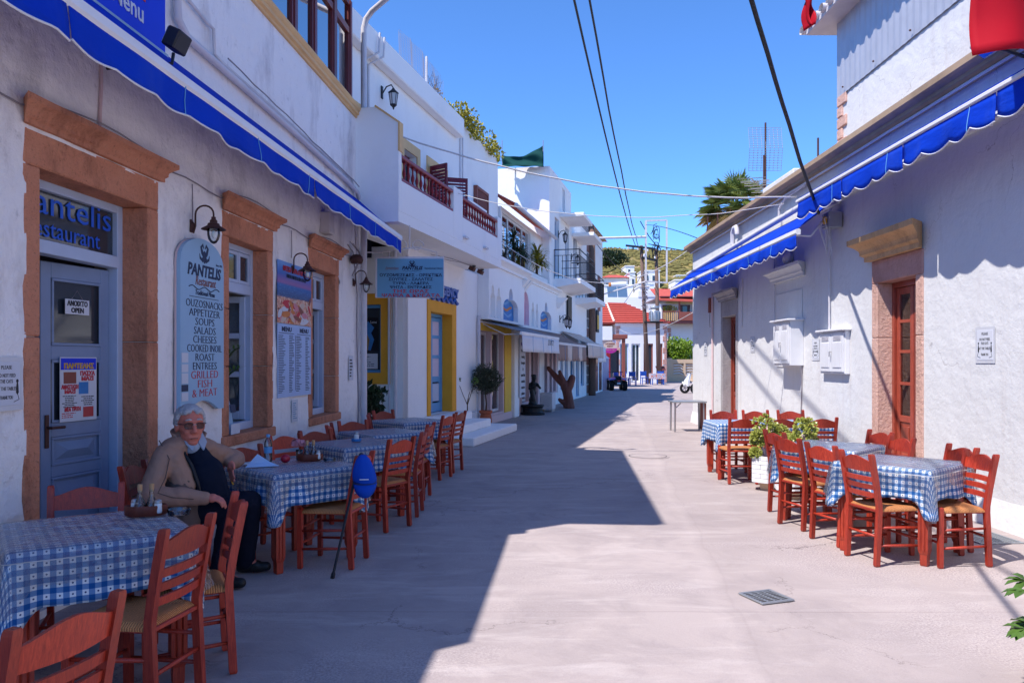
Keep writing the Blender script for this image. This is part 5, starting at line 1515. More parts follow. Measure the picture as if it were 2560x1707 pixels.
for k, (x, y) in enumerate(((5.0, 20.0), (5.1, 19.4))):
    o = MB().tube([(0, 0, 0), (.02, 0, .75)], .02, 5).build('rebar_rod', MATS['rust_iron']); o.matrix_world = T(x, y, 4.55)
    tag(o, ('farther' if k == 0 else 'nearer') + ' bare iron rod at the far end of the sunlit roof', 'rod')

# flag, pennant and floodlight at the picture's top edge
def cloth_flag(name, label, cat, M, w, h, mat, point=False, seed=0):
    m = MB(); nx, nz = 18, 18
    for i in range(nx+1):
        for j in range(nz+1):
            u, v = i/nx, j/nz
            k = (1-v) if point else 1
            x = (u-.5)*w*(max(k, .06)); z = -h*v*(1+ (.06*(1-u) if not point else 0))
            y = .06*math.sin(u*7+seed+v*2)*(0.3+v) + .03*math.sin(v*9+u*3)
            m.v.append((x, y, z))
    for i in range(nx):
        for j in range(nz):
            a = i*(nz+1)+j; m.f.append((a, a+1, a+nz+2, a+nz+1))
    o = m.build(name, MATS[mat], smooth=True); o.matrix_world = M; solid(o, .004)
    return tag(o, label, cat)
fg = cloth_flag('flag', 'red flag hanging over the sunlit building at the upper right picture corner', 'flag', T(4.0, 6.0, 5.42) @ RZ(R(6)), .95, 1.40, 'red_cloth', False, 1)
fp = thing('flag_pole', 'thin pole holding the red flag at the upper right picture corner', 'pole', T(4.0, 6.0, 5.42))
MB().tube([(-.6, -.06, .02), (.75, .08, .02)], .016, 6).build('shaft', MATS['white_metal'], fp)
cloth_flag('pennant', 'small red triangular pennant dangling at the picture top over the street', 'pennant', T(2.33, 6.15, 4.66) @ RZ(R(15)), .16, .44, 'red_cloth', True, 2)
f2 = thing('floodlight', 'grey floodlight with cable above the scalloped awning', 'floodlight', RW @ T(-7.05, -.35, 4.48))
MB().cbox(-.16, .16, -.1, .08, -.06, .06, .01, RX(R(-35))).build('housing', MATS['galvanised'], f2)
MB().box(-.14, .14, -.08, .06, -.068, -.061, RX(R(-35))).build('lens', MATS['glass_mirror'], f2)
MB().tube([(0, .35, -.15), (0, .1, -.06), (0, .0, 0)], .016, 6).build('arm', MATS['black_iron'], f2)
# metal stand
st = thing('metal_stand', 'folding metal table frame standing by the far corner of the sunlit wall', 'table frame', T(4.02, 17.9, 0) @ Matrix.Diagonal((1, 1, .88, 1)))
MB().cbox(-.38, .38, -.3, .3, .75, .79, .006).build('top', MATS['galvanised'], st)
for sx in (-.33, .33):
    for sy in (-.24, .24): MB().tube([(sx, sy, 0), (sx*.98, sy, .75)], .022, 8).build('leg', MATS['steel'], st)
MB().cbox(.355, .375, -.26, .26, .03, .74, .004).build('side_panel', MATS['ink_brown'], st)
MB().tube([(-.33, -.24, .6), (-.2, -.24, .74)], .014, 6).build('brace', MATS['steel'], st)
# ------------------------------------------------------------------ far end of the street and the hill
def mat_hill():
    n = NT('hill_scrub')
    p = n.pos()
    c = n.mix(n.ramp(n.noise(.045, 7, .62, p), [(.35, 0.0), (.65, 1.0)]), (.36, .25, .06), (.17, .16, .05))
    c = n.mix(n.ramp(n.noise(.35, 6, .7, p), [(.5, 0.0), (.62, 1.0)]), c, (.33, .24, .09))
    rk = n.ramp(n.noise(.10, 9, .75, p), [(.55, 0.0), (.66, 1.0)])
    c = n.mix(n.math('MULTIPLY', rk, .7), c, (.42, .30, .25))
    n.set(col=c, rough=.95, spec=.1, nor=n.bump(n.noise(.8, 6, .7, p), .4, .5))
    MATS['hill_scrub'] = n.m
mat_hill()
def hill_z(x, y):
    if y < 72: return -.5
    t = min(1, (y-72)/58); t2 = max(0, min(1, (y-130)/190)); t3 = max(0, (y-320)/180)
    z = 13.5*t**.75 + 35*(t2**.9) - 20*t3
    z += (2.5*noise.noise((x*.012, y*.012, 2)) + 1.2*noise.noise((x*.04, y*.04, 5)))*t + .035*(x-40)*-.25*t2
    return z-.5
m = MB(); nx, ny = 110, 90
for j in range(ny+1):
    for i in range(nx+1):
        x, y = -180+440*i/nx, 68+430*(j/ny)**1.3
        m.v.append((x, y, hill_z(x, y) - .02))
for j in range(ny):
    for i in range(nx):
        a = j*(nx+1)+i; m.f.append((a, a+1, a+nx+2, a+nx+1))
kind(m.build('hill', MATS['hill_scrub'], smooth=True, fix=False), 'structure')
# low scrub on the hillside
m = MB(); r_ = random.Random(5)
for k in range(3600):
    y = 125+200*r_.random()**.8; x = y*(.08+.19*r_.random()) if r_.random() < .8 else -100+250*r_.random()
    s = .25+.9*r_.random()**2; z = hill_z(x, y)
    a = [(x+s*math.cos(t)*(.7+.5*r_.random()), y+s*math.sin(t)*.8, z+s*.05) for t in (0, 1.05, 2.1, 3.14, 4.19, 5.24)]
    m.add(a+[(x, y, z+s*(.5+.4*r_.random()))], [(i, (i+1) % 6, 6) for i in range(6)])
s_ = kind(m.build('hill_bushes', pm('scrub', (.15, .13, .045), .8, .1, var=.6, vs=.15), fix=False), 'stuff'); s_['label'] = 'low dry scrub scattered over the hillside'

def leaves(m, c, rad, n, size, seed, asp=2.2, hollow=.55, up=.3):
    r = random.Random(seed)
    for _ in range(n):
        while True:
            v = Vector((r.uniform(-1, 1), r.uniform(-1, 1), r.uniform(-1, 1)))
            if hollow < v.length < 1: break
        p = Vector((c[0]+v.x*rad[0], c[1]+v.y*rad[1], c[2]+v.z*rad[2]))
        d = (v.normalized() + Vector((r.gauss(0, .6), r.gauss(0, .6), r.gauss(up, .6)))).normalized()
        s = d.cross(Vector((r.gauss(0, 1), r.gauss(0, 1), r.gauss(0, 1)))).normalized()
        l = size*(.6+.8*r.random()); w = l/asp
        nn = d.cross(s)*w*.3
        m.add([p-d*l/2, p+s*w/2+nn, p+d*l/2, p-s*w/2+nn], [(0, 1, 2), (0, 2, 3)])
def crown_clumps(c, rad, nclump, nleaf, size, seed, asp=2.0, cr=.45):
    m = MB(); r = random.Random(seed)
    for k in range(nclump):
        while True:
            v = Vector((r.uniform(-1, 1), r.uniform(-1, 1), r.uniform(-1, 1)))
            if v.length < 1: break
        p = (c[0]+v.x*rad[0]*.8, c[1]+v.y*rad[1]*.8, c[2]+v.z*rad[2]*.8)
        q = cr*(.6+.7*r.random())
        leaves(m, p, (rad[0]*q, rad[1]*q, rad[2]*q), nleaf, size, seed*100+k, asp)
    return m
def tree(name, label, x, y, z, trunk_h, rad, nclump, nleaf, size, mat, seed, cat='tree', group=None, tr=.12, lean=(0, 0)):
    t = thing(name, label, cat, T(x, y, z), group)
    m = MB(); top = Vector((lean[0], lean[1], trunk_h))
    m.tube([(0, 0, -.1), (lean[0]*.3, lean[1]*.3, trunk_h*.5), top, top+Vector((0, 0, rad[2]*.6))], [tr*1.3, tr, tr*.8, tr*.3], 8)
    r = random.Random(seed)
    for k in range(5):
        a = r.random()*6.28; e = top+Vector((math.cos(a)*rad[0]*.7, math.sin(a)*rad[1]*.7, rad[2]*(.3+.8*r.random())))
        m.tube([top*(.7+.3*r.random()), (top+e)/2+Vector((0, 0, -.05*rad[2])), e], [tr*.5, tr*.35, tr*.15], 5)
    m.build('trunk', MATS['bark'], t, smooth=True)
    crown_clumps((lean[0], lean[1], trunk_h+rad[2]*.8), rad, nclump, nleaf, size, seed).build('crown', MATS[mat], t, fix=False)
    return t

def simple_house(label, x0, x1, y, dep, z0, h, wins=(), roof=None, mat='plaster_far', name='hill_house', group=None, cat='house', pit=1.2):
    if z0 is None: z0 = hill_z((x0+x1)/2, y)+.1
    t = thing(name, label, cat, T(x0, y, z0), group)
    w = x1-x0
    MB().box(0, w, 0, dep, -3, h).build('wall', MATS[mat], t)
    MB().cbox(-.1, w+.1, -.12, dep+.1, h, h+.18, .03).build('parapet', MATS[mat], t)
    for (a, b, c, d, mm) in wins:
        o = MB().cbox(a, b, -.08, .0, c, d, .02).build('window', MATS['white_paint'], t)
        MB().box(a+.08*(b-a), b-.08*(b-a), -.1, -.082, c+.05*(d-c), d-.05*(d-c)).build('pane', MATS[mm], o)
    if roof:
        MB().add([(-.4, -.5, h+.2), (w+.4, -.5, h+.2), (w+.4, dep+.4, h+.2), (-.4, dep+.4, h+.2), (w*.3, dep*.5, h+.2+pit), (w*.7, dep*.5, h+.2+pit)],
                 [(0, 1, 5, 4), (2, 3, 4, 5), (1, 2, 5), (3, 0, 4), (0, 3, 2, 1)]).build('roof', MATS[roof], t)
    return t
W_ = 'glass_dark'
simple_house('white hillside house with red tiled veranda roof', 15.2, 19.4, 130, 6, 13.3, 2.0, [(.4, .9, .3, 1.5, W_), (1.4, 2.1, .3, 1.6, 'ink_brown'), (2.6, 3.6, .3, 1.5, W_)], 'red_tile', pit=.8)
simple_house('tall white wing standing beside the red-roofed hillside house', 19.5, 20.4, 129, 6, 12.6, 3.6, [(.3, .7, 1.6, 2.6, W_)])
simple_house('small white hill house at the upper right beside the near roof', 31.6, 36, 150, 6, 16.0, 2.0, [(1.6, 2.3, .5, 1.5, 'art_blue')])
for k, (lab, x0, x1, y, h, ws, rf) in enumerate((
    ('low white house with blue door behind the two utility poles', 18.4, 20.4, 112, 2.3, [(.7, 1.1, .1, 1.6, 'art_blue')], None),
    ('white terraced house with low wall above the half bare tree', 21.2, 24.6, 106, 2.0, [(.8, 1.4, .3, 1.3, W_), (2.2, 2.8, .3, 1.3, W_)], None),
    ('white stepped house beside the hill path right of the poles', 19.4, 23.0, 93, 2.6, [(1.2, 1.9, .6, 1.7, W_)], None),
    ('white cube house below the red-roofed hillside house', 12.8, 16.8, 108, 2.4, [(.5, 1.1, .4, 1.6, 'ink_brown'), (1.9, 2.5, .4, 1.6, 'ink_brown')], None),
    ('small house with orange roof edge behind the solar panels', 15.0, 17.8, 97, 1.7, [(.3, .8, .2, 1.1, W_), (1.3, 2.0, .2, 1.1, 'ink_brown')], 'red_tile'),
    ('narrow white house with brown shutters squeezed behind the tangled pole', 17.0, 18.3, 104, 2.8, [(.3, .8, 1.2, 2.2, 'ink_brown')], None),
    ('white hillside cottage with a flat roof far right of the poles', 25.5, 28.6, 122, 2.2, [(.7, 1.3, .5, 1.5, W_), (1.9, 2.4, .5, 1.5, 'art_blue')], None),
    ('white hillside house with two dark windows left of the half bare tree', 22.0, 25.0, 132, 2.6, [(.5, 1.1, .9, 1.9, W_), (1.7, 2.3, .9, 1.9, W_)], None),
    ('upper white hut on the slope above the red-roofed hillside house', 21.5, 23.2, 148, 1.6, [(.5, .9, .3, 1.1, W_)], None))):
    simple_house(lab, x0, x1, y, 5, None, h, ws, rf, pit=.35)
tree('hill_tree', 'broad dark tree crown above the red-roofed hillside house', 20.0, 160, hill_z(20, 160), 1.2, (3.4, 2.5, 1.7), 60, 60, .5, 'leaf_dark', 11, tr=.2)
tree('hill_tree', 'half bare tree between the utility poles and the far awning', 19.6, 96, hill_z(19.6, 96), 1.6, (1.5, 1.3, 1.2), 45, 40, .3, 'leaf_dry', 12, tr=.1)
tree('hill_tree', 'small round green tree left of the half bare hillside tree', 17.6, 99, hill_z(17.6, 99), .8, (.8, .7, .9), 24, 40, .25, 'leaf_dark', 13, tr=.08)

# large plain white building with solar panels
wbld = thing('plain_building', 'large plain white building with solar panels behind the red roof', 'building', T(8.2, 75, 0))
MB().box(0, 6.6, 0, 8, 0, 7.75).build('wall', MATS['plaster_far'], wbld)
MB().cbox(3.9, 6.75, -.06, 3, 7.75, 8.4, .03).build('roof_block', MATS['plaster_far'], wbld)
o = MB().cbox(2.55, 3.6, -.06, .0, 5.6, 6.6, .02).build('window', MATS['timber_red'], wbld); MB().box(2.65, 3.5, -.08, -.062, 5.7, 6.0).build('pane', MATS['pink_paint'], o)
sp = thing('solar_heater', 'solar water heater with two tilted panels on the plain white building', 'solar heater', T(9.2, 75.6, 7.75))
for k in range(2): MB().cbox(0, .93, 0, .06, 0, 1.3, .01, T(.1+k*.99, 0, .05) @ RX(R(-32)) @ Matrix.Shear('XZ', 4, (.25, 0)) if False else T(.1+k*.99, 0, .05) @ RX(R(-32))).build('panel', MATS['solar_blue'], sp)
MB().tube([(.5, .9, 1.35), (2.0, .9, 1.42)], .24, 12).build('tank', MATS['white_metal'], sp, smooth=True, sharp=50)
MB().tube([(.3, .9, 1.34), (.5, .9, 1.35)], .25, 12).build('tank_cap', MATS['art_orange'], sp)
MB().tube([(.5, .9, 0), (.5, .9, 1.2)], .03, 5).tube([(1.9, .9, 0), (1.9, .9, 1.2)], .03, 5).build('stand', MATS['steel'], sp)

# red tiled house
rh = thing('tiled_house', 'low white house with bright red hipped tile roof at the street end', 'house', T(7.7, 57.5, 0))
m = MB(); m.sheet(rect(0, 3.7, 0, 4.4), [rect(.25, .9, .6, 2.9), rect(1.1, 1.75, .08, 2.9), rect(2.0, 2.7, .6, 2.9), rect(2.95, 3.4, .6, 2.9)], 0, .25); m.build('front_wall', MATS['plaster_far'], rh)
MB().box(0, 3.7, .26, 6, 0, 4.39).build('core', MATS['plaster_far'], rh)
MB().box(-2.4, -.001, .8, 6, 0, 3.6).build('side_wing', MATS['plaster_lilac'], rh)
for (a, b, c, d, mm) in ((.25, .9, .6, 2.9, 'pale_blue_paint'), (1.1, 1.75, .08, 2.9, 'white_paint'), (2.0, 2.7, .6, 2.9, 'ink_brown'), (2.95, 3.4, .6, 2.9, 'ink_brown')):
    window_unit(rh, a, b, c, d, .1, mm, 'glass_dark', 2, 1, .1)
for k in range(10):
    for sx in (0, 1):
        w_ = .3 if k % 2 else .2
        a = -.02 if sx == 0 else 3.72-w_
        MB().cbox(a, a+w_, -.04, .1, .05+k*.43, .05+k*.43+.4, .02).build('quoin_stone', MATS['stone_mauve'], rh)
MB().cbox(-.1, 3.8, -.12, -.001, 4.2, 4.42, .02).build('cornice', MATS['plaster_far'], rh)
def tile_slope(a, b, c, d, rows=9):
    """roof face a-b eave, d-c top, with stepped tile courses"""
    m = MB(); a, b, c, d = map(Vector, (a, b, c, d))
    nrm = (b-a).cross(d-a).normalized()
    for i in range(rows):
        p, q = i/rows, (i+1.12)/rows
        l0, r0, l1, r1 = a.lerp(d, p), b.lerp(c, p), a.lerp(d, min(q, 1)), b.lerp(c, min(q, 1))
        m.add([l0+nrm*.09, r0+nrm*.09, r1+nrm*.0, l1+nrm*.0, l0, r0], [(0, 1, 2, 3), (4, 5, 1, 0)])
    return m
E0, E1, E2, E3 = (-2.8, -.3, 4.4), (3.95, -.3, 4.4), (3.95, 6.3, 4.4), (-2.8, 6.3, 4.4)
RR = (-.4, 2.6, 6.05); RS = (1.2, 3.2, 6.05)
tile_slope(E0, (-.2, -.3, 4.4), RR, RR).build('roof', MATS['red_tile'], rh, fix=False)
tile_slope((-.2, -.3, 4.4), E1, RS, RR).build('roof', MATS['red_tile'], rh, fix=False)
m = MB(); m.add([E1, E2, E3, E0, RR, RS], [(0, 1, 5), (1, 2, 4, 5), (2, 3, 4), (0, 3, 2, 1)]); m.build('roof_back', MATS['red_tile'], rh)
MB().tube([(-.2, -.3, 4.5), RR], .09, 6).build('hip_ridge', MATS['awning_beige'], rh); MB().tube([RR, RS], .09, 6).build('ridge', MATS['red_tile'], rh)
# rental shop porch in front of it
ps_ = thing('rental_porch', 'small shop porch with brown post and red board roof by the quad bike', 'porch', T(5.4, 48.5, 0))
MB().box(-.2, 1.0, 1.2, 4, 0, 3.0).build('wall', MATS['plaster_far'], ps_)
MB().cbox(-.2, 1.75, -.3, 3, 3.0, 3.25, .02).build('roof', MATS['ink_brown'], ps_)
MB().cbox(-.25, .8, -.35, -.301, 2.9, 3.75, .01).build('fascia', MATS['plaster_far'], ps_)
MB().cbox(1.42, 1.62, -.2, .0, 0, 3.0, .01).build('post', MATS['ink_brown'], ps_)
MB().cbox(.45, .7, -.1, 0, .6, 2.2, .01).build('red_banner', MATS['rail_red'], ps_)
MB().box(.75, 1.4, 1.1, 1.199, .1, 2.3).build('window', MATS['glass_dark'], ps_)
rs = thing('rental_sign', 'oval brown and magenta rental sign over the quad bike', 'sign', T(5.85, 46.5, 2.05))
m = MB(); m.sheet([(.42*math.cos(R(a)), .38+.34*math.sin(R(a))) for a in range(-10, 191, 10)], [], -.03, .03); m.build('upper_panel', MATS['awning_beige'], rs)
m = MB(); m.sheet([(.42*math.cos(R(a)), .32+.30*math.sin(R(a))) for a in range(180, 361, 12)], [], -.03, .03); m.build('lower_panel', MATS['magenta_sign'], rs)
text('HOBBIES', .13, 'ink_brown', rs, T(0, -.035, .54), .56, bold=.004); text('RENT', .13, 'ink_brown', rs, T(0, -.035, .40), .36, bold=.004)
text('Rent a Car', .11, 'rose_pink', rs, T(0, -.035, .2), .56, bold=.003)
gp = thing('gate_pillar', 'blue-grey square pillar with pointed cap near the quad bike', 'pillar', T(5.2, 43.6, 0))
MB().cbox(-.2, .2, -.2, .2, 0, 1.75, .01).build('shaft', MATS['plaster_lilac'], gp)
MB().add([(-.24, -.24, 1.75), (.24, -.24, 1.75), (.24, .24, 1.75), (-.24, .24, 1.75), (0, 0, 1.98)], [(0, 1, 4), (1, 2, 4), (2, 3, 4), (3, 0, 4), (3, 2, 1, 0)]).build('cap', MATS['plaster_far'], gp)

# balcony house, gate wall, citrus tree
bh = thing('veranda_house', 'white house with red roofed timber veranda at the far right', 'house', T(13.0, 68, 0))
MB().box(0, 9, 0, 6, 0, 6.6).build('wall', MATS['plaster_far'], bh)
MB().box(-.35, 9.2, -1.5, 6.4, 7.05, 7.15).build('soffit', MATS['timber_red'], bh)
MB().add([(-.5, -1.7, 6.75), (9.2, -1.7, 6.35), (9.2, 3, 8.0), (-.5, 3, 8.2), (-.5, -1.7, 6.9), (9.2, -1.7, 6.5)], [(4, 5, 2, 3), (0, 1, 5, 4), (0, 4, 3)]).build('roof', MATS['red_tile'], bh)
MB().cbox(-.1, 9, -1.4, -.001, 4.85, 5.05, .02).build('balcony_floor', MATS['timber_red'], bh)
MB().cbox(1.3, 9, -1.45, -1.35, 5.05, 5.8, .02).build('balcony_panel', MATS['ink_brown'], bh)
for i in range(9): MB().cbox(-.05+i*.16, .02+i*.16, -1.43, -1.37, 5.05, 5.8, .005).build('baluster', MATS['tan_paint'], bh)
MB().cbox(-.1, 1.3, -1.45, -1.36, 5.8, 5.88, .01).build('balcony_rail', MATS['ink_brown'], bh)
for x in (1.3, 2.9, 5): MB().cbox(x-.07, x+.07, -1.44, -1.3, 5.05, 6.9, .01).build('post', MATS['ink_brown'], bh)
for (a, b) in ((.1, .9), (1.6, 2.5), (3.3, 4.2)):
    o = MB().cbox(a, b, -.08, -.001, 5.1, 6.5, .02).build('door', MATS['timber_red'], bh); MB().box(a+.25, b-.25, -.1, -.082, 5.2, 6.4).build('pane', MATS['glass_dark'], o)
for k in range(9): MB().cbox(.55+(.1 if k % 2 else 0), .85, -.05, .1, .5+k*.45, .9+k*.45, .02).build('quoin_stone', MATS['stone_mauve'], bh)
m = MB()
leaves(m, (.55, -1.2, 6.05), (.65, .25, .35), 240, .16, 77); o = m.build('balcony_plant', MATS['leaf_yellow'], None, fix=False); o.matrix_world = T(13.0, 68, 0)
tag(o, 'yellow-green plant spilling over the far veranda railing', 'plant')
gw = thing('gate_wall', 'beige garden wall with two white grille openings at the street end', 'wall', T(12.4, 62, 0))
m = MB(); m.sheet(rect(0, 4, 0, 1.75), [rect(.45, 1.25, .55, 1.45), rect(1.4, 2.2, .55, 1.45)], 0, .25); m.build('wall', MATS['plaster_beige'], gw)
MB().cbox(-.3, .3, -.1, .35, 0, 1.85, .02).build('pillar', MATS['plaster_beige'], gw)
for a in (.45, 1.4):
    for k in range(4): MB().sqtube([(a+.02, .12, .62+k*.22), (a+.5, .12, .66+k*.22), (a+.78, .12, .56+k*.2)], .05, .05).build('grille_bar', MATS['white_paint'], gw)
    MB().box(a, a+.8, .2, .24, .55, 1.45).build('grille_back', MATS['plaster_beige'], gw)
MB().cbox(-.6, 3, -.9, -.001, 0, .12, .02).build('step', MATS['plaster_beige'], gw); MB().cbox(-.3, 1.2, -.5, -.002, .1201, .26, .02).build('step', MATS['plaster_beige'], gw)
tree('citrus_tree', 'bright yellow-green citrus tree behind the beige garden wall', 13.7, 64.5, 0, 1.3, (1.7, 1.2, 1.25), 60, 70, .22, 'leaf_lemon', 21, tr=.12)
tree('street_tree', 'dark leafy shrub between the tiled house and the citrus tree', 12.1, 63.5, 0, .9, (.55, .7, 1.3), 30, 60, .18, 'leaf_dark', 22, tr=.08)
bn = thing('menu_stand', 'dark red wooden stand beside the far blue tables', 'stand', T(10.7, 56.2, 0))
MB().cbox(-.25, .25, -.2, .2, 0, .95, .02).build('body', MATS['maroon_paint'], bn)
MB().add([(-.32, -.28, .96), (.32, -.28, .96), (.32, .28, 1.2), (-.32, .28, 1.2), (-.32, -.28, 1.0), (.32, -.28, 1.0), (.32, .28, 1.26), (-.32, .28, 1.26)], [(0, 3, 2, 1), (4, 5, 6, 7), (0, 1, 5, 4), (2, 3, 7, 6), (1, 2, 6, 5), (3, 0, 4, 7)]).build('sloped_top', MATS['timber_red'], bn)

# utility poles
def pole(label, x, y, h, lx, arms):
    t = thing('utility_pole', label, 'utility pole', T(x, y, 0))
    MB().tube([(0, 0, 0), (lx*.5, 0, h*.5), (lx, 0, h)], [.17, .145, .115], 10).build('shaft', MATS['pole_wood'], t, smooth=True)
    for (z, a, b, n) in arms:
        lx_ = lx*z/h
        MB().sqtube([(lx_+a, -.2, z+.12), (lx_+b, -.2, z-.12)], .10, .14).build('crossarm', MATS['bronze'], t)
        for i in range(n):
            q = (i+.5)/n
            MB().lathe([(0, -.12), (.05, -.1), (.06, 0), (.04, .1), (0, .16)], 8, T(lx_+a+(b-a)*q, -.2, z+.12-.24*q+(.18 if z < 9.4 else -.12))).build('insulator', MATS['bronze' if i % 2 else 'white_metal'], t)
    return t
pA = pole('utility pole with tilted crossarm at the street end, the one carrying tangled wires', 9.76, 56, 9.9, -.48, [(9.75, -1.15, .95, 6)])
m = MB(); r_ = random.Random(9)
for k in range(40):
    z = 5.4+2.6*r_.random(); a = [(-.25+.5*(r_.random()-.5), -.2+.3*(r_.random()-.5), z+.4*(r_.random()-.5)) for _ in range(4)]
    m.tube(a, .018, 4)
m.build('wire_tangle', MATS['cable_grey'], pA)
pB = pole('second utility pole at the street end, thinner and without tangled wires', 10.55, 56, 9.6, -.2, [(8.9, -1.1, .05, 3)])
tf = thing('transformer', 'grey pole transformer mounted between the two utility poles', 'transformer', T(10.2, 55.75, 4.45))
m = MB(); m.lathe([(0, 0), (.34, 0), (.36, .1), (.36, .7), (.3, .78), (0, .8)], 14); m.build('tank', MATS['galvanised'], tf, smooth=True, sharp=40)
m = MB()
for k in range(10): m.cbox(-.03, .03, -.42, -.35, .12, .68, .01, RZ(R(36*k)))
m.build('cooling_fins', MATS['galvanised'], tf)
MB().tube([(-.3, -.1, .98), (.3, -.1, .98)], .13, 10).build('expansion_drum', MATS['galvanised'], tf, smooth=True)
MB().cbox(-.75, .6, -.1, .1, -.12, 0, .01).build('platform', MATS['bronze'], tf)

# blue tables and chairs far away
def far_chair(x, y, rz, label):
    t = thing('blue_chair', label, 'chair', T(x, y, 0) @ RZ(rz), 'blue chairs at the street end')
    m = MB()
    for sx in (-.2, .2): m.cbox(sx-.025, sx+.025, .16, .21, 0, .92)
    m.cbox(-.2, .2, .17, .2, .60, .9); m.build('back_frame', MATS['plastic_blue'], t)
    m = MB()
    for sx in (-.2, .2): m.cbox(sx-.025, sx+.025, -.21, -.16, 0, .45)
    m.cbox(-.2, .2, -.19, -.17, .2, .23); m.build('front_legs', MATS['plastic_blue'], t)
    MB().cbox(-.23, .23, -.22, .22, .44, .49, .01).build('seat', MATS['plastic_blue'], t)
for i, (x, y, rz, lab) in enumerate(((7.55, 52.4, .3, 'blue chair nearest the quad bike at the far tables'), (8.05, 52.0, 2.8, 'blue chair with its back to the quad bike, at the first far table'), (9.15, 54.0, .2, 'blue chair in front of the utility poles, left of the floral cloth'), (10.3, 54.2, -.3, 'blue chair beyond the floral tablecloth at the street end'))):
    far_chair(x, y, rz, lab)
ft = thing('far_table', 'small far table with floral cloth under the utility poles', 'table', T(9.9, 53.2, 0))
MB().cbox(-.45, .45, -.45, .45, .72, .75, .01).build('top', MATS['plastic_blue'], ft)
for sx in (-.38, .38):
    for sy in (-.38, .38): MB().cbox(sx-.03, sx+.03, sy-.03, sy+.03, 0, .72).build('leg', MATS['plastic_blue'], ft)
n_ = NT('floral_cloth'); vv = n_.ramp(n_.noise(11, 2, .5, n_.co()), [(.40, (.55, .10, .05)), (.47, (.70, .62, .60)), (.58, (.10, .18, .40)), (.66, (.72, .66, .62))]); n_.set(col=vv, rough=.8); MATS['floral_cloth'] = n_.m
m = MB(); m.cbox(-.48, .48, -.48, .48, .752, .765, .004)
for sx, sy in ((0, -1), (0, 1), (-1, 0), (1, 0)):
    if sx == 0: m.box(-.48, .48, sy*.481-.002, sy*.481+.002, .40, .76)
    else: m.box(sx*.481-.002, sx*.481+.002, -.478, .478, .42, .76)
o = m.build('floral_tablecloth', MATS['floral_cloth']); o.matrix_world = T(9.9, 53.2, 0); tag(o, 'red and white floral tablecloth on the far table', 'tablecloth')

# quad bike
qb = thing('quad_bike', 'blue quad bike parked with its tail to the camera', 'quad bike', T(5.75, 42.3, 0))
for sx in (-1, 1):
    for y in (0, 1.15):
        w = MB(); w.lathe([(.13, -.11), (.25, -.12), (.28, -.06), (.28, .06), (.25, .12), (.13, .11)], 18, T(sx*.36, y, .28) @ RY(R(90))); wo = w.build('tyre', MATS['tyre'], qb, smooth=True, sharp=40)
        MB().lathe([(0, -.09), (.14, -.1), (.14, .1), (0, .09)], 12, T(sx*.36, y, .28) @ RY(R(90))).build('rim', MATS['steel'], wo)
    MB().add([(sx*.16, -.32, .62), (sx*.50, -.30, .56), (sx*.50, .25, .58), (sx*.16, .3, .70), (sx*.16, -.32, .68), (sx*.50, -.30, .62), (sx*.50, .25, .64), (sx*.16, .3, .76)], [(0, 1, 2, 3), (7, 6, 5, 4), (0, 4, 5, 1), (1, 5, 6, 2), (2, 6, 7, 3), (3, 7, 4, 0)]).build('rear_fender', MATS['quad_blue'], qb)
    MB().cbox(sx*.33-.17, sx*.33+.17, .8, 1.5, .60, .66, .03).build('front_fender', MATS['quad_blue'], qb)
MB().cbox(-.17, .17, -.25, .7, .62, .80, .05).build('saddle', MATS['ink_black'], qb)
MB().cbox(-.2, .2, -.3, 1.3, .3, .62, .04).build('body', MATS['ink_black'], qb)
MB().cbox(-.14, .14, .7, 1.2, .66, .98, .06).build('tank_cover', MATS['quad_blue'], qb)
MB().tube([(-.4, .85, 1.0), (-.1, .95, .98), (.1, .95, .98), (.4, .85, 1.0)], .02, 6).build('handlebar', MATS['black_iron'], qb)
MB().cbox(-.07, .07, -.335, -.301, .5, .58, .01).build('tail_lamp', MATS['apple_red'], qb); MB().cbox(-.09, .09, -.325, -.302, .36, .46, .004).build('number_plate', MATS['paper'], qb)
m = MB(); m.tube([(-.3, -.3, .78), (.3, -.3, .78)], .012, 5); m.tube([(-.3, -.3, .78), (-.28, .1, .82)], .012, 5); m.tube([(.3, -.3, .78), (.28, .1, .82)], .012, 5); m.build('cargo_rack', MATS['black_iron'], qb)

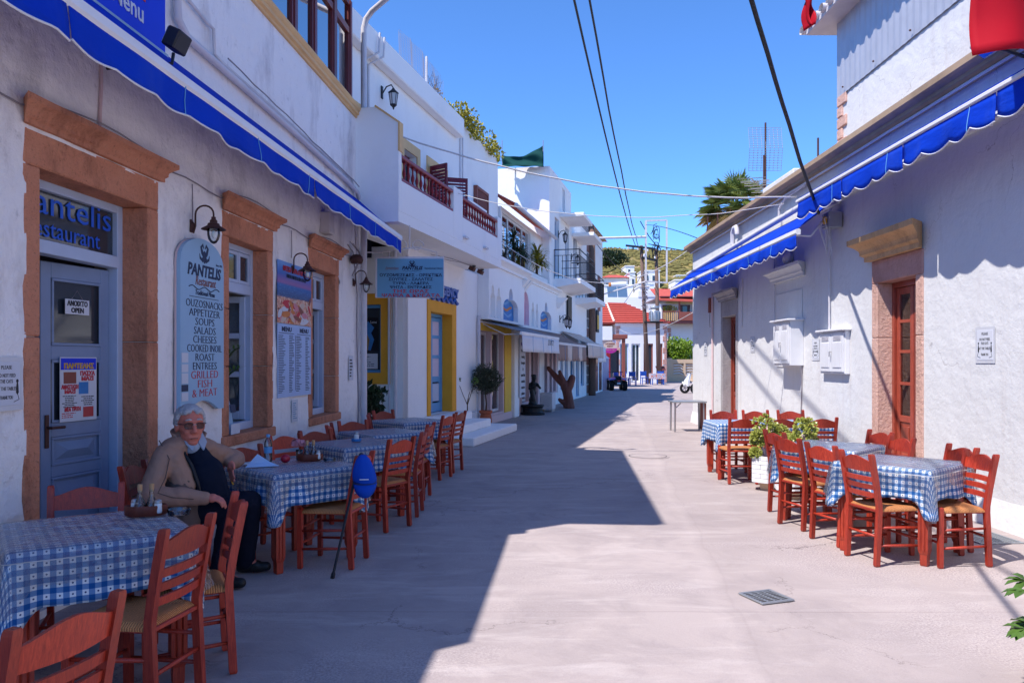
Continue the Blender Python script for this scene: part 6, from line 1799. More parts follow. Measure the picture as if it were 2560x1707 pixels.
# scooters at the corner
def scooter(x, y, rz, label):
    t = thing('scooter', label, 'scooter', T(x, y, 0) @ RZ(rz), 'white scooters behind the corner')
    for cx in (0, 1.25):
        w = MB(); w.lathe([(.15, -.05), (.24, -.05), (.265, 0), (.24, .05), (.15, .05)], 20, T(cx, 0, .265) @ RX(R(90))); wo = w.build('wheel', MATS['tyre'], t, smooth=True, sharp=40)
        m = MB()
        for k in range(5): m.sqtube([(cx, 0, .265), (cx+.16*math.cos(k*1.257), 0, .265+.16*math.sin(k*1.257))], .03, .03)
        m.build('spokes', MATS['steel'], wo)
    m = MB(); m.tube([(0, 0, .32), (-.05, 0, .58), (.02, 0, .56)], [.11, .1, .05], 8); m.build('front_fender', MATS['white_metal'], t, smooth=True)
    m = MB(); m.add([(.05, -.2, .35), (.05, .2, .35), (.2, -.17, .98), (.2, .17, .98), (.14, -.2, .35), (.14, .2, .35), (.28, -.15, .98), (.28, .15, .98), (-.02, -.1, .6), (-.02, .1, .6)], [(0, 8, 2), (0, 1, 9, 8), (8, 9, 3, 2), (9, 1, 3), (4, 6, 7, 5), (0, 2, 6, 4), (1, 5, 7, 3), (2, 3, 7, 6)]); m.build('leg_shield', MATS['white_metal'], t)
    MB().tube([(.2, -.32, 1.02), (.18, 0, 1.05), (.2, .32, 1.02)], .02, 6).build('handlebar', MATS['black_iron'], t)
    MB().cbox(.7, 1.45, -.16, .16, .45, .74, .08).build('tail_body', MATS['white_metal'], t); MB().cbox(.62, 1.4, -.14, .14, .74, .82, .04).build('saddle', MATS['ink_black'], t)
    MB().cbox(.15, .75, -.14, .14, .28, .36, .02).build('footboard', MATS['ink_black'], t)
scooter(8.62, 38.9, .12, 'white scooter with front wheel showing past the corner, in front')
scooter(9.0, 38.3, .1, 'white scooter half hidden behind the first scooter at the corner')

# palm behind the roof
pt = thing('palm_tree', 'fan palm rising behind the sunlit roof near the antennas', 'palm', T(11.5, 40, 0))
MB().tube([(0, 0, 0), (.1, 0, 5), (0, 0, 9.4)], [.3, .24, .26], 10).build('trunk', MATS['bark'], pt, smooth=True)
m = MB(); md = MB(); r_ = random.Random(3)
for k in range(90):
    az = r_.random()*6.28; el = math.asin(r_.uniform(-.75, .98))
    d = Vector((math.cos(az)*math.cos(el), math.sin(az)*math.cos(el), math.sin(el)))
    q = m if el > -.15 else md
    l = .9+.4*r_.random(); c = Vector((0, 0, 9.5)); h = c+d*l
    q.tube([c, c+d*l*.5+Vector((0, 0, .05)), h], .018, 4)
    s = d.cross(Vector((0, 0, 1))); s = s.normalized() if s.length > .05 else Vector((1, 0, 0)); u = s.cross(d)
    for j in range(15):
        a = R(-84+12*j); e = d*math.cos(a)+s*math.sin(a); L_ = (.85+.15*r_.random())*(1-.25*abs(a)/1.5)
        w = s*math.cos(a)-d*math.sin(a)
        droop = Vector((0, 0, -.16-.18*(el < 0)))
        q.add([h, h+e*L_*.45+w*.035+u*.03, h+e*L_+droop*L_, h+e*L_*.45-w*.035+u*.03], [(0, 1, 2), (0, 2, 3)])
m.build('crown', MATS['leaf_palm'], pt, fix=False); md.build('dead_fronds', MATS['leaf_dry'], pt, fix=False)
m.v = []; m.f = []
# ------------------------------------------------------------------ taverna chair
def loft(m, secs):
    """vertical post from sections (cx, cy, z, wx, wy)"""
    b = len(m.v)
    for cx, cy, z, wx, wy in secs:
        m.v += [(cx-wx/2, cy-wy/2, z), (cx+wx/2, cy-wy/2, z), (cx+wx/2, cy+wy/2, z), (cx-wx/2, cy+wy/2, z)]
    n = len(secs)
    for i in range(n-1):
        for k in range(4):
            m.f.append((b+i*4+k, b+i*4+(k+1) % 4, b+(i+1)*4+(k+1) % 4, b+(i+1)*4+k))
    m.f.append((b+3, b+2, b+1, b)); e = b+(n-1)*4; m.f.append((e, e+1, e+2, e+3))
def lean(z): return -.185 - (.075*((z-.45)/.42)**1.2 if z > .45 else -.02*(0) + (.45-z)*.05)
def make_chair():
    t = thing('taverna_chair', 'chair', 'chair')
    W = MATS['chair_wood']
    for s in (-1, 1):
        m = MB(); secs = []
        for z in (0, .012, .2, .42, .47, .6, .75, .855, .868, .874):
            y = s*(.178+.006*max(0, (z-.45)/.42))
            k = .78 if z in (0, .874) else (.92 if z == .868 else 1)
            secs.append((lean(z), y, z, .040*k, .034*k))
        loft(m, secs); m.build('back_leg', W, t)
        m = MB(); secs = [(.195, s*.203, z, w, w) for z, w in ((0, .030), (.012, .034), (.2, .036), (.43, .038), (.462, .036), (.468, .028))]
        loft(m, secs); m.build('front_leg', W, t)
        for z in (.16, .30):
            a = Vector((lean(z)+.01, s*.178, z)); b = Vector((.18, s*.202, z-.01))
            MB().tube([a, (a+b)/2, b], [.0095, .0125, .0095], 7).build('side_stretcher', W, t, smooth=True)
    for z in (.19, .31): MB().tube([(.195, -.195, z), (.195, 0, z), (.195, .195, z)], [.009, .0125, .009], 7).build('front_stretcher', W, t, smooth=True)
    MB().tube([(lean(.23), -.17, .23), (lean(.23), .17, .23)], .011, 7).build('back_stretcher', W, t, smooth=True)
    def rail(zf0, zf1, name):
        m = MB(); n = 10
        for i in range(n+1):
            q = i/n; y = -.172+.344*q; bow = -.022*math.sin(math.pi*q)
            z0, z1 = zf0(q), zf1(q)
            for (dx, z) in ((-.008, z0), (.008, z0), (.008, z1), (-.008, z1)): m.v.append((lean(z)+bow+dx, y, z))
        for i in range(n):
            for k in range(4): m.f.append((i*4+k, i*4+(k+1) % 4, (i+1)*4+(k+1) % 4, (i+1)*4+k))
        m.f.append((3, 2, 1, 0)); m.f.append((n*4, n*4+1, n*4+2, n*4+3))
        m.build(name, W, t, smooth=True, sharp=35)
    rail(lambda q: .735-.006*math.sin(math.pi*q), lambda q: .812+.042*math.sin(math.pi*q)**1.6, 'top_rail')
    for z in (.545, .608, .670): rail(lambda q, z=z: z-.017, lambda q, z=z: z+.019+.004*math.sin(math.pi*q), 'slat')
    # seat frame and woven rush
    m = MB()
    m.cbox(-.19, .20, -.185, -.165, .415, .437); m.cbox(-.19, .20, .165, .185, .415, .437); m.cbox(.18, .205, -.165, .165, .416, .436); m.cbox(-.2, -.175, -.165, .165, .416, .436)
    m.build('seat_frame', W, t)
    m = MB(); m.uv = []
    n = 16
    for top in (1, 0):
        for i in range(n+1):
            for j in range(n+1):
                u, v = i/n*2-1, j/n*2-1
                hw = .200+.014*u
                x, y = .01+.195*u, hw*v
                e = max(abs(u), abs(v)); dg = abs(abs(u)-abs(v))
                z = (.462-.010*(1-e)-.006*max(0, 1-dg*6)*(e) - .014*max(0, e-.86)/.14*1.6) if top else .425
                m.v.append((x, y, z)); m.uv.append((u*.2, v*.2))
    k = (n+1)**2
    for i in range(n):
        for j in range(n):
            a = i*(n+1)+j
            m.f.append((a, a+n+1, a+n+2, a+1)); m.f.append((k+a, k+a+1, k+a+n+2, k+a+n+1))
    bd = [i*(n+1) for i in range(n+1)]+[n*(n+1)+j for j in range(1, n+1)]+[i*(n+1)+n for i in range(n-1, -1, -1)]+[j for j in range(n-1, 0, -1)]
    for a, b in zip(bd, bd[1:]+bd[:1]): m.f.append((a, b, k+b, k+a))
    m.build('rush_seat', MATS['rush'], t, smooth=True, sharp=60)
    return t
proto = make_chair(); proto_used = [False]
def chair(x, y, yaw, label, group):
    """x, y: middle of the seat; yaw: the way it faces, degrees"""
    M = T(x, y, .004) @ RZ(R(yaw))
    if not proto_used[0]:
        o = proto; proto_used[0] = True; o.matrix_world = M
    else: o = copy_tree(proto, None, M)
    return tag(o, label, 'chair', group)
def back_chair(bx, by, yaw, label, group):
    """bx, by: middle of the chair back"""
    return chair(bx+.215*math.cos(R(yaw)), by+.215*math.sin(R(yaw)), yaw, label, group)
GL, GR = 'rush-seat chairs along the restaurant', 'rush-seat chairs along the sunlit wall'
back_chair(-1.51, 3.55, 170, 'wooden chair on the street side of the first table, its whole back showing', GL)
back_chair(-1.50, 4.16, 206, 'wooden chair seen edge-on between the first table and the seated man', GL)
back_chair(-2.49, 4.56, -66, 'wooden chair behind the first table, in front of the blue-grey door', GL)
back_chair(-1.34, 2.30, 163, 'wooden chair cut off by the bottom picture edge, nearest to the camera', GL)
chair(-2.62, 3.60, 37, 'wooden chair at the left picture edge beside the first gingham table', GL)
chair(-2.44, 5.56, 2, 'wooden chair the man in the beige jacket sits on', GL)
back_chair(-1.20, 6.16, 172, 'wooden rush-seat chair with a blue cap and walking cane on its back', GL)
back_chair(-2.29, 6.68, -37, 'wooden chair behind the water bottle, between the man\'s table and the first window', GL)
back_chair(-1.08, 7.42, 150, 'wooden chair turned with its whole back showing at the third table, street side', GL)
back_chair(-2.22, 7.72, -35, 'wooden chair under the menu board at the third table, wall side', GL)
back_chair(-2.05, 8.22, -42, 'wooden chair beside the one under the menu board, nearer the second window', GL)
back_chair(-.96, 8.18, 178, 'wooden chair seen edge-on at the street side between third and fourth table', GL)
back_chair(-.99, 9.12, 174, 'wooden chair on the street side of the fourth table, half hidden by the edge-on chair', GL)
back_chair(-2.08, 9.05, 5, 'wooden chair seen edge-on against the wall below the second window', GL)
back_chair(-1.93, 9.55, -52, 'wooden chair behind the fourth table by the corner downpipe', GL)
back_chair(-.90, 10.62, 160, 'wooden chair on the street side of the last table, nearer of the two', GL)
back_chair(-.78, 11.3, 163, 'wooden chair on the street side of the last table, farther of the two', GL)
back_chair(-1.93, 10.72, 8, 'wooden chair seen edge-on at the wall side of the last table', GL)
back_chair(-1.88, 11.55, -40, 'wooden chair behind the last table next to the potted plant', GL)
# across the street
back_chair(2.79, 6.24, 13, 'sunlit wooden chair with full back showing at the near right table', GR)
back_chair(3.71, 6.24, 182, 'sunlit wooden chair at the wall side of the near right table, whole side in view', GR)
back_chair(3.83, 6.70, 184, 'sunlit wooden chair behind the rightmost one at the near right table', GR)
back_chair(2.75, 6.86, 17, 'sunlit wooden chair between the near and middle right tables', GR)
back_chair(2.68, 7.50, 17, 'sunlit wooden chair at the street side of the middle right table', GR)
back_chair(2.77, 8.12, 12, 'sunlit wooden chair half hidden behind the street-side chair of the middle right table', GR)
back_chair(3.80, 8.12, 190, 'sunlit wooden chair by the stone jamb at the middle right table', GR)
back_chair(3.72, 7.52, 186, 'sunlit wooden chair in front of the red door at the middle right table', GR)
back_chair(3.0, 10.12, 90, 'sunlit wooden chair at the left end of the long far table, back to the camera', GR)
back_chair(3.48, 10.12, 92, 'sunlit wooden chair behind the bigger jade plant at the long far table', GR)
back_chair(4.02, 10.14, 88, 'sunlit wooden chair at the wall end of the long far table, back to the camera', GR)
back_chair(3.14, 11.56, -90, 'sunlit wooden chair on the far side of the long table, leftmost', GR)
back_chair(3.62, 11.56, -88, 'sunlit wooden chair on the far side of the long table, middle one', GR)
back_chair(4.14, 11.56, -91, 'sunlit wooden chair on the far side of the long table, next to the wall', GR)

# ------------------------------------------------------------------ tables
def make_table():
    t = thing('taverna_table', 'table', 'table')
    W = MATS['table_wood']; a = .36
    MB().cbox(-.385, .385, -.385, .385, .722, .748, .005).build('top', W, t)
    for s in (-1, 1):
        MB().cbox(-.32, .32, s*.335-.011, s*.335+.011, .63, .722, .003).build('apron', W, t)
        MB().cbox(s*.335-.011, s*.335+.011, -.32, .32, .63, .722, .003).build('apron', W, t)
    h = .038; g = .007
    base = [(-h, -h), (-.020, -h), (-.014, -h+g), (-.008, -h), (.008, -h), (.014, -h+g), (.020, -h), (h, -h)]
    sec = []
    for k in range(4):
        c, s = round(math.cos(k*math.pi/2)), round(math.sin(k*math.pi/2))
        sec += [(x*c-y*s, x*s+y*c) for x, y in base[:-1]]
    n = len(sec)
    m = MB()
    lv = [(.0, .62, 0), (.012, .70, 0), (.085, .72, 0), (.10, .86, 0), (.125, 1.0, 1), (.65, 1.0, 1), (.67, 1.0, 0), (.721, 1.0, 0)]
    for z, k, fl in lv:
        for x, y in sec:
            if not fl: x, y = max(-h, min(h, x*1.0)), max(-h, min(h, y))
            if not fl:
                # fill the flutes
                if abs(x) < h and abs(y) < h:
                    if abs(x) > abs(y): x = math.copysign(h, x)
                    else: y = math.copysign(h, y)
            m.v.append((x*k, y*k, z))
    for i in range(len(lv)-1):
        for k in range(n): m.f.append((i*n+k, i*n+(k+1) % n, (i+1)*n+(k+1) % n, (i+1)*n+k))
    m.f.append(tuple(range(n))[::-1]); m.f.append(tuple((len(lv)-1)*n+k for k in range(n)))
    me = m.mesh('leg'); me.materials.append(W)
    for sx in (-1, 1):
        for sy in (-1, 1):
            o = bpy.data.objects.new('leg', me); COL.objects.link(o); o.parent = t; o.matrix_local = T(sx*.325, sy*.325, 0)
    return t
tproto = make_table(); tused = [False]
def cloth_mesh(hx, hy, z, drop, seed, ear=.5, off=.0, film=False, levels=8):
    r = .02; per = []
    def side(x0, y0, x1, y1, nx_, ny_, n):
        for i in range(n): per.append((x0+(x1-x0)*i/n, y0+(y1-y0)*i/n, nx_, ny_))
    nn = 34
    nxn = max(nn, int(nn*hx/.4))
    def corner(cx, cy, a0):
        for i in range(6):
            a = a0+math.pi/2*i/6
            per.append((cx+r*math.cos(a), cy+r*math.sin(a), math.cos(a), math.sin(a)))
    side(hx, -hy+r, hx, hy-r, 1, 0, nn); corner(hx-r, hy-r, 0)
    side(hx-r, hy, -hx+r, hy, 0, 1, nxn); corner(-hx+r, hy-r, math.pi/2)
    side(-hx, hy-r, -hx, -hy+r, -1, 0, nn); corner(-hx+r, -hy+r, math.pi)
    side(-hx+r, -hy, hx-r, -hy, 0, -1, nxn); corner(hx-r, -hy+r, 1.5*math.pi)
    m = MB(); m.uv = []; n = len(per)
    m.v.append((0, 0, z)); m.uv.append((0, 0))
    for k in (.4, .75, .96, 1.0):
        for (x, y, nx_, ny_) in per:
            zz = z + (.0015*noise.noise((x*7, y*7, seed)) if not film else .003+.004*abs(noise.noise((x*5*k, y*5*k, seed))))
            m.v.append((x*k, y*k, zz - (.004 if k == 1.0 else 0))); m.uv.append((x*k, y*k))
    for lv in range(1, levels+1):
        q = lv/levels
        for i, (x, y, nx_, ny_) in enumerate(per):
            dc = min(math.hypot(abs(x)-hx, abs(y)-hy), 1)
            cw = math.exp(-(dc/.075)**2)
            s_ = x*ny_*ny_ + y*nx_*nx_ + (3 if nx_+ny_ > 0 else 0)
            f = math.sin(s_*17+seed*2.1)*.5 + noise.noise((s_*6, seed*3.3, 0))
            f2 = noise.noise((s_*14, seed*5.1, q*2))
            d = drop*(1+ear*cw + (.10*noise.noise((s_*3, seed, 7)) if not film else .35*noise.noise((s_*4, seed, 9))))
            out = off + .006 + q*(.014+.028*f+.012*f2) + cw*.045*q*(1-.3*q) - (.03*q*math.exp(-((dc-.13)/.06)**2))
            m.v.append((x+nx_*out, y+ny_*out, z-.004-d*q)); m.uv.append((x+nx_*d*q, y+ny_*d*q))
    for i in range(n): m.f.append((0, 1+i, 1+(i+1) % n))
    for L_ in range(3+levels):
        b = 1+L_*n
        for i in range(n): m.f.append((b+i, b+n+i, b+n+(i+1) % n, b+(i+1) % n))
    return m, per
def table(x, y, yaw, seed, lab_t, lab_c, lab_f, second=None, film=True, drop=.25):
    M = T(x, y, .003) @ RZ(R(yaw))
    for k, (dx, lt) in enumerate(((0, lab_t),) if second is None else ((-.395, lab_t), (.395, second))):
        Mi = M @ T(dx, 0, 0)
        if not tused[0]: o = tproto; tused[0] = True; o.matrix_world = Mi
        else: o = copy_tree(tproto, None, Mi)
        tag(o, lt, 'table', 'taverna tables')
    hx = .392 if second is None else .79
    m, per = cloth_mesh(hx, .392, .752, drop, seed)
    o = m.build('gingham_tablecloth', MATS['gingham'], smooth=True, fix=False); o.matrix_world = M; solid(o, .002)
    tag(o, lab_c, 'tablecloth', 'blue gingham tablecloths')
    if film:
        m, per = cloth_mesh(hx+.004, .396, .756, .15, seed+50, .9, .012, True, 6)
        o = m.build('plastic_cover', MATS['clear_film'], smooth=True, fix=False); o.matrix_world = M
        tag(o, lab_f, 'cover', 'clear plastic table covers')
        pts = [(p[0]+p[2]*.022, p[1]+p[3]*.022, .71+.008*noise.noise((p[0]*5, p[1]*5, seed))) for p in per]; pts.append(pts[0])
        e = MB().tube(pts, .0025, 4, False).build('elastic_cord', MATS['cable_white'], o)
        e.matrix_parent_inverse = Matrix(); e.matrix_local = Matrix()
    return M
M1 = table(-2.115, 3.96, 35, 1, 'wooden table under gingham nearest the camera on the restaurant side', 'blue gingham cloth on the nearest table, beside the blue-grey door', 'clear plastic cover on the nearest restaurant table')
M2 = table(-1.77, 6.34, 46, 2, 'wooden table with fluted legs where the man in the beige jacket sits', 'blue gingham cloth on the table with the water bottle', 'clear plastic cover on the table with the water bottle')
M3 = table(-1.61, 8.08, 45, 3, 'wooden table third along the restaurant wall, holding a salt shaker', 'blue gingham cloth on the third restaurant table with the salt shaker', 'clear plastic cover on the third restaurant table')
M4 = table(-1.53, 9.34, 42, 4, 'wooden table fourth along the restaurant wall below the second window', 'blue gingham cloth on the fourth restaurant table', 'clear plastic cover on the fourth restaurant table')
M5 = table(-1.46, 11.16, 45, 5, 'wooden table last in the restaurant row beside the white steps', 'blue gingham cloth on the last restaurant table under the hanging sign', 'clear plastic cover on the last restaurant table')
MR1 = table(3.27, 6.56, 40, 6, 'wooden table nearest the camera by the sunlit wall', 'blue gingham cloth on the nearest sunlit table', 'clear plastic cover billowing off the nearest sunlit table')
MR2 = table(3.20, 7.86, 45, 7, 'wooden table in front of the stone doorway on the sunlit side', 'blue gingham cloth on the sunlit table before the stone doorway', 'clear plastic cover on the sunlit table before the stone doorway')
MR3 = table(3.58, 10.95, 0, 8, 'left half of the long far table by the sunlit wall', 'long gingham cloth over the joined far tables behind the jade plants', '', 'right half of the long far table, next to the sunlit wall', film=False)

# ------------------------------------------------------------------ things on the tables
ZT = .768
def cruet_set(M, lab):
    t = thing('cruet_caddy', lab, 'caddy', M)
    m = MB()
    for i in range(28):
        a = i/28*2*math.pi
    pts = [((.075+.02*abs(math.cos(2*a)))*math.cos(a)*1.15, (.055+.015*abs(math.sin(2*a)))*math.sin(a)) for a in [i/32*2*math.pi for i in range(32)]]
    n = len(pts)
    for z, k in ((0, .92), (.006, .98), (.05, 1.0), (.055, .96), (.05, .90), (.012, .88)):
        for x, y in pts: m.v.append((x*k, y*k, z))
    for i in range(5):
        for k in range(n): m.f.append((i*n+k, i*n+(k+1) % n, (i+1)*n+(k+1) % n, (i+1)*n+k))
    m.f.append(tuple(range(n))[::-1]); m.f.append(tuple(5*n+k for k in range(n)))
    m.build('tray', MATS['wood_caddy'], t, smooth=True, sharp=50)
    return t
def cruet_bottle(M, lab, mat, liq):
    t = thing('cruet_bottle', lab, 'bottle', M, 'oil and vinegar bottles')
    MB().lathe([(0, 0), (.030, 0), (.034, .01), (.034, .03), (.022, .065), (.013, .085), (.011, .115), (.014, .122), (.010, .124)], 16).build('glass', MATS[mat], t, smooth=True)
    MB().lathe([(0, .004), (.026, .004), (.030, .012), (.029, .03), (.022, .048), (0, .048)], 14).build('liquid', MATS[liq], t, smooth=True)
    MB().lathe([(0, .112), (.010, .112), (.0125, .125), (.0125, .155), (0, .156)], 12).build('cork', MATS['cork'], t, smooth=True, sharp=40)
def shaker(M, lab):
    t = thing('salt_shaker', lab, 'shaker', M, 'small glass shakers')
    MB().lathe([(0, 0), (.019, 0), (.021, .01), (.019, .05), (.017, .055)], 12).build('glass', MATS['salt_white'], t, smooth=True)
    MB().lathe([(.0175, .053), (.019, .056), (.017, .068), (.006, .074), (0, .074)], 12).build('cap', MATS['steel'], t, smooth=True)
def ashtray(M, lab, mat='bottle_glass'):
    t = thing('ashtray', lab, 'ashtray', M, 'glass ashtrays')
    MB().lathe([(0, .004), (.036, .004), (.045, .025), (.050, .028), (.054, .025), (.048, 0), (0, 0)], 20).build('dish', MATS[mat], t, smooth=True, sharp=50)
c1 = T(-1.985, 4.23, ZT)
cruet_set(c1 @ RZ(.3), 'wooden cruet caddy on the nearest table')
cruet_bottle(c1 @ T(-.028, -.01, .012), 'corked vinegar bottle in the nearest caddy, the one in front', 'bottle_glass', 'glass_brown')
cruet_bottle(c1 @ T(.022, .02, .012), 'corked oil bottle in the nearest caddy, the one behind', 'bottle_glass', 'glass_brown')
shaker(c1 @ T(-.066, .01, .012), 'shaker at the left of the nearest caddy'); shaker(c1 @ T(.07, -.008, .012), 'shaker at the right of the nearest caddy')
ashtray(T(-1.81, 4.24, ZT) @ Matrix.Scale(1.15, 4), 'red-lettered glass ashtray beside the nearest caddy')
c2 = T(-1.70, 6.56, ZT)
cruet_set(c2 @ RZ(.2), 'wooden cruet caddy on the table with the water bottle')
cruet_bottle(c2 @ T(-.02, -.01, .012), 'corked bottle in the caddy on the man\'s table, front one', 'bottle_glass', 'glass_brown')
cruet_bottle(c2 @ T(.025, .02, .012), 'corked bottle in the caddy on the man\'s table, rear one', 'bottle_glass', 'glass_brown')
shaker(c2 @ T(.072, -.01, .012), 'shaker at the right of the caddy on the man\'s table')
ashtray(T(-1.52, 6.50, ZT), 'clear glass ashtray right of the caddy on the man\'s table')
wb_ = thing('water_bottle', 'plastic water bottle with blue cap on the man\'s table', 'bottle', T(-2.02, 6.46, ZT) @ Matrix.Scale(1.0, 4))
MB().lathe([(0, 0), (.030, 0), (.033, .012), (.033, .045), (.030, .05), (.033, .056), (.033, .15), (.028, .175), (.014, .20), (.013, .212)], 16).build('body', MATS['bottle_glass'], wb_, smooth=True)
MB().lathe([(.0335, .075), (.0335, .125)], 16).build('wrapper', MATS['sky_blue_paint'], wb_, smooth=True)
MB().lathe([(.0155, .205), (.0155, .228), (0, .229)], 12).build('cap', MATS['sky_blue_paint'], wb_, smooth=True, sharp=40)
nk = MB(); nk.add([(-.13, -.05, 0), (.13, -.04, .0), (.10, .06, .0), (-.06, .07, 0), (-.03, .015, .095), (.06, .0, .03), (-.09, .0, .03)], [(0, 1, 5, 6), (6, 5, 4), (1, 2, 5), (5, 2, 4), (2, 3, 4), (3, 0, 6), (3, 6, 4)])
o = nk.build('napkin', MATS['napkin']); o.matrix_world = T(-1.99, 6.20, ZT) @ RZ(.4); solid(o, .003); tag(o, 'crumpled pale blue napkin beside the water bottle', 'napkin')
pl_ = MB(); pl_.lathe([(0, .003), (.05, .003), (.075, .012), (.078, .010), (.05, 0), (0, 0)], 20); o = pl_.build('saucer', MATS['salt_white'], smooth=True); o.matrix_world = T(-2.10, 6.28, ZT); tag(o, 'small white saucer at the corner of the man\'s table', 'saucer')
ap = MB(); ap.sphere((0, 0, .035), (.040, .040, .036), 14, 10); o = ap.build('red_egg', MATS['apple_red'], smooth=True); o.matrix_world = T(-1.86, 6.40, ZT); tag(o, 'round red egg next to the napkin on the man\'s table', 'egg')
vs_ = thing('flower_glass', 'pink roses in a small glass on the man\'s table', 'vase', T(-1.80, 6.60, ZT))
MB().lathe([(0, 0), (.024, 0), (.026, .005), (.030, .085), (.028, .085), (.024, .008), (0, .008)], 14).build('glass', MATS['bottle_glass'], vs_, smooth=True)
MB().tube([(0, 0, .01), (.005, 0, .09)], .004, 5).build('stem', MATS['leaf_green'], vs_)
m = MB(); r_ = random.Random(2)
for (cx, cy, cz, rr) in ((-.02, 0, .13, .048), (.035, -.01, .135, .034)):
    for k in range(22):
        a, e = r_.random()*6.28, r_.uniform(-.3, 1.4); d = Vector((math.cos(a)*math.cos(e), math.sin(a)*math.cos(e), math.sin(e)*.8))
        p = Vector((cx, cy, cz))+d*rr*r_.uniform(.35, 1); s = d.cross(Vector((0, 0, 1))).normalized()*rr*.5; u = s.cross(d).normalized()*rr*.45
        m.add([p-s-u, p+s-u, p+s*.8+u+d*.006, p-s*.8+u+d*.006], [(0, 1, 2, 3)])
m.build('petals', MATS['rose_pink'], vs_, fix=False)
ashtray(T(-1.62, 8.12, ZT), 'blue glass ashtray under the salt shaker of the third table', 'art_blue')
shaker(T(-1.62, 8.12, ZT+.006) @ Matrix.Scale(1.25, 4), 'salt shaker standing in the ashtray of the third table')

# cap and cane
cn = thing('walking_cane', 'black walking cane leaning against the chair with the blue cap', 'cane', T(0, 0, 0))
P0, P1 = Vector((-1.325, 5.75, .0)), Vector((-1.165, 5.925, .84))
MB().tube([P0, P0.lerp(P1, .04), P0.lerp(P1, .06), P1], [.016, .016, .010, .010], 8).build('shaft', MATS['ink_black'], cn, smooth=True)
d = (P1-P0).normalized(); hz = Vector((.25, .97, 0)).normalized()
MB().tube([P1+d*(.0) + hz*(.045-.045*math.cos(a)) + Vector((0, 0, .05*math.sin(a))) for a in [R(x) for x in range(0, 211, 15)]], .012, 8).build('handle', MATS['ink_black'], cn, smooth=True)
cpM = T(-1.125, 5.885, .885) @ RZ(R(8)) @ RX(R(6)) @ Matrix.Diagonal((1.12, 1.12, .98, 1))
cap_ = thing('baseball_cap', 'blue baseball cap hung on the chair back above the cane', 'cap', cpM)
m = MB(); n1 = 24
prof = [(.012, .01), (.030, -.005), (.046, -.03), (.060, -.07), (.072, -.115), (.080, -.16), (.079, -.195), (.074, -.215)]
for j, (r0, z0) in enumerate(prof):
    for k in range(n1):
        th = 2*math.pi*k/n1
        q = 1+.06*math.sin(6*th)*(j/7)+.16*noise.noise((math.cos(th)*1.6, math.sin(th)*1.6, z0*14))
        m.v.append((r0*math.cos(th)*q+.012*(j/7), r0*.62*math.sin(th)*q, z0+.012*math.sin(2*th+.6)*(j/7)))
for j in range(len(prof)-1):
    for k in range(n1): m.f.append((j*n1+k, j*n1+(k+1) % n1, (j+1)*n1+(k+1) % n1, (j+1)*n1+k))
m.f.append(tuple(range(n1))[::-1])
solid(m.build('crown', MATS['cap_blue'], cap_, smooth=True), .004)
m = MB()
for i in range(13):
    q = i/12; a = R(190+160*q); s_ = math.sin(math.pi*q)
    for d in (0, .5, 1):
        m.v.append((.078*math.cos(a)*(1-.06*d)+.014, .05*math.sin(a)-.020*d*s_, -.205-(.03+.075*s_)*d))
for i in range(12):
    for d in range(2): m.f.append((i*3+d, i*3+3+d, i*3+4+d, i*3+1+d))
solid(m.build('visor', MATS['cap_blue'], cap_, smooth=True), .007)
m = MB(); m.tube([(.076*math.cos(R(x))+.012, .052*math.sin(R(x))-.004, -.207) for x in range(190, 351, 16)], .004, 5); m.build('brim_seam', MATS['ink_navy'], cap_)
MB().box(-.02, .04, -.062, -.058, -.170, -.163).build('stitched_mark', MATS['paper'], cap_)
# ------------------------------------------------------------------ the seated man
def capsule(m, p0, p1, r0, r1, n=12, k=5):
    p0, p1 = Vector(p0), Vector(p1)
    t = p1-p0; L_ = t.length; t = t/L_ if L_ > 1e-6 else Vector((0, 0, 1))
    path, rs = [], []
    for i in range(k+1):
        a = math.pi/2*i/k; path.append(p0-t*r0*math.cos(a)); rs.append(max(1e-4, r0*math.sin(a)))
    for i in range(k+1):
        a = math.pi/2*i/k; path.append(p1+t*r1*math.sin(a)); rs.append(max(1e-4, r1*math.cos(a)))
    # tube along explicit direction
    a = t.orthogonal().normalized(); b = t.cross(a)
    bs = len(m.v)
    for p, r in zip(path, rs):
        for q in range(n):
            th = 2*math.pi*q/n; m.v.append(tuple(p+(a*math.cos(th)+b*math.sin(th))*r))
    for i in range(len(path)-1):
        for q in range(n): m.f.append((bs+i*n+q, bs+i*n+(q+1) % n, bs+(i+1)*n+(q+1) % n, bs+(i+1)*n+q))
    m.f.append(tuple(bs+q for q in range(n))[::-1]); m.f.append(tuple(bs+(len(path)-1)*n+q for q in range(n)))
def ell(m, c, r, M=None):
    b = len(m.v); m.sphere((0, 0, 0), r, 16, 12)
    for i in range(b, len(m.v)):
        p = Vector(m.v[i])
        if M is not None: p = M @ p
        m.v[i] = tuple(p+Vector(c))
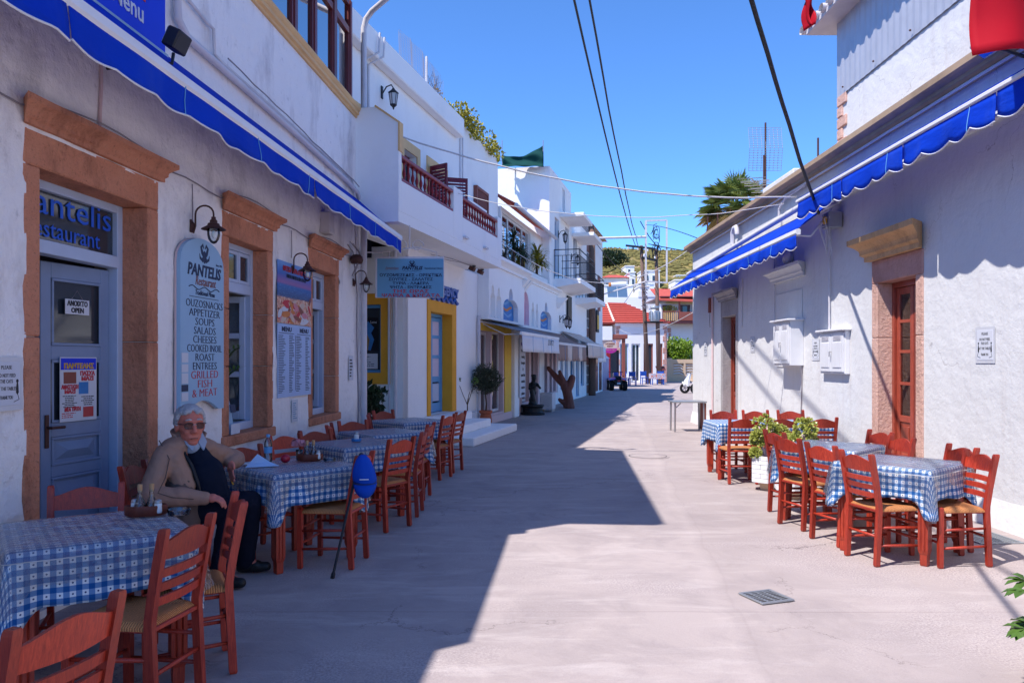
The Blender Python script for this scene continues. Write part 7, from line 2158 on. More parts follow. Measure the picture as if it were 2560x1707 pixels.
def remesh(m, name, mat, parent, vox, smooth_it=4, disp=None):
    me = m.mesh('tmp'); bm = bmesh.new(); bm.from_mesh(me); bmesh.ops.recalc_face_normals(bm, faces=bm.faces); bm.to_mesh(me); bm.free()
    o = bpy.data.objects.new('tmp', me); COL.objects.link(o)
    r = o.modifiers.new('r', 'REMESH'); r.mode = 'VOXEL'; r.voxel_size = vox
    s = o.modifiers.new('s', 'SMOOTH'); s.iterations = smooth_it; s.factor = .5
    dg = bpy.context.evaluated_depsgraph_get()
    res = bpy.data.meshes.new_from_object(o.evaluated_get(dg)); res.name = name
    bpy.data.objects.remove(o); bpy.data.meshes.remove(me)
    res.update()
    if disp:
        ns = [v.normal.copy() for v in res.vertices]
        for v, n_ in zip(res.vertices, ns): v.co += n_*disp(v.co)
    for p in res.polygons: p.use_smooth = True
    res.materials.clear(); res.materials.append(MATS[mat])
    ob = bpy.data.objects.new(name, res); COL.objects.link(ob)
    if parent: ob.parent = parent
    return ob
V = Vector
SR, SL = V((-2.39, 5.38, .965)), V((-2.235, 5.70, .95))          # shoulders
ER, EL = V((-2.43, 5.20, .70)), V((-2.13, 6.02, .845))          # elbows
WR, WL = V((-2.10, 5.35, .665)), V((-2.09, 5.80, .845))         # wrists
PEL = V((-2.40, 5.60, .54)); HR, HL = V((-2.36, 5.50, .53)), V((-2.36, 5.69, .53))
KR, KL = V((-1.98, 5.50, .56)), V((-1.95, 5.80, .56))
AR, AL = V((-2.06, 5.50, .10)), V((-2.02, 5.90, .10))
TR, TL = V((-1.90, 5.47, .04)), V((-1.86, 5.91, .04))
CH = V((-2.33, 5.55, .86)); NK = V((-2.29, 5.53, 1.04))
HC = V((-2.27, 5.50, 1.150)); HM = T(*HC) @ RZ(R(-52)) @ RY(R(6)) @ Matrix.Scale(1.10, 4)
def hp(x, y, z): return HM @ V((x, y, z))
body = MB()
def hell(c, r): ell(body, hp(*c), (1, 1, 1), None) if False else None
def head_ell(m, c, r):
    b = len(m.v); m.sphere(c, r, 18, 14)
    for i in range(b, len(m.v)): m.v[i] = tuple(HM @ V(m.v[i]))
for c, r in (((-.012, 0, .03), (.100, .080, .095)), ((.02, 0, -.005), (.078, .072, .085)), ((.025, 0, -.055), (.070, .062, .065)), ((.064, 0, -.098), (.030, .034, .024)),
             ((.060, .034, -.03), (.028, .026, .030)), ((.060, -.034, -.03), (.028, .026, .030)), ((.070, 0, .040), (.026, .060, .020)),
             ((-.008, .082, -.008), (.024, .012, .036)), ((-.008, -.082, -.008), (.024, .012, .036)), ((.0, 0, -.10), (.06, .058, .05)),
             ((.084, .016, -.066), (.012, .018, .016)), ((.084, -.016, -.066), (.012, .018, .016))):
    head_ell(body, c, r)
capsule(body, hp(.088, 0, .022), hp(.112, 0, -.022), .010, .015); capsule(body, hp(.100, .014, -.030), hp(.100, -.014, -.030), .010, .010)
capsule(body, hp(.092, .012, -.076), hp(.092, -.012, -.076), .006, .006)
capsule(body, hp(-.015, 0, -.07), NK, .062, .066)
capsule(body, NK, CH, .07, .10); capsule(body, CH, PEL, .12, .12)
for S, E, Wt in ((SR, ER, WR), (SL, EL, WL)):
    capsule(body, NK, S, .05, .05); capsule(body, S, E, .045, .036); capsule(body, E, Wt, .036, .027)
for H_, K_, A_ in ((HR, KR, AR), (HL, KL, AL)):
    capsule(body, H_, K_, .07, .05); capsule(body, K_, A_, .05, .035); capsule(body, A_, A_+(V((.12, 0, -.05))), .035, .03)
def hand(W_, d, side, palm, curl, thumb):
    """d: direction of the fingers, palm: palm normal, side: across the knuckles toward the thumb"""
    d, side, palm = d.normalized(), side.normalized(), palm.normalized()
    c = W_+d*.045
    capsule(body, W_, c+side*.012, .026, .028); capsule(body, W_+d*.01-side*.012, c-side*.018, .022, .024)
    kn = W_+d*.085
    for i, (o_, l_) in enumerate(((.030, .9), (.010, 1.0), (-.010, .95), (-.030, .75))):
        b = kn+side*o_-d*abs(o_)*.25
        a1, a2 = curl, curl*2.0
        p1 = b+(d*math.cos(a1)+palm*math.sin(a1))*.036*l_
        p2 = p1+(d*math.cos(a2)+palm*math.sin(a2))*.028*l_
        p3 = p2+(d*math.cos(a2*1.3)+palm*math.sin(a2*1.3))*.020*l_
        capsule(body, b-d*.03, b, .012, .0105, 8, 3); capsule(body, b, p1, .0105, .009, 8, 3); capsule(body, p1, p2, .009, .0085, 8, 3); capsule(body, p2, p3, .0085, .0075, 8, 3)
    t0 = W_+d*.025+side*.026; t1 = t0+(side*.6+d*.7+palm*thumb).normalized()*.036; t2 = t1+(d*.8+palm*(thumb+.5)-side*.1).normalized()*.03
    capsule(body, t0, t1, .013, .011, 8, 3); capsule(body, t1, t2, .011, .009, 8, 3)
hand(WR, V((.95, .15, -.10)), V((-.1, .95, .25)), V((.0, .15, -1)), .55, .2)
hand(WL, V((.20, -.55, -.72)), V((.5, -.55, .55)), V((.35, -.45, -.2)), .55, .7)
person = remesh(body, 'person', 'skin', None, .0065, 3)
tag(person, 'grey-haired man in beige jacket and glasses seated on a chair, arm on the table', 'person')
def wr(a, f): return lambda c: a*noise.noise((c.x*f, c.y*f, c.z*f)) + a*.6*noise.noise((c.x*f*2.3+5, c.y*f*2.3, c.z*f*2.3))
# jacket: shoulders, sleeves
j = MB()
capsule(j, SR+V((.01, .03, .02)), NK+V((-.03, -.04, -.02)), .075, .08); capsule(j, SL+V((0, -.03, .02)), NK+V((-.02, .04, -.02)), .075, .08)
capsule(j, SR, ER, .078, .070); capsule(j, ER, ER.lerp(WR, .55), .072, .064); capsule(j, ER.lerp(WR, .5), WR-(WR-ER).normalized()*.01, .068, .050)
capsule(j, SL, EL, .082, .072); capsule(j, EL, EL.lerp(WL, .5), .072, .064); capsule(j, EL.lerp(WL, .5), WL-(WL-EL).normalized()*.015, .062, .048)
capsule(j, SR+V((.02, .05, -.10)), SL+V((-.05, -.05, -.10)), .105, .105)
capsule(j, SR+V((.04, .02, -.05)), V((-2.28, 5.42, .74)), .085, .080)
capsule(j, NK+V((-.045, .0, .03)), NK+V((-.04, .02, .03)), .065, .065)
jk = remesh(j, 'jacket', 'jacket_beige', person, .010, 3, lambda c: .010*noise.noise((c.x*9, c.y*9, c.z*9)) + .010*abs(noise.noise((c.x*13+c.z*9, c.y*13, c.z*16))) - .003)
j = MB()
capsule(j, V((-2.36, 5.50, .80)), V((-2.38, 5.55, .56)), .150, .170); capsule(j, V((-2.33, 5.66, .80)), V((-2.35, 5.68, .56)), .13, .14)
capsule(j, V((-2.30, 5.42, .74)), V((-2.26, 5.42, .50)), .09, .10)
remesh(j, 'jacket_skirt', 'jacket_dark', person, .011, 3, wr(.010, 8))
# sweater
j = MB()
capsule(j, V((-2.245, 5.535, .96)), V((-2.19, 5.56, .80)), .075, .125); capsule(j, V((-2.19, 5.56, .80)), V((-2.17, 5.59, .63)), .135, .150)
remesh(j, 'sweater', 'sweater_navy', person, .010, 3, wr(.005, 10))
# shirt collar
m = MB()
for s in (-1, 1):
    b0, b1 = NK+V((.02, 0, .035)), NK+V((.075, -.045, -.02))
    side = V((.82, .57, 0))*s if False else V((.52, .85, 0)).normalized()*s
    m.add([b0+side*.02+V((.045, -.04, -.01)), b0+side*.078+V((.0, -.01, .03)), b1+side*.085+V((-.01, .01, .005)), b1+side*.045+V((.02, -.03, -.045)), b0+side*.012+V((.06, -.06, -.05))], [(0, 1, 2, 3, 4)])
o = m.build('shirt_collar', MATS['shirt_blue'], person); solid(o, .010)
j = MB(); capsule(j, NK+V((.0, -.0, .0)), NK+V((.035, -.03, -.04)), .066, .06); remesh(j, 'shirt', 'shirt_blue', person, .010, 2)
# jacket collar standing round the neck, zip edges
m = MB()
fwd = V((math.cos(R(-38)), math.sin(R(-38)), 0)); lat = V((-fwd.y, fwd.x, 0))
def strip(pts, w, nrm, name, mat, th=.012):
    m = MB(); n = len(pts)
    for i, p in enumerate(pts): m.v += [tuple(V(p)-V(w[i])/2), tuple(V(p)+V(w[i])/2)]
    for i in range(n-1): m.f.append((i*2, i*2+2, i*2+3, i*2+1))
    o = m.build(name, MATS[mat], person, smooth=True); solid(o, th)
pts, ws = [], []
for i in range(13):
    a = R(75+210*i/12); q = abs(i-6)/6
    pts.append(NK+fwd*(.10*math.cos(a))+lat*(.105*math.sin(a))+V((0, 0, .065-.055*q))); ws.append(V((0, 0, .075))+fwd*(.03*math.cos(a))+lat*.03*math.sin(a))
strip(pts, ws, None, 'jacket_collar', 'jacket_beige')
strip([V((-2.30, 5.44, .98)), V((-2.235, 5.435, .88)), V((-2.19, 5.43, .76)), V((-2.17, 5.45, .62))], [V((.02, -.03, 0))]*4, None, 'zip_edge', 'ink_black', .02)
MB().tube([SR+V((-.03, -.03, .092)), SR+V((.06, -.075, -.03)), SR.lerp(ER, .55)+V((.085, -.045, 0)), ER+V((.09, -.045, .03)), ER.lerp(WR, .5)+V((.0, -.072, .01)), ER.lerp(WR, .85)+V((.0, -.06, .0))], .0035, 6).build('sleeve_piping', MATS['jacket_dark'], person, smooth=True)
# trousers and shoes
j = MB()
for H_, K_, A_ in ((HR, KR, AR), (HL, KL, AL)):
    capsule(j, H_, K_, .105, .085); capsule(j, K_+V((.005, 0, -.02)), K_.lerp(A_, .5), .085, .08); capsule(j, K_.lerp(A_, .5), A_+V((.0, 0, .0)), .08, .075)
ell(j, PEL, (.17, .19, .12))
remesh(j, 'trousers', 'trousers_navy', person, .011, 3, wr(.007, 7))
for A_, T_ in ((AR, TR), (AL, TL)):
    j = MB(); h = V((A_.x-.02, A_.y, .045))
    capsule(j, h, h.lerp(T_, .6)+V((0, 0, .012)), .045, .045); capsule(j, h.lerp(T_, .5), T_+V((0, 0, .008)), .044, .036); capsule(j, h, h+V((0, 0, .05)), .042, .045)
    for i, v in enumerate(j.v): j.v[i] = (v[0], v[1], max(.008, v[2]))
    remesh(j, 'shoe', 'shoe_black', person, .008, 2)
# hair
j = MB(); r_ = random.Random(4)
for k in range(900):
    a, e = r_.random()*2*math.pi, math.asin(r_.uniform(-.55, 1))
    d = V((math.cos(a)*math.cos(e), math.sin(a)*math.cos(e), math.sin(e)))
    p = V((-.012+.103*d.x, .083*d.y, .03+.098*d.z))
    front = d.x > .32
    if front and p.z < .098 - .02*abs(d.y): continue
    if d.x > .12 and p.z < .045: continue
    if p.z < -.035 or (abs(d.y) > .8 and p.z < .005 and d.x > -.25): continue
    rr = .011+.006*r_.random()
    if p.z > .10: rr *= .72
    head_ell(j, p, (rr, rr, rr*.8)) if False else None
    b = len(j.v); j.sphere(p, (rr*1.3, rr, rr), 7, 5)
    for i in range(b, len(j.v)): j.v[i] = tuple(HM @ V(j.v[i]))
remesh(j, 'hair', 'hair_grey', person, .0065, 1, lambda c: .004*noise.noise((c.x*90, c.y*90, c.z*60)))
for s in (-1, 1):
    m = MB(); m.tube([hp(.086, s*.012, .047), hp(.090, s*.03, .052), hp(.078, s*.052, .044)], [.005, .007, .004], 6); m.build('eyebrow', MATS['hair_grey'], person, smooth=True)
    m = MB(); m.sphere((.076, s*.030, .018), (.012, .013, .012), 10, 8)
    for i, v in enumerate(m.v): m.v[i] = tuple(HM @ V(v))
    m.build('eye', MATS['glass_dark'], person, smooth=True)
m = MB(); m.tube([hp(.0985, .022, -.070), hp(.1045, 0, -.0675), hp(.0985, -.022, -.070)], .0035, 6); m.build('lips', MATS['ink_brown'], person, smooth=True)
gl = bpy.data.objects.new('glasses', None); COL.objects.link(gl); gl.parent = person; gl.matrix_local = HM
for s in (-1, 1):
    ring = [(.106-.012*abs(math.cos(a)), s*.034+.026*math.copysign(abs(math.cos(a))**.7, math.cos(a)), .013+.019*math.copysign(abs(math.sin(a))**.7, math.sin(a))) for a in [i/20*2*math.pi for i in range(21)]]
    MB().tube(ring, .0024, 5, False).build('rim', MATS['rust_iron'], gl)
    m = MB(); m.add(ring[:-1], [tuple(range(20))]); m.build('lens', MATS['glass_brown'], gl)
    MB().tube([(.094, s*.062, .022), (.05, s*.084, .018), (-.012, s*.088, .012)], .0024, 5).build('temple', MATS['black_iron'], gl)
MB().tube([(.106, .010, .020), (.110, 0, .023), (.106, -.010, .020)], .002, 5).build('bridge', MATS['steel'], gl)
bd = MB()
for k in range(7): bd.sphere(tuple(WL+V((.03+.01*math.cos(k), -.065+.008*math.sin(k*2), -.085-.010*k))), .0065, 8, 6)
o = bd.build('worry_beads', MATS['yellow_sign'], smooth=True); tag(o, 'short string of amber beads held in the man\'s left hand', 'beads')
# ------------------------------------------------------------------ plants, pots, small street things
def pot(M, label, mat='terracotta', prof=None, name='plant_pot', cat='pot'):
    t = thing(name, label, cat, M)
    prof = prof or [(0, 0), (.10, 0), (.13, .05), (.15, .2), (.13, .33), (.12, .36), (.155, .38), (.16, .43), (.14, .44), (.12, .40), (0, .39)]
    MB().lathe(prof, 20).build('vessel', MATS[mat], t, smooth=True, sharp=45)
    MB().lathe([(0, prof[-1][1]+.005), (prof[-2][0]*.98, prof[-1][1]+.005)], 16).build('soil', MATS['soil'], t)
    return t
pot(T(-.62, 18.45, 0), 'terracotta urn on the pavement holding the olive tree')
ot = thing('olive_tree', 'small potted olive tree with grey-green round crown', 'tree', T(-.62, 18.45, .40))
m = MB(); m.tube([(0, 0, -.05), (.015, 0, .2), (-.01, 0, .45), (0, 0, .6)], [.022, .018, .016, .012], 7)
for k in range(9):
    a = k*.7; m.tube([(0, 0, .4+.02*k), (.12*math.cos(a), .12*math.sin(a), .6+.03*k), (.28*math.cos(a), .28*math.sin(a), .68+.05*k)], [.010, .006, .003], 4)
m.build('trunk', MATS['bark'], ot, smooth=True)
crown_clumps((0, 0, .78), (.40, .40, .36), 70, 45, .075, 31, 3.5, .34).build('crown', MATS['leaf_olive'], ot, fix=False)
bx_ = thing('stone_planter', 'pale stone trough on the white step beside the olive tree', 'planter', T(-1.06, 17.5, .172))
MB().add([(-.2, -.14, 0), (.2, -.14, 0), (.2, .14, 0), (-.2, .14, 0), (-.27, -.18, .3), (.27, -.18, .3), (.27, .18, .3), (-.27, .18, .3), (-.24, -.15, .3), (.24, -.15, .3), (.24, .15, .3), (-.24, .15, .3), (-.23, -.14, .25), (.23, -.14, .25), (.23, .14, .25), (-.23, .14, .25)],
         [(3, 2, 1, 0), (0, 1, 5, 4), (1, 2, 6, 5), (2, 3, 7, 6), (3, 0, 4, 7), (4, 5, 9, 8), (5, 6, 10, 9), (6, 7, 11, 10), (7, 4, 8, 11), (8, 9, 13, 12), (9, 10, 14, 13), (10, 11, 15, 14), (11, 8, 12, 15), (12, 13, 14, 15)]).build('trough', MATS['offwhite'], bx_)
sp_ = thing('sapling', 'bare young sapling with two leafy tips in the stone trough', 'plant', T(-1.0, 17.5, .42))
m = MB(); m.tube([(0, 0, 0), (0, 0, .25), (.02, 0, .35)], .014, 6)
for e in ((-.22, 0, .75), (.16, 0, .72), (.05, .1, .5)): m.tube([(0, 0, .2), (e[0]*.4, e[1], .4), e], [.010, .008, .005], 5)
m.build('stem', MATS['bark'], sp_)
m = MB(); leaves(m, (-.22, 0, .77), (.06, .05, .08), 14, .09, 5); leaves(m, (.17, 0, .74), (.09, .06, .08), 22, .09, 6); m.build('leaves', MATS['leaf_green'], sp_, fix=False)
# leafy plant by the end wall
pot(T(-2.42, 13.3, 0), 'clay pot against the yellow-window wall behind the last table', 'terracotta')
lp = thing('potted_plant', 'leafy potted plant below the yellow framed window', 'plant', T(-2.42, 13.3, .4))
m = MB()
for k in range(10): m.tube([(0, 0, 0), (.1*math.cos(k), .1*math.sin(k), .3), (.22*math.cos(k), .22*math.sin(k), .5+.03*k)], .006, 4)
m.build('stems', MATS['bark'], lp)
crown_clumps((0, 0, .5), (.3, .3, .36), 26, 26, .12, 41, 2.2, .35).build('leaves', MATS['leaf_dark'], lp, fix=False)
# zamioculcas in the first window
zp = thing('window_plant', 'arching green plant inside the first restaurant window', 'plant', LW @ T(7.75, .32, .97))
MB().lathe([(0, 0), (.08, 0), (.11, .2), (.1, .2), (0, .18)], 14).build('pot', MATS['ink_brown'], zp, smooth=True)
m = MB(); st_ = MB()
for (dx, dy, h) in ((.45, -.12, .62), (.25, -.2, .40), (-.1, -.15, .5), (.35, .1, .5)):
    P = [Vector((dx*q**1.3, dy*q, .15+h*(1-(1-q)**1.6))) for q in [i/8 for i in range(9)]]
    st_.tube(P, .010, 5)
    for i in range(2, 9):
        for s in (-1, 1):
            t_ = (P[i]-P[i-1]).normalized(); sd = Vector((0, s, .5)).normalized()
            b = P[i]; e = b+(sd*.7+t_*.7)*.085; w = t_*.022
            m.add([b, (b+e)/2+w, e, (b+e)/2-w], [(0, 1, 2, 3)])
st_.build('stems', MATS['leaf_dark'], zp); m.build('leaves', MATS['leaf_green'], zp, fix=False)

# hexagonal board planters with jade plants
def hex_planter(x, y, label, rz):
    t = thing('hexagonal_planter', label, 'planter', T(x, y, 0) @ RZ(rz))
    R0 = .205
    MB().lathe([(0, 0), (.09, 0), (.12, .12), (0, .12)], 6).build('foot', MATS['plaster_beige'], t)
    MB().lathe([(0, .121), (.19, .121), (.19, .41), (.16, .41), (.16, .37), (0, .37)], 6, RZ(0)).build('liner', MATS['offwhite'], t)
    sw = R0*1.0
    for k in range(6):
        F = RZ(R(60*k+30)) @ T(R0*math.cos(R(30)), 0, 0)
        for r in range(6):
            z = .105+r*.055
            cuts = [-sw/2, sw/2] if (r+k) % 2 else [-sw/2, .01*(1 if k % 2 else -1), sw/2]
            for a, b in zip(cuts[:-1], cuts[1:]):
                MB().cbox(-.012, .004, a+.002, b-.002, z, z+.051, .003).build('board', MATS['white_paint'], t, F)
    MB().lathe([(0, .385), (.155, .385)], 6).build('soil', MATS['soil'], t)
def jade(x, y, label, blobs, seed, s=1.0):
    t = thing('jade_plant', label, 'plant', T(x, y, .38))
    m = MB(); l = MB(); r = random.Random(seed)
    for (cx, cy, cz, rr) in blobs:
        m.tube([(cx*.15, cy*.15, 0), (cx*.5, cy*.5, cz*.45), (cx, cy, cz-rr*.4)], [.028, .022, .014], 7)
        for k in range(7):
            a = r.random()*6.28; m.tube([(cx*.7, cy*.7, cz*.65), (cx+rr*.7*math.cos(a), cy+rr*.7*math.sin(a), cz+rr*.4*r.uniform(-1, 1))], [.013, .006], 5)
        for k in range(80):
            a, e = r.random()*6.28, math.asin(r.uniform(-.8, 1)); d = Vector((math.cos(a)*math.cos(e), math.sin(a)*math.cos(e), math.sin(e)))
            p = Vector((cx, cy, cz))+d*rr*r.uniform(.55, 1)
            for q in range(9):
                b = (d*.7+Vector((r.gauss(0, .55), r.gauss(0, .55), r.gauss(.2, .5)))).normalized(); sd = b.orthogonal().normalized()*.012; n_ = b.cross(sd).normalized()*.005
                L_ = .040+.016*r.random()
                l.add([p, p+b*L_*.6+sd+n_, p+b*L_+n_*.4, p+b*L_*.6-sd+n_, p+b*L_*.6-n_*1.2], [(0, 1, 3), (1, 2, 3), (0, 4, 1), (0, 3, 4), (4, 2, 1), (4, 3, 2)])
    m.build('stems', MATS['plaster_pink'], t, smooth=True); l.build('leaves', MATS['leaf_jade'], t, fix=False)
hex_planter(3.18, 9.72, 'white hexagonal board planter in full view between the sunlit tables', R(12))
hex_planter(3.27, 9.12, 'white hexagonal board planter half hidden behind chairs, nearer the camera', R(18))
jade(3.18, 9.72, 'bigger jade plant with bare stems in the hexagonal planter', ((-.02, 0, .40, .15), (.13, -.02, .30, .12), (-.09, .02, .26, .10), (-.16, -.05, .08, .05), (.17, 0, .10, .06)), 51)
jade(3.36, 9.12, 'smaller round jade plant behind the middle right table', ((.07, 0, .42, .13), (-.06, 0, .28, .09), (.14, .05, .26, .08)), 52)

# schefflera at the right picture edge
pot(T(2.72, 3.72, -.0), 'pot at the right picture edge holding the glossy-leaved shrub', 'terracotta')
sc_ = thing('potted_shrub', 'glossy umbrella-leaved shrub poking in at the right picture edge', 'plant', T(2.72, 3.72, .26))
m = MB(); l = MB(); r = random.Random(8)
for k in range(8):
    a = math.pi+r.uniform(-1.5, 1.5); h = r.uniform(-.12, .14); e = Vector((.24*math.cos(a), .22*math.sin(a), .12+h))
    m.tube([(0, 0, 0), (e.x*.4, e.y*.4, .12+h*.5), e], .006, 4)
    for q in range(8):
        b = Vector((math.cos(q*.8)*.8+.3*math.cos(a), math.sin(q*.8)*.8+.3*math.sin(a), r.uniform(-.5, .25))).normalized(); sd = b.cross(Vector((0, 0, 1))).normalized()*.021; n_ = Vector((0, 0, .008))
        L_ = .085+.03*r.random(); dr = Vector((0, 0, -.012))
        l.add([e, e+b*L_*.4+sd+n_, e+b*L_*.75+sd*.9+n_*.5, e+b*L_+dr, e+b*L_*.75-sd*.9+n_*.5, e+b*L_*.4-sd+n_, e+b*L_*.6-n_*.3], [(0, 1, 6), (1, 2, 6), (2, 3, 6), (3, 4, 6), (4, 5, 6), (5, 0, 6)])
m.build('stems', MATS['bark'], sc_); l.build('leaves', MATS['leaf_green'], sc_, fix=False, smooth=True)

# rooftop bush, netting, green net
rbush = thing('rooftop_bush', 'yellow-green creeper spilling along the balcony house roof edge', 'bush', L2 @ T(20.2, .35, 7.25))
m = MB(); r = random.Random(14)
for k in range(70):
    s = r.random(); leaves(m, (-1.9+4.1*s, r.uniform(-.3, .4), -.02+.25*(1-s)**.8*r.random()+.12*r.random()), (.22, .20, .16), 34, .09, 600+k, 1.6)
m.build('foliage', MATS['leaf_yellow'], rbush, fix=False)
m = MB()
for k in range(16): m.tube([(-2+4.2*k/15, 0, 0), (-2+4.2*k/15+.1, r.uniform(-.2, .2), .2)], .01, 4)
m.build('stems', MATS['bark'], rbush)
dr = thing('dry_vine', 'dry leafless vine on the roof beside the white post', 'vine', L2 @ T(17.6, .45, 7.25) @ Matrix.Scale(.55, 4))
m = MB()
for k in range(14): m.tube([(r.uniform(-.5, .5), r.uniform(-.2, .2), 0), (r.uniform(-.6, .6), r.uniform(-.2, .2), .5), (r.uniform(-.7, .7), r.uniform(-.2, .2), .75+.5*r.random())], .006, 4)
m.build('stems', MATS['bark'], dr); m = MB(); leaves(m, (.1, 0, .35), (.6, .3, .45), 170, .08, 88, 1.6, .1); m.build('leaves', MATS['leaf_dry'], dr, fix=False)
nt = thing('roof_netting', 'pale netting on a white post above the balcony house roof', 'netting', L2 @ T(17.0, .5, 7.25) @ Matrix.Diagonal((.8, .8, .62, 1)))
MB().tube([(.3, 0, 0), (.3, 0, 1.5)], .035, 6).build('post', MATS['offwhite'], nt)
m = MB()
for i in range(46): m.tube([(-1.6+i*.07, .05*math.sin(i*.5), .0), (-1.6+i*.07, .05*math.sin(i*.5+1), 1.45-.05*math.cos(i*.2)-(.3*max(0, (i-28)/18)))], .0035, 3, False)
for j in range(19): m.tube([(-1.6, .03, j*.08), (0, .0, j*.08+.03), (1.6, .03, j*.078)], .0035, 3, False)
m.build('net', MATS['cable_grey'], nt)
gn = thing('green_screen', 'dark green shade net strung on posts on the tall house roof', 'shade net', T(-.35, 27.55, 8.45))
m = MB(); nx_, nz_ = 22, 10
for i in range(nx_+1):
    for j_ in range(nz_+1):
        u, v = i/nx_, j_/nz_
        m.v.append((1.45*u, .16*math.sin(u*9+v*5)*(1-abs(2*v-1)**3)+.06*math.sin(v*7+u*14)-.35*(1-v)**2, -.06+v*(.50+.34*u**1.5)-.16*math.sin(math.pi*u)*v))
for i in range(nx_):
    for j_ in range(nz_): a = i*(nz_+1)+j_; m.f.append((a, a+nz_+1, a+nz_+2, a+1))
solid(m.build('net', MATS['green_net'], gn, smooth=True), .006)
for x in (0, .0+1.45): MB().tube([(x, 0, 0), (x, 0, .95)], .02, 5).build('post', MATS['steel'], gn)
# spiky plants at the ribbon windows
def dracaena(M, label, n, L0, seed):
    t = thing('spiky_plant', label, 'plant', M, 'spiky plants on the window ledge')
    m = MB(); r = random.Random(seed)
    MB().tube([(0, 0, 0), (.03, 0, .4), (0, 0, .75)], [.05, .04, .035], 6).build('stem', MATS['bark'], t)
    for hd in ((0, 0, .75), (.1, -.1, .4), (-.15, -.05, .5)):
        for k in range(n):
            a, e = r.random()*6.28, math.asin(r.uniform(-.5, .95)); d = Vector((math.cos(a)*math.cos(e), math.sin(a)*math.cos(e), math.sin(e)))
            L_ = L0*r.uniform(.7, 1.1); s = d.cross(Vector((0, 0, 1))); s = (s.normalized() if s.length > .1 else Vector((1, 0, 0)))*.022
            c = Vector(hd); m.add([c-s, c+s, c+d*L_*.6+s*.8, c+d*L_+Vector((0, 0, -.12)), c+d*L_*.6-s*.8], [(0, 1, 2, 4), (4, 2, 3)])
    m.build('leaves', MATS['leaf_yellow' if seed % 2 else 'leaf_dark'], t, fix=False)
dracaena(L2 @ T(26.9, .12, 4.48), 'spiky yellowish plant at the end of the ribbon windows', 60, .58, 61)
dracaena(L2 @ T(23.6, .12, 4.48), 'spiky dark plant in front of the first ribbon window', 45, .5, 62)
dracaena(L2 @ T(24.7, .12, 4.48) @ Matrix.Scale(.7, 4), 'small spiky dark plant in the middle of the ribbon windows', 40, .5, 64)

# tree trunk sculpture, bronze fountain figure, air conditioner
tk = MB()
def limb(pts, rs): 
    for (p, q, a, b) in zip(pts[:-1], pts[1:], rs[:-1], rs[1:]): capsule(tk, p, q, a, b)
limb([(.08, 0, .02), (.06, 0, .35), (0, 0, .62), (-.08, 0, .80)], [.21, .17, .17, .15]); limb([(-.08, 0, .80), (-.35, .05, 1.05), (-.62, .1, 1.36)], [.14, .11, .075])
limb([(-.1, 0, .85), (-.20, -.05, 1.1), (-.24, -.05, 1.24)], [.12, .085, .065]); limb([(.02, 0, .62), (.14, 0, .9), (.18, 0, 1.02)], [.16, .13, .125]); limb([(-.02, 0, .15), (-.2, -.05, .26), (-.25, -.05, .30)], [.12, .075, .055])
for i, v in enumerate(tk.v): tk.v[i] = (v[0], v[1], max(0, v[2]))
ts = remesh(tk, 'carved_trunk', 'trunk_wood', None, .022, 3, lambda c: .016*noise.noise((c.x*5, c.y*5, c.z*1.6)) + .006*noise.noise((c.x*25, c.y*25, c.z*3)))
ts.matrix_world = T(1.86, 26.5, 0); tag(ts, 'reddish forked tree trunk standing as decoration on the pavement', 'tree trunk')
fg_ = MB()
fg_.lathe([(0, 0), (.36, 0), (.38, .05), (.30, .08), (.30, .22), (.36, .26), (.34, .30), (0, .30)], 16)
capsule(fg_, (0, 0, .3), (0, 0, .45), .14, .10); capsule(fg_, (.02, -.05, .45), (-.03, -.08, .70), .075, .07); capsule(fg_, (-.04, .05, .45), (.05, .02, .68), .075, .07)
capsule(fg_, (0, 0, .70), (.02, 0, .92), .10, .095); capsule(fg_, (.02, 0, .95), (.04, -.02, 1.04), .05, .06); ell(fg_, (.04, -.03, 1.11), (.075, .08, .09)); ell(fg_, (.03, -.02, 1.17), (.09, .09, .04))
capsule(fg_, (.12, 0, .92), (.22, -.08, .80), .04, .035); capsule(fg_, (.22, -.08, .80), (.14, -.18, .92), .035, .03); capsule(fg_, (-.08, 0, .92), (-.10, -.10, .78), .04, .035); capsule(fg_, (-.10, -.1, .78), (.05, -.18, .84), .035, .03)
st_ = remesh(fg_, 'bronze_statue', 'bronze', None, .014, 1); st_.matrix_world = T(.62, 23.4, 0); tag(st_, 'dark bronze fountain figure of a child on a round base', 'statue')
ac = thing('air_conditioner', 'white air conditioner unit on the pavement beside the bronze figure', 'air conditioner', T(1.12, 24.9, 0) @ RZ(R(-14)))
MB().cbox(-.18, .22, -.25, .3, .08, .60, .012).build('case', MATS['offwhite'], ac)
m = MB()
for k in range(4): m.lathe([(.03+.045*k, 0), (.038+.045*k, 0)], 20, T(0, -.256, .34) @ RX(R(90)))
m.build('fan_grille', MATS['galvanised'], ac)
for x in (-.14, .18): MB().cbox(x-.03, x+.03, -.22, .26, 0, .08, .004).build('foot', MATS['steel'], ac)

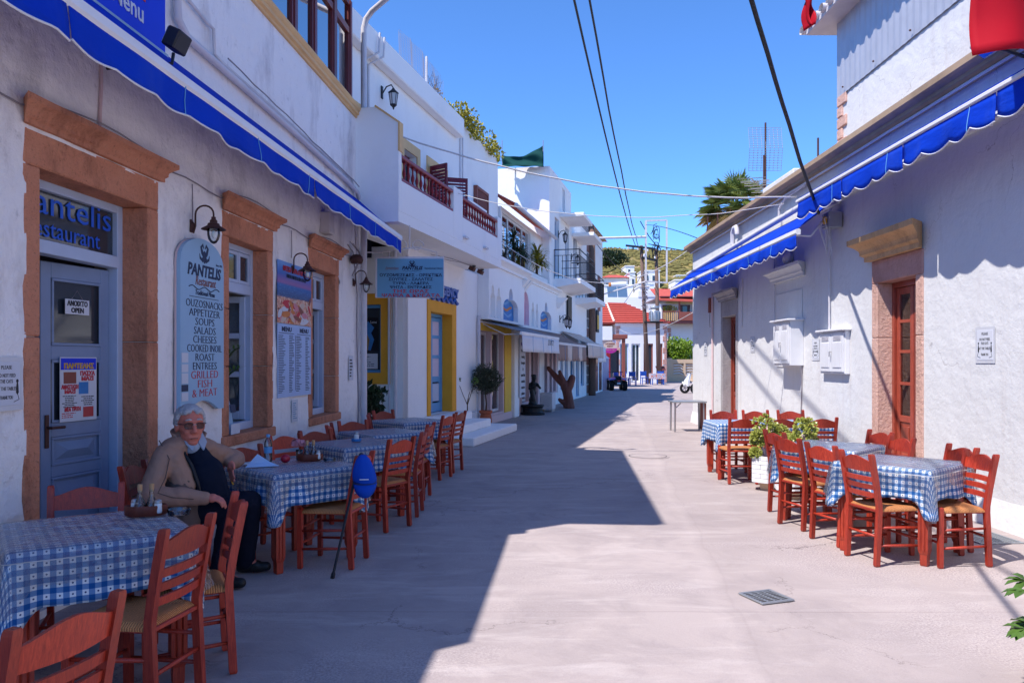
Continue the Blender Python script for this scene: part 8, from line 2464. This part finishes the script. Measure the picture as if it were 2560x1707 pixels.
# manhole and gratings
mh = thing('manhole_cover', 'round iron manhole cover in the sunlit street', 'manhole cover', T(2.28, 13.1, .006))
MB().lathe([(0, .006), (.30, .006), (.31, .004), (.36, .004), (.37, -.02)], 32).build('lid', MATS['street_concrete'], mh)
MB().lathe([(.305, .0075), (.318, .0075)], 32).build('joint', MATS['ink_black'], mh)
def grate(x, y, rz, w, h, label):
    t = thing('drain_grate', label, 'drain grate', T(x, y, .008) @ RZ(rz))
    MB().box(-w/2, w/2, -h/2, h/2, -.006, -.003).build('gully', MATS['soil'], t)
    f = MB(); f.cbox(-w/2-.02, w/2+.02, -h/2-.02, -h/2, -.004, .006, .002); f.cbox(-w/2-.02, w/2+.02, h/2, h/2+.02, -.004, .006, .002); f.cbox(-w/2-.02, -w/2, -h/2, h/2, -.004, .006, .002); f.cbox(w/2, w/2+.02, -h/2, h/2, -.004, .006, .002)
    f.build('rim', MATS['galvanised'], t)
    me = MB().cbox(-w/2, w/2, -.004, .004, -.002, .003, .002).mesh('bar'); me.materials.append(MATS['galvanised'])
    n = int(h/.026)
    for i in range(n):
        o = bpy.data.objects.new('bar', me); COL.objects.link(o); o.parent = t; o.matrix_local = T(0, -h/2+(i+.5)*h/n, 0)
    me = MB().cbox(-.004, .004, -h/2, h/2, -.003, .003, .002).mesh('cross_bar'); me.materials.append(MATS['galvanised'])
    n = int(w/.045)
    for i in range(1, n):
        o = bpy.data.objects.new('cross_bar', me); COL.objects.link(o); o.parent = t; o.matrix_local = T(-w/2+i*w/n, 0, 0)
grate(1.72, 5.28, R(20), .22, .22, 'square iron drain grate in the foreground of the sunlit street')
grate(4.28, 7.05, R(3), .36, .42, 'iron drain grate beside the wall behind the near right chairs')
# ------------------------------------------------------------------ overhead cables
def cable(label, a, b, sag, r, mat, n=24, wob=0.0, name='overhead_cable', seed=0):
    a, b = Vector(a), Vector(b)
    pts = []
    for i in range(n+1):
        q = i/n; p = a.lerp(b, q); p.z -= 4*sag*q*(1-q)
        if wob and 0 < i < n: p += Vector((noise.noise((q*9, seed, 0)), 0, noise.noise((q*9, seed, 4))))*wob
        pts.append(p)
    o = MB().tube(pts, r, 6).build(name, MATS[mat], smooth=True)
    return tag(o, label, 'cable')
PT = (8.9, 55.9, 9.75)
cable('left one of two thick black cables running from the street top to the pole', PT, (-1.5, 1.0, 9.3), .9, .026, 'cable_black')
cable('right one of two thick black cables running from the street top to the pole', (9.1, 55.9, 9.7), (-1.15, 1.0, 9.3), .95, .024, 'cable_black', 24, .04, seed=2)
cable('thick black cable dropping from the picture top to the sunlit wall', (4.40, 11.2, 3.72), (-.9, 1.0, 6.45), .25, .022, 'cable_black', 24, .02, seed=3)
cable('long sagging white cable crossing the street from the restaurant corner', (-2.35, 12.0, 5.28), (4.6, 12.6, 4.25), .36, .013, 'cable_white', 30, .03, seed=4)
cable('thinner white cable crossing the street just below the sagging one', (-1.2, 14.6, 4.78), (4.5, 12.9, 4.2), .34, .007, 'cable_white', 30, .02, seed=5)
cable('thin white cable slung from the balcony house to the far roof corner', (-.3, 18.3, 4.45), (4.75, 20.55, 4.62), .98, .009, 'cable_white', 30, .02, seed=6)
cable('black cable from the empty sign frame across to the palm side', (6.4, 36.6, 7.1), (11.6, 37.5, 6.6), .12, .022, 'cable_black')
cable('thin black cable slanting down from the empty sign frame to the far roof', (6.3, 36.6, 8.0), (5.2, 20.6, 4.72), -.1, .012, 'cable_black')
cable('thin cable crossing low from the tiled house to the sunlit corner', (7.8, 57, 4.0), (4.78, 20.45, 2.9), .5, .010, 'cable_white', 20, .03, seed=8)
cable('thin black service cable from the pole to the plain white building', (9.4, 56, 8.0), (9.9, 75, 6.2), .3, .02, 'cable_black')
cable('thin black cable running from the wooden post to the tangled pole', (3.8, 36.5, 7.3), (9.3, 56, 7.6), .5, .018, 'cable_black')
tn = thing('cable_tangle', 'knot of black cables beside the empty sign frame', 'cable knot', T(6.75, 36.8, 7.2))
m = MB(); r_ = random.Random(77)
for k in range(16):
    a0 = r_.random()*6.28; rr = .12+.28*r_.random(); zc = r_.uniform(-.7, .7)
    m.tube([(rr*math.cos(a0+q*.5)*.5+.1*r_.random(), .1*math.sin(q), zc+rr*math.sin(a0+q*.5)) for q in range(9)], .014, 4)
m.tube([(-.7, 0, 1.0), (-.3, 0, .3), (.1, 0, -.2), (.1, 0, -1.2)], .022, 5)
m.build('loops', MATS['cable_black'], tn)
for o in list(bpy.data.objects):
    if o.type == 'MESH' and not o.data.materials: o.data.materials.append(MATS['plaster_white'])
